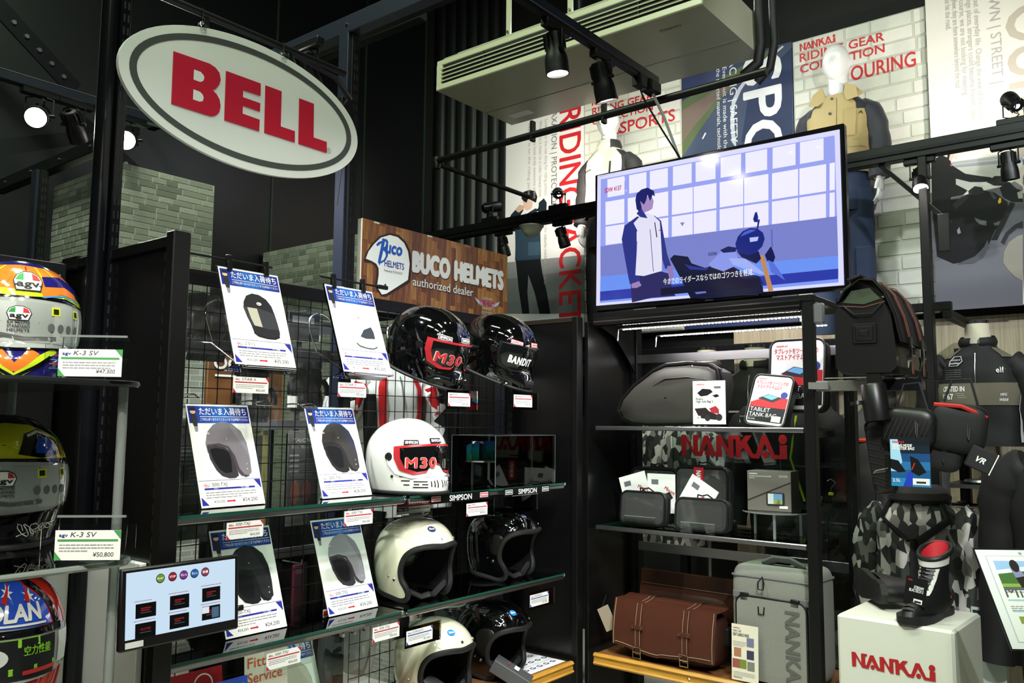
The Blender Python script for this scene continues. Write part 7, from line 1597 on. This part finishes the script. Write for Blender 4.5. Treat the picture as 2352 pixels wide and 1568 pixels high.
def holstercard(b, w, h, z):
    for k in range(6): b.use(flat(('101620', '14202e', '1a4a80', '2a70a8', '1c5a90', '2a86c0')[k])).rect(-w / 2, h * (1 - (k + 1) / 6), w / 2, h * (1 - k / 6), z)
    b.use(flat('a8d4ee')).poly([(-w * .5, h * .95), (-w * .3, h * .95), (-w * .2, h * .5), (-w * .32, h * .3), (-w * .5, h * .3)], z + .0003).use(flat('0c0e12')).poly([(-w * .5, h * .55), (-w * .3, h * .52), (-w * .12, h * .3), (-w * .3, h * .28), (-w * .5, h * .36)], z + .0004).poly([(w * .0, h * .62), (w * .2, h * .55), (w * .4, h * .3), (w * .2, h * .22), (w * .02, h * .3)], z + .0004).use(flat('2040c0')).poly([(-w * .2, 0), (w * .04, 0), (w * .06, h * .28), (-w * .05, h * .3)], z + .0005).use(flat('c03030')).poly([(w * .02, h * .34), (w * .1, h * .48), (w * .13, h * .48), (w * .05, h * .34)], z + .0006)
    b.use(flat('d02838')).logo(-w * .44, h * .88, w * .3, z + .0006).use(WHT).text('RIDING MODE', .009, -w * .44, h * .8, z + .0006, bold=.03, shear=.2, width=w * .5).text('HOLSTER BAG', .009, -w * .44, h * .74, z + .0006, bold=.03, shear=.2, width=w * .56).rect(w * .05, h * .04, w * .47, h * .17, z + .0006).text('2.5L', .01, -w * .36, h * .09, z + .0006, 'C', bold=.02).use(flat('303030')).rect(w * .14, h * .07, w * .38, h * .11, z + .0008)
hangcard(onY(-.69, 2.93, 1.31), .118, .158, 'blue HOLSTER BAG product card hanging under the waist bags', holstercard, '14202e', False)

# ------------------------------------------------------------------ white plinth with boots
t = thing('display_plinth', 'white display plinth with red NANKAI lettering', 'plinth', Matrix.Translation((-.905, 2.83, 0)) @ Matrix.Rotation(-.05, 4, 'Z'))
MB(mat('white_laminate', 'dcdcd0', .4)).span((0, 0, 0), (.345, .33, .9), .008).build('box', t); b = MB(mat('red_vinyl', 'b01c22', .4)).logo(.045, .745, .245, 0, .0015, h=1.05); b.build('lettering', t, onY(0, -.0005, 0), smooth=False)
BWH = mat('white_boot_panel', 'e4e2dc', .4); BRD = mat('red_boot_lining', 'c01f2c', .7); BBK = mat('black_boot_leather', '131314', .5, noise=.15, scale=60)
def boot(M, label):
    """toe towards -Y, sole on z=0"""
    t = thing('riding_boot', label, 'boot', M)
    so = [(0, -.20), (.028, -.192), (.045, -.16), (.05, -.11), (.044, -.05), (.036, 0), (.038, .05), (.032, .085), (0, .1), (-.032, .085), (-.036, .05), (-.034, 0), (-.042, -.05), (-.05, -.11), (-.046, -.16), (-.028, -.192)]
    MB(RUBBER).prism(so, 0, .022).build('sole', t, angle=50); b = MB(DARK)
    for k in range(12): b.box((0, -.17 + k * .021, -.0008), (.06, .006, .0015))
    b.build('tread', t)
    def U(u, v):
        a = u * 2 * PI; i = v; x = math.cos(a); y = math.sin(a)
        L = [(.02, .047, -.195, .095), (.045, .046, -.18, .095), (.07, .042, -.14, .09), (.095, .038, -.085, .085), (.125, .037, -.045, .08), (.16, .041, -.03, .085), (.2, .045, -.03, .088)]
        w, y0, y1 = interp(L, .02 + v * .18); c = (y0 + y1) / 2; return (w * sgp(x, .85) * (1 - .12 * max(0, -y) * (1 - v)), c + (y1 - y0) / 2 * y, .02 + v * .18 + (.022 * y if v > .6 else 0) * (v - .6) * 2.5)
    MB(BBK).grid(28, 16, U, cu=True).build('upper', t)
    MB(BRD).grid(28, 4, lambda u, v: (U(u, 1)[0] * (.9 - v * .35), .029 + (U(u, 1)[1] - .029) * (.9 - v * .35), U(u, 1)[2] + .006 - v * .05), cu=True).build('lining', t)
    MB(BRD).tube([(0, .088, .2), (0, .096, .216), (0, .086, .22), (0, .08, .205)], .005, 6, sq=1.6).build('pull_tab', t); MB(BBK).tube([U(k / 28, 1) for k in range(28)], .008, 8, closed=True).build('collar_pad', t)
    fr = lambda u, v, k: (lambda p: (p[0] * k, .03 + (p[1] - .03) * k, p[2]))(U(u, v))
    MB(BWH).grid(14, 2, lambda a, c: fr(.5 + a * .5, .80 + c * .14, 1.06)).build('ankle_strap', t)
    for s in (0, 1): MB(BWH).grid(3, 10, lambda a, c: fr((.62 if s == 0 else .83) + a * .05 - c * 0, .32 + c * .44, 1.025)).build('side_panel', t)
    MB(BBK).grid(6, 6, lambda a, c: fr(.67 + a * .16, .30 + c * .46, 1.02)).build('tongue', t); b = MB(PIPING)
    for k in range(5): b.tube([fr(.66, .4 + k * .08, 1.05), fr(.75, .43 + k * .08, 1.1), fr(.84, .4 + k * .08, 1.05)], .003, 5)
    b.build('laces', t); b = MB(JGRY)
    for k in range(4): b.tube([fr(.70, .12 + k * .05, 1.02), fr(.75, .14 + k * .05, 1.03), fr(.8, .12 + k * .05, 1.02)], .004, 5)
    b.build('toe_guard', t)
    return t
boot(turn(-.655, 3.0, .902, -.18), 'black and white riding boot with red lining standing on the plinth')
boot(Matrix.Translation((-.85, 3.03, .955)) @ Matrix.Rotation(-1.0, 4, 'Z') @ Matrix(((0, 1, 0, 0), (0, 0, 1, 0), (1, 0, 0, 0), (0, 0, 0, 1))), 'black riding boot lying on its side showing the sole')
def boottag(b, w, h, z): b.use(WHT).text('STREAM', .009, -w * .1, h * .6, z, bold=.02, shear=.2, width=w * .45).text('BLACTECH 2', .009, -w * .3, h * .48, z, bold=.02, shear=.2, width=w * .65).rect(-w * .05, h * .08, w * .35, h * .24, z).use(flat('c02830')).rect(-w * .4, h * .86, -w * .2, h * .9, z).use(flat('303030')).rect(0, h * .11, w * .3, h * .18, z + .0003)
hangcard(onY(-.675, 2.845, .955) @ Matrix.Rotation(-.15, 4, 'Z'), .062, .085, 'black hang tag on the standing boot', boottag, '101012', False)
# Mi-RIDER board
def board(b, w, h, z):
    b.use(flat('b8c2c8')).rect(-w * .42, h * .06, w * .42, h * .935, z).use(flat('eceeea')).rect(-w * .41, h * .067, w * .41, h * .928, z + .0002)
    b.use(flat('9cc0e4')).rect(-w * .36, h * .68, w * .4, h * .88, z + .0004).use(flat('e4ecf0')).poly([(-w * .36, h * .78), (0, h * .83), (w * .4, h * .8), (w * .4, h * .7), (-w * .36, h * .7)], z + .0006).use(flat('4a7038')).poly([(-w * .36, h * .74), (-w * .1, h * .77), (w * .1, h * .73), (w * .4, h * .76), (w * .4, h * .62), (-w * .36, h * .62)], z + .0008).use(flat('8ab048')).rect(-w * .36, h * .60, w * .4, h * .64, z + .001).use(flat('60666c')).rect(-w * .36, h * .575, w * .4, h * .605, z + .001)
    b.use(flat('8c8cb4')).poly([(-w * .22, h * .8), (-w * .14, h * .8), (-w * .1, h * .72), (-w * .2, h * .7)], z + .0012).use(flat('2a2422')).poly([(-w * .2, h * .7), (-w * .1, h * .72), (-w * .12, h * .6), (-w * .18, h * .6)], z + .0012).disc(-w * .17, h * .825, .012, .018, z + .0013).use(flat('33302e')).disc(w * .02, h * .64, .03, None, z + .0013).use(flat('8aa090')).disc(w * .02, h * .64, .024, None, z + .0014).use(flat('2c2c30')).poly([(-w * .08, h * .7), (w * .1, h * .74), (w * .35, h * .73), (w * .38, h * .66), (w * .1, h * .65)], z + .0015)
    b.use(flat('5a5c58')).text('Mi-RIDER', .03, -w * .36, h * .5, z + .0006, width=w * .74); b.use(flat('8a8c8c')).lines(-w * .36, h * .565, w * .74, h * .02, 1, z + .0006).lines(-w * .36, h * .42, w * .74, h * .06, 3, z + .0006); b.use(flat('a8c8d8')).rect(-w * .36, h * .465, w * .4, h * .48, z + .0006).rect(-w * .36, h * .355, w * .4, h * .37, z + .0006)
    b.use(flat('8a9a4a')).rect(-w * .32, h * .24, -w * .12, h * .31, z + .0006).use(flat('6a8ab8')).rect(-w * .08, h * .24, w * .12, h * .31, z + .0006)
    for k in range(3): b.use(flat('9a9c98')).text('★', .01, -w * .06 + k * w * .06, h * .945, z + .0006, 'C')
t = hangcard(M3((-.2593, 2.583, .944), (.79, .61, 0), (-.107, .118, .2227)), .27, .274, 'framed Mi-RIDER notice board tilted on a stand', board, 'e6eae8', False, 'notice_board')
MB(DARKM).tube([(x, y, 0) for x, y in ((-.137, -.002), (.137, -.002), (.137, .276), (-.137, .276))], .003, 6, closed=True).build('frame', t)
t = thing('board_stand', 'thin steel floor stand under the Mi-RIDER board', 'stand', Matrix.Translation((-.29, 2.66, 0))); MB(STEEL).cyl((0, 0, 0), (0, 0, 1.02), .011, n=14).build('pole', t); MB(STEEL).lathe([(.16, 0), (.15, .012), (.02, .02)], 28).build('base', t)
t = thing('leaflet', 'tall grey leaflet hanging behind the white plinth', 'leaflet', onY(-.56, 3.35, .62)); MB(flat('c8d4d0')).box((0, .13, 0), (.1, .26, .002)).build('sheet', t); MB(flat('26343c')).rect(-.045, .09, .045, .25, .0015).use(flat('7a9a98')).rect(-.03, .1, .02, .14, .0018).build('print', t)

# ------------------------------------------------------------------ goods behind the wire grid
LW = mat('white_leather', 'dededa', .4, noise=.04, scale=30, bump=.05); LB = mat('black_leather_panel', '141415', .45); LR = mat('red_leather', 'b82024', .4)
def race_suit(M, label, seed):
    """hanging one-piece suit, shoulder line at origin, faces -Y locally"""
    t = thing('race_suit', label, 'race suit', M, 'leather race suits behind the grid')
    T = torso_fn([(-.62, .16, .1, 0), (-.45, .15, .095, 0), (-.25, .18, .11, 0), (-.08, .2, .11, 0), (-.02, .16, .09, 0), (.04, .075, .07, 0)], .009, seed); j = torso(MB(LW), T, -.62, .04).build('suit_body', t)
    for s in (-1, 1):
        a = [(s * .15, 0, -.05), (s * .22, -.01, -.13), (s * .27, -.02, -.34), (s * .27, -.06, -.6)]
        sl = sleeve(MB(LW), a, [.07, .078, .066, .05], 14, .006, seed).build('sleeve', j); sleeve(MB(LB), [(s * .225, -.03, -.10), (s * .275, -.035, -.3), (s * .278, -.075, -.56)], [.058, .056, .04], 12, .003, seed).build('sleeve_panel', sl); sleeve(MB(LR), [(s * .19, -.05, -.06), (s * .23, -.06, -.18)], [.04, .03], 10, .001, seed).build('shoulder_flash', sl)
        sleeve(MB(LW), [(s * .085, 0, -.55), (s * .11, -.02, -.85), (s * .12, .0, -1.25)], [.09, .082, .06], 14, .007, seed).build('trouser_leg', j); sleeve(MB(LB), [(s * .09, -.02, -.6), (s * .12, -.045, -.82), (s * .125, -.03, -1.05)], [.08, .072, .05], 12, .003, seed).build('leg_panel', j)
        patch(MB(LB), T, -90 + s * 35, -90 + s * 62, -.5, -.1, .006).build('side_panel', j); patch(MB(LR), T, -90 + s * 20, -90 + s * 32, -.45, -.02, .006).build('red_stripe', j)
    MB(LB).tube([(.07 * math.cos(a), .066 * math.sin(a), .05) for a in [k * PI / 8 for k in range(16)]], .018, 8, closed=True).build('collar', j); MB(STEEL).tube([T(rad(-90), -.02 - k * .05, .004) for k in range(12)], .003, 5).build('zip', j)
    MB(STEEL).tube([(0, 0, .06), (0, 0, .14), (.02, 0, .16), (0, 0, .18)], .003, 6).build('hanger_hook', t)
race_suit(turn(-2.74, 2.56, 1.72, PI / 2 - .1), 'white race suit with black and red panels hanging behind the white helmet', 1)
race_suit(turn(-3.12, 2.82, 1.80, PI / 2 + .1), 'white race suit with black and red panels hanging behind the M30 price tag', 2)
for x, z, lab in ((-2.74, 1.9, 'steel clothes rail carrying the nearer race suit'), (-3.12, 1.98, 'steel clothes rail carrying the farther race suit')):
    t = thing('clothes_rail', lab, 'rail', Matrix.Translation((x, 2.55, 0))); MB(STEEL).cyl((0, -.47, z), (0, .47, z), .011, n=12).build('rail', t)
    for s in (-1, 1): MB(DARKM).cyl((0, s * .47, 0), (0, s * .47, z), .011, n=12).build('leg', t)
PKB = mat('black_package', '161618', .4); PKY = mat('yellow_package_edge', 'c8c030', .5); BAGM = sheet('plastic_bag', 'eef0f0')
def package(y0, y1, z0, z1, x, label, fn, base=PKB, group='packages hanging behind the grid'):
    t = thing('hanging_package', label, 'package', onX(x, (y0 + y1) / 2, z0), group); w, h = y1 - y0, z1 - z0
    MB(base).box((0, h / 2, -.008), (w, h, .014), .002).build('card', t); MB(BAGM).box((0, h / 2, .006), (w + .015, h + .02, .001)).build('bag', t); b = MB(); fn(b, w, h, .0008); b.build('print', t); MB(STEEL).tube([(0, h + .005, -.1), (0, h + .005, .01), (0, h + .02, .015)], .003, 6).build('hook', t)
    return t
def taichi(b, w, h, z):
    b.use(WHT).text('TAICHI', .014, -w * .05, h * .9, z, 'C', bold=.03, shear=.2, width=w * .6).text('薄い、軽い、暖か', .01, 0, h * .83, z, 'C', width=w * .8)
    for k in range(4): b.use(WHT).rect(-w * .45, h * (.74 - k * .06), -w * .15, h * (.76 - k * .06), z)
    b.use(flat('a8a8aa')).lines(-w * .4, h * .72, w * .8, h * .2, 7, z)
    for x, c in ((-.25, 'd8502a'), (.12, 'd8402a')): b.use(flat(c)).poly([(w * (x - .12), h * .44), (w * (x + .12), h * .44), (w * (x + .14), h * .3), (w * (x + .05), h * .08), (w * x, h * .24), (w * (x - .06), h * .08), (w * (x - .14), h * .3)], z).disc(w * x, h * .46, .008, None, z)
    b.use(flat('d8d028')).poly([(w * .08, h * .22), (w * .2, h * .22), (w * .16, h * .06), (w * .12, h * .06)], z + .0003)
def blackpack(b, w, h, z): b.use(flat('b8b8ba')).lines(-w * .4, h * .8, w * .8, h * .35, 10, z).use(PKY).rect(-w * .45, h * .3, w * .45, h * .305, z).rect(-w * .45, h * .38, w * .45, h * .385, z).rect(-w * .45, h * .3, -w * .44, h * .385, z).use(flat('e0e0e0')).lines(-w * .4, h * .28, w * .8, h * .12, 5, z).use(flat('9a9a9c')).disc(w * .0, h * .55, .02, .03, z).use(flat('161618')).disc(0, h * .55, .016, .026, z + .0003)
def yellowpack(b, w, h, z): b.use(PKY).rect(w * .36, 0, w * .5, h, z).rect(-w * .5, h * .95, w * .5, h, z).use(flat('e0e0e0')).text('やすい', .012, -w * .1, h * .8, z, 'C', width=w * .6).lines(-w * .4, h * .6, w * .6, h * .3, 8, z)
package(1.88, 2.02, 1.14, 1.46, -2.52, 'black package with red and yellow riders printed on it', taichi)
package(1.64, 1.80, 1.13, 1.47, -2.53, 'black package with a bright yellow edge', yellowpack)
package(1.40, 1.56, 1.12, 1.50, -2.52, 'black package with yellow outlined boxes beside the side panel', blackpack)
package(1.36, 1.42, 1.58, 1.88, -2.5, 'narrow dark blue package at the top beside the side panel', lambda b, w, h, z: b.use(flat('c8c8cc')).lines(-w * .4, h * .25, w * .8, h * .15, 4, z), mat('navy_package', '1c2440', .4))
package(1.85, 1.99, 1.80, 1.90, -2.5, 'black package with a white barcode label between the posters', lambda b, w, h, z: b.use(WHT).rect(-w * .4, h * .6, w * .3, h * .85, z))
package(1.66, 1.78, 1.03, 1.14, -2.56, 'small grey package hanging under the yellow edged one', yellowpack)
package(1.955, 2.0, .82, .98, -2.56, 'pink carton standing behind the grid', lambda b, w, h, z: b.use(flat('e8a8c0')).rect(-w * .4, h * .8, w * .4, h * .9, z), mat('pink_carton', 'b83a74', .5), None)
GLV = mat('black_glove_leather', '121214', .4)
def gloves(M, label):
    t = thing('bagged_gloves', label, 'gloves', M, 'bagged black gloves behind the grid')
    b = MB(GLV)
    for s in (-1, 1):
        pillow(b, (s * .035, 0, 0), (.07, .04, .1), 3, 16, 8)
        for k in range(4): b.tube([(s * .035 - .024 + k * .016, -.005, -.04), (s * .035 - .026 + k * .017, -.015, -.09), (s * .035 - .026 + k * .017, -.005, -.12)], .009, 8)
        b.tube([(s * .07, -.01, .0), (s * .085, -.02, -.03), (s * .085, -.02, -.06)], .011, 8); b.tube([(s * .035, 0, .04), (s * .035, 0, .1)], .034, 10)
    b.build('glove_pair', t); MB(BAGM).grid(14, 18, lambda u, v: ((u - .5) * .19, -.03 - .012 * math.sin(PI * u) + .004 * math.sin(u * 21 + v * 13) + .003 * math.sin(v * 31 - u * 9), (v - .5) * .3)).build('plastic_bag', t); MB(WHITEP).box((0, 0, .155), (.12, .003, .03)).build('bag_header', t)
gloves(turn(-2.53, 1.54, 1.82, PI / 2), 'bagged black gloves behind the black full-face poster'); gloves(turn(-2.55, 1.74, 1.62, PI / 2 + .1), 'bagged black gloves under the black full-face poster'); gloves(turn(-2.56, 1.98, 1.66, PI / 2), 'bagged black gloves beside the white full-face poster')
t = thing('wooden_sign_board', 'brown wooden board with white lettering behind the grid', 'sign', onX(-2.85, 1.92, 1.5)); MB(DARKM).span((-.15, -1.5, -.03), (-.13, .02, -.02)).span((.13, -1.5, -.03), (.15, .02, -.02)).build('legs', t); MB(wood_mat('walnut_board', '5a3a20', '6b4626', '7a522e', (3, 3, 14))).box((0, .15, -.01), (.34, .3, .02), .002).build('board', t); b = MB(WHT).text('OOM', .045, -.06, .2, .002, 'C', bold=.03, width=.17).rect(-.14, .17, .06, .178, .002); b.build('lettering', t)
for k, (x, y, z, lab) in enumerate(((-2.72, 2.1, 1.0, 'black leather trousers hanging behind the silver poster'), (-2.62, 1.72, .8, 'black leather trousers hanging behind the monitor'))):
    t = thing('leather_trousers', lab, 'trousers', turn(x, y, z, PI / 2), 'black trousers behind the grid'); b = MB(GLV)
    for s in (-1, 1): sleeve(b, [(s * .05, 0, .1), (s * .06, 0, -.2), (s * .05, 0, -.6)], [.075, .065, .05], 14, .006, k)
    torso(b, torso_fn([(.0, .13, .09, 0), (.15, .14, .09, 0), (.2, .12, .08, 0)], .005), 0, .2, 6, 24); b.build('legs', t); MB(STEEL).tube([(0, 0, .2), (0, 0, .28), (.02, 0, .3)], .003, 6).build('hook', t)
for y, z, lab in ((1.36, 1.57, 'chrome display hook on the grid beside the black partition'), (1.62, 1.555, 'chrome display hook between the light grey and flat black posters'), (1.8, 1.55, 'chrome display hook above the flat black helmet poster')):
    t = thing('display_hook', lab, 'hook', Matrix.Translation((-2.39, y, z)), 'chrome hooks on the wire grid'); MB(CHROME).tube([(0, -.03, .0), (0, -.03, .01), (.06, -.03, .012), (.09, -.03, -.002), (.09, .03, -.002), (.06, .03, .012), (0, .03, .01)], .0028, 6).build('wire', t); MB(WHITEP).box((-.01, .0, .02), (.002, .04, .04)).build('price_plate', t)
t = thing('slat_rail', 'grey metal slat rail behind the wire grid', 'rail', Matrix.Translation((-2.62, 1.72, 0)))
for z in (1.86, 1.49, 1.02): MB(ALU).box((0, 0, z), (.012, 1.0, .035), .001).build('slat', t)
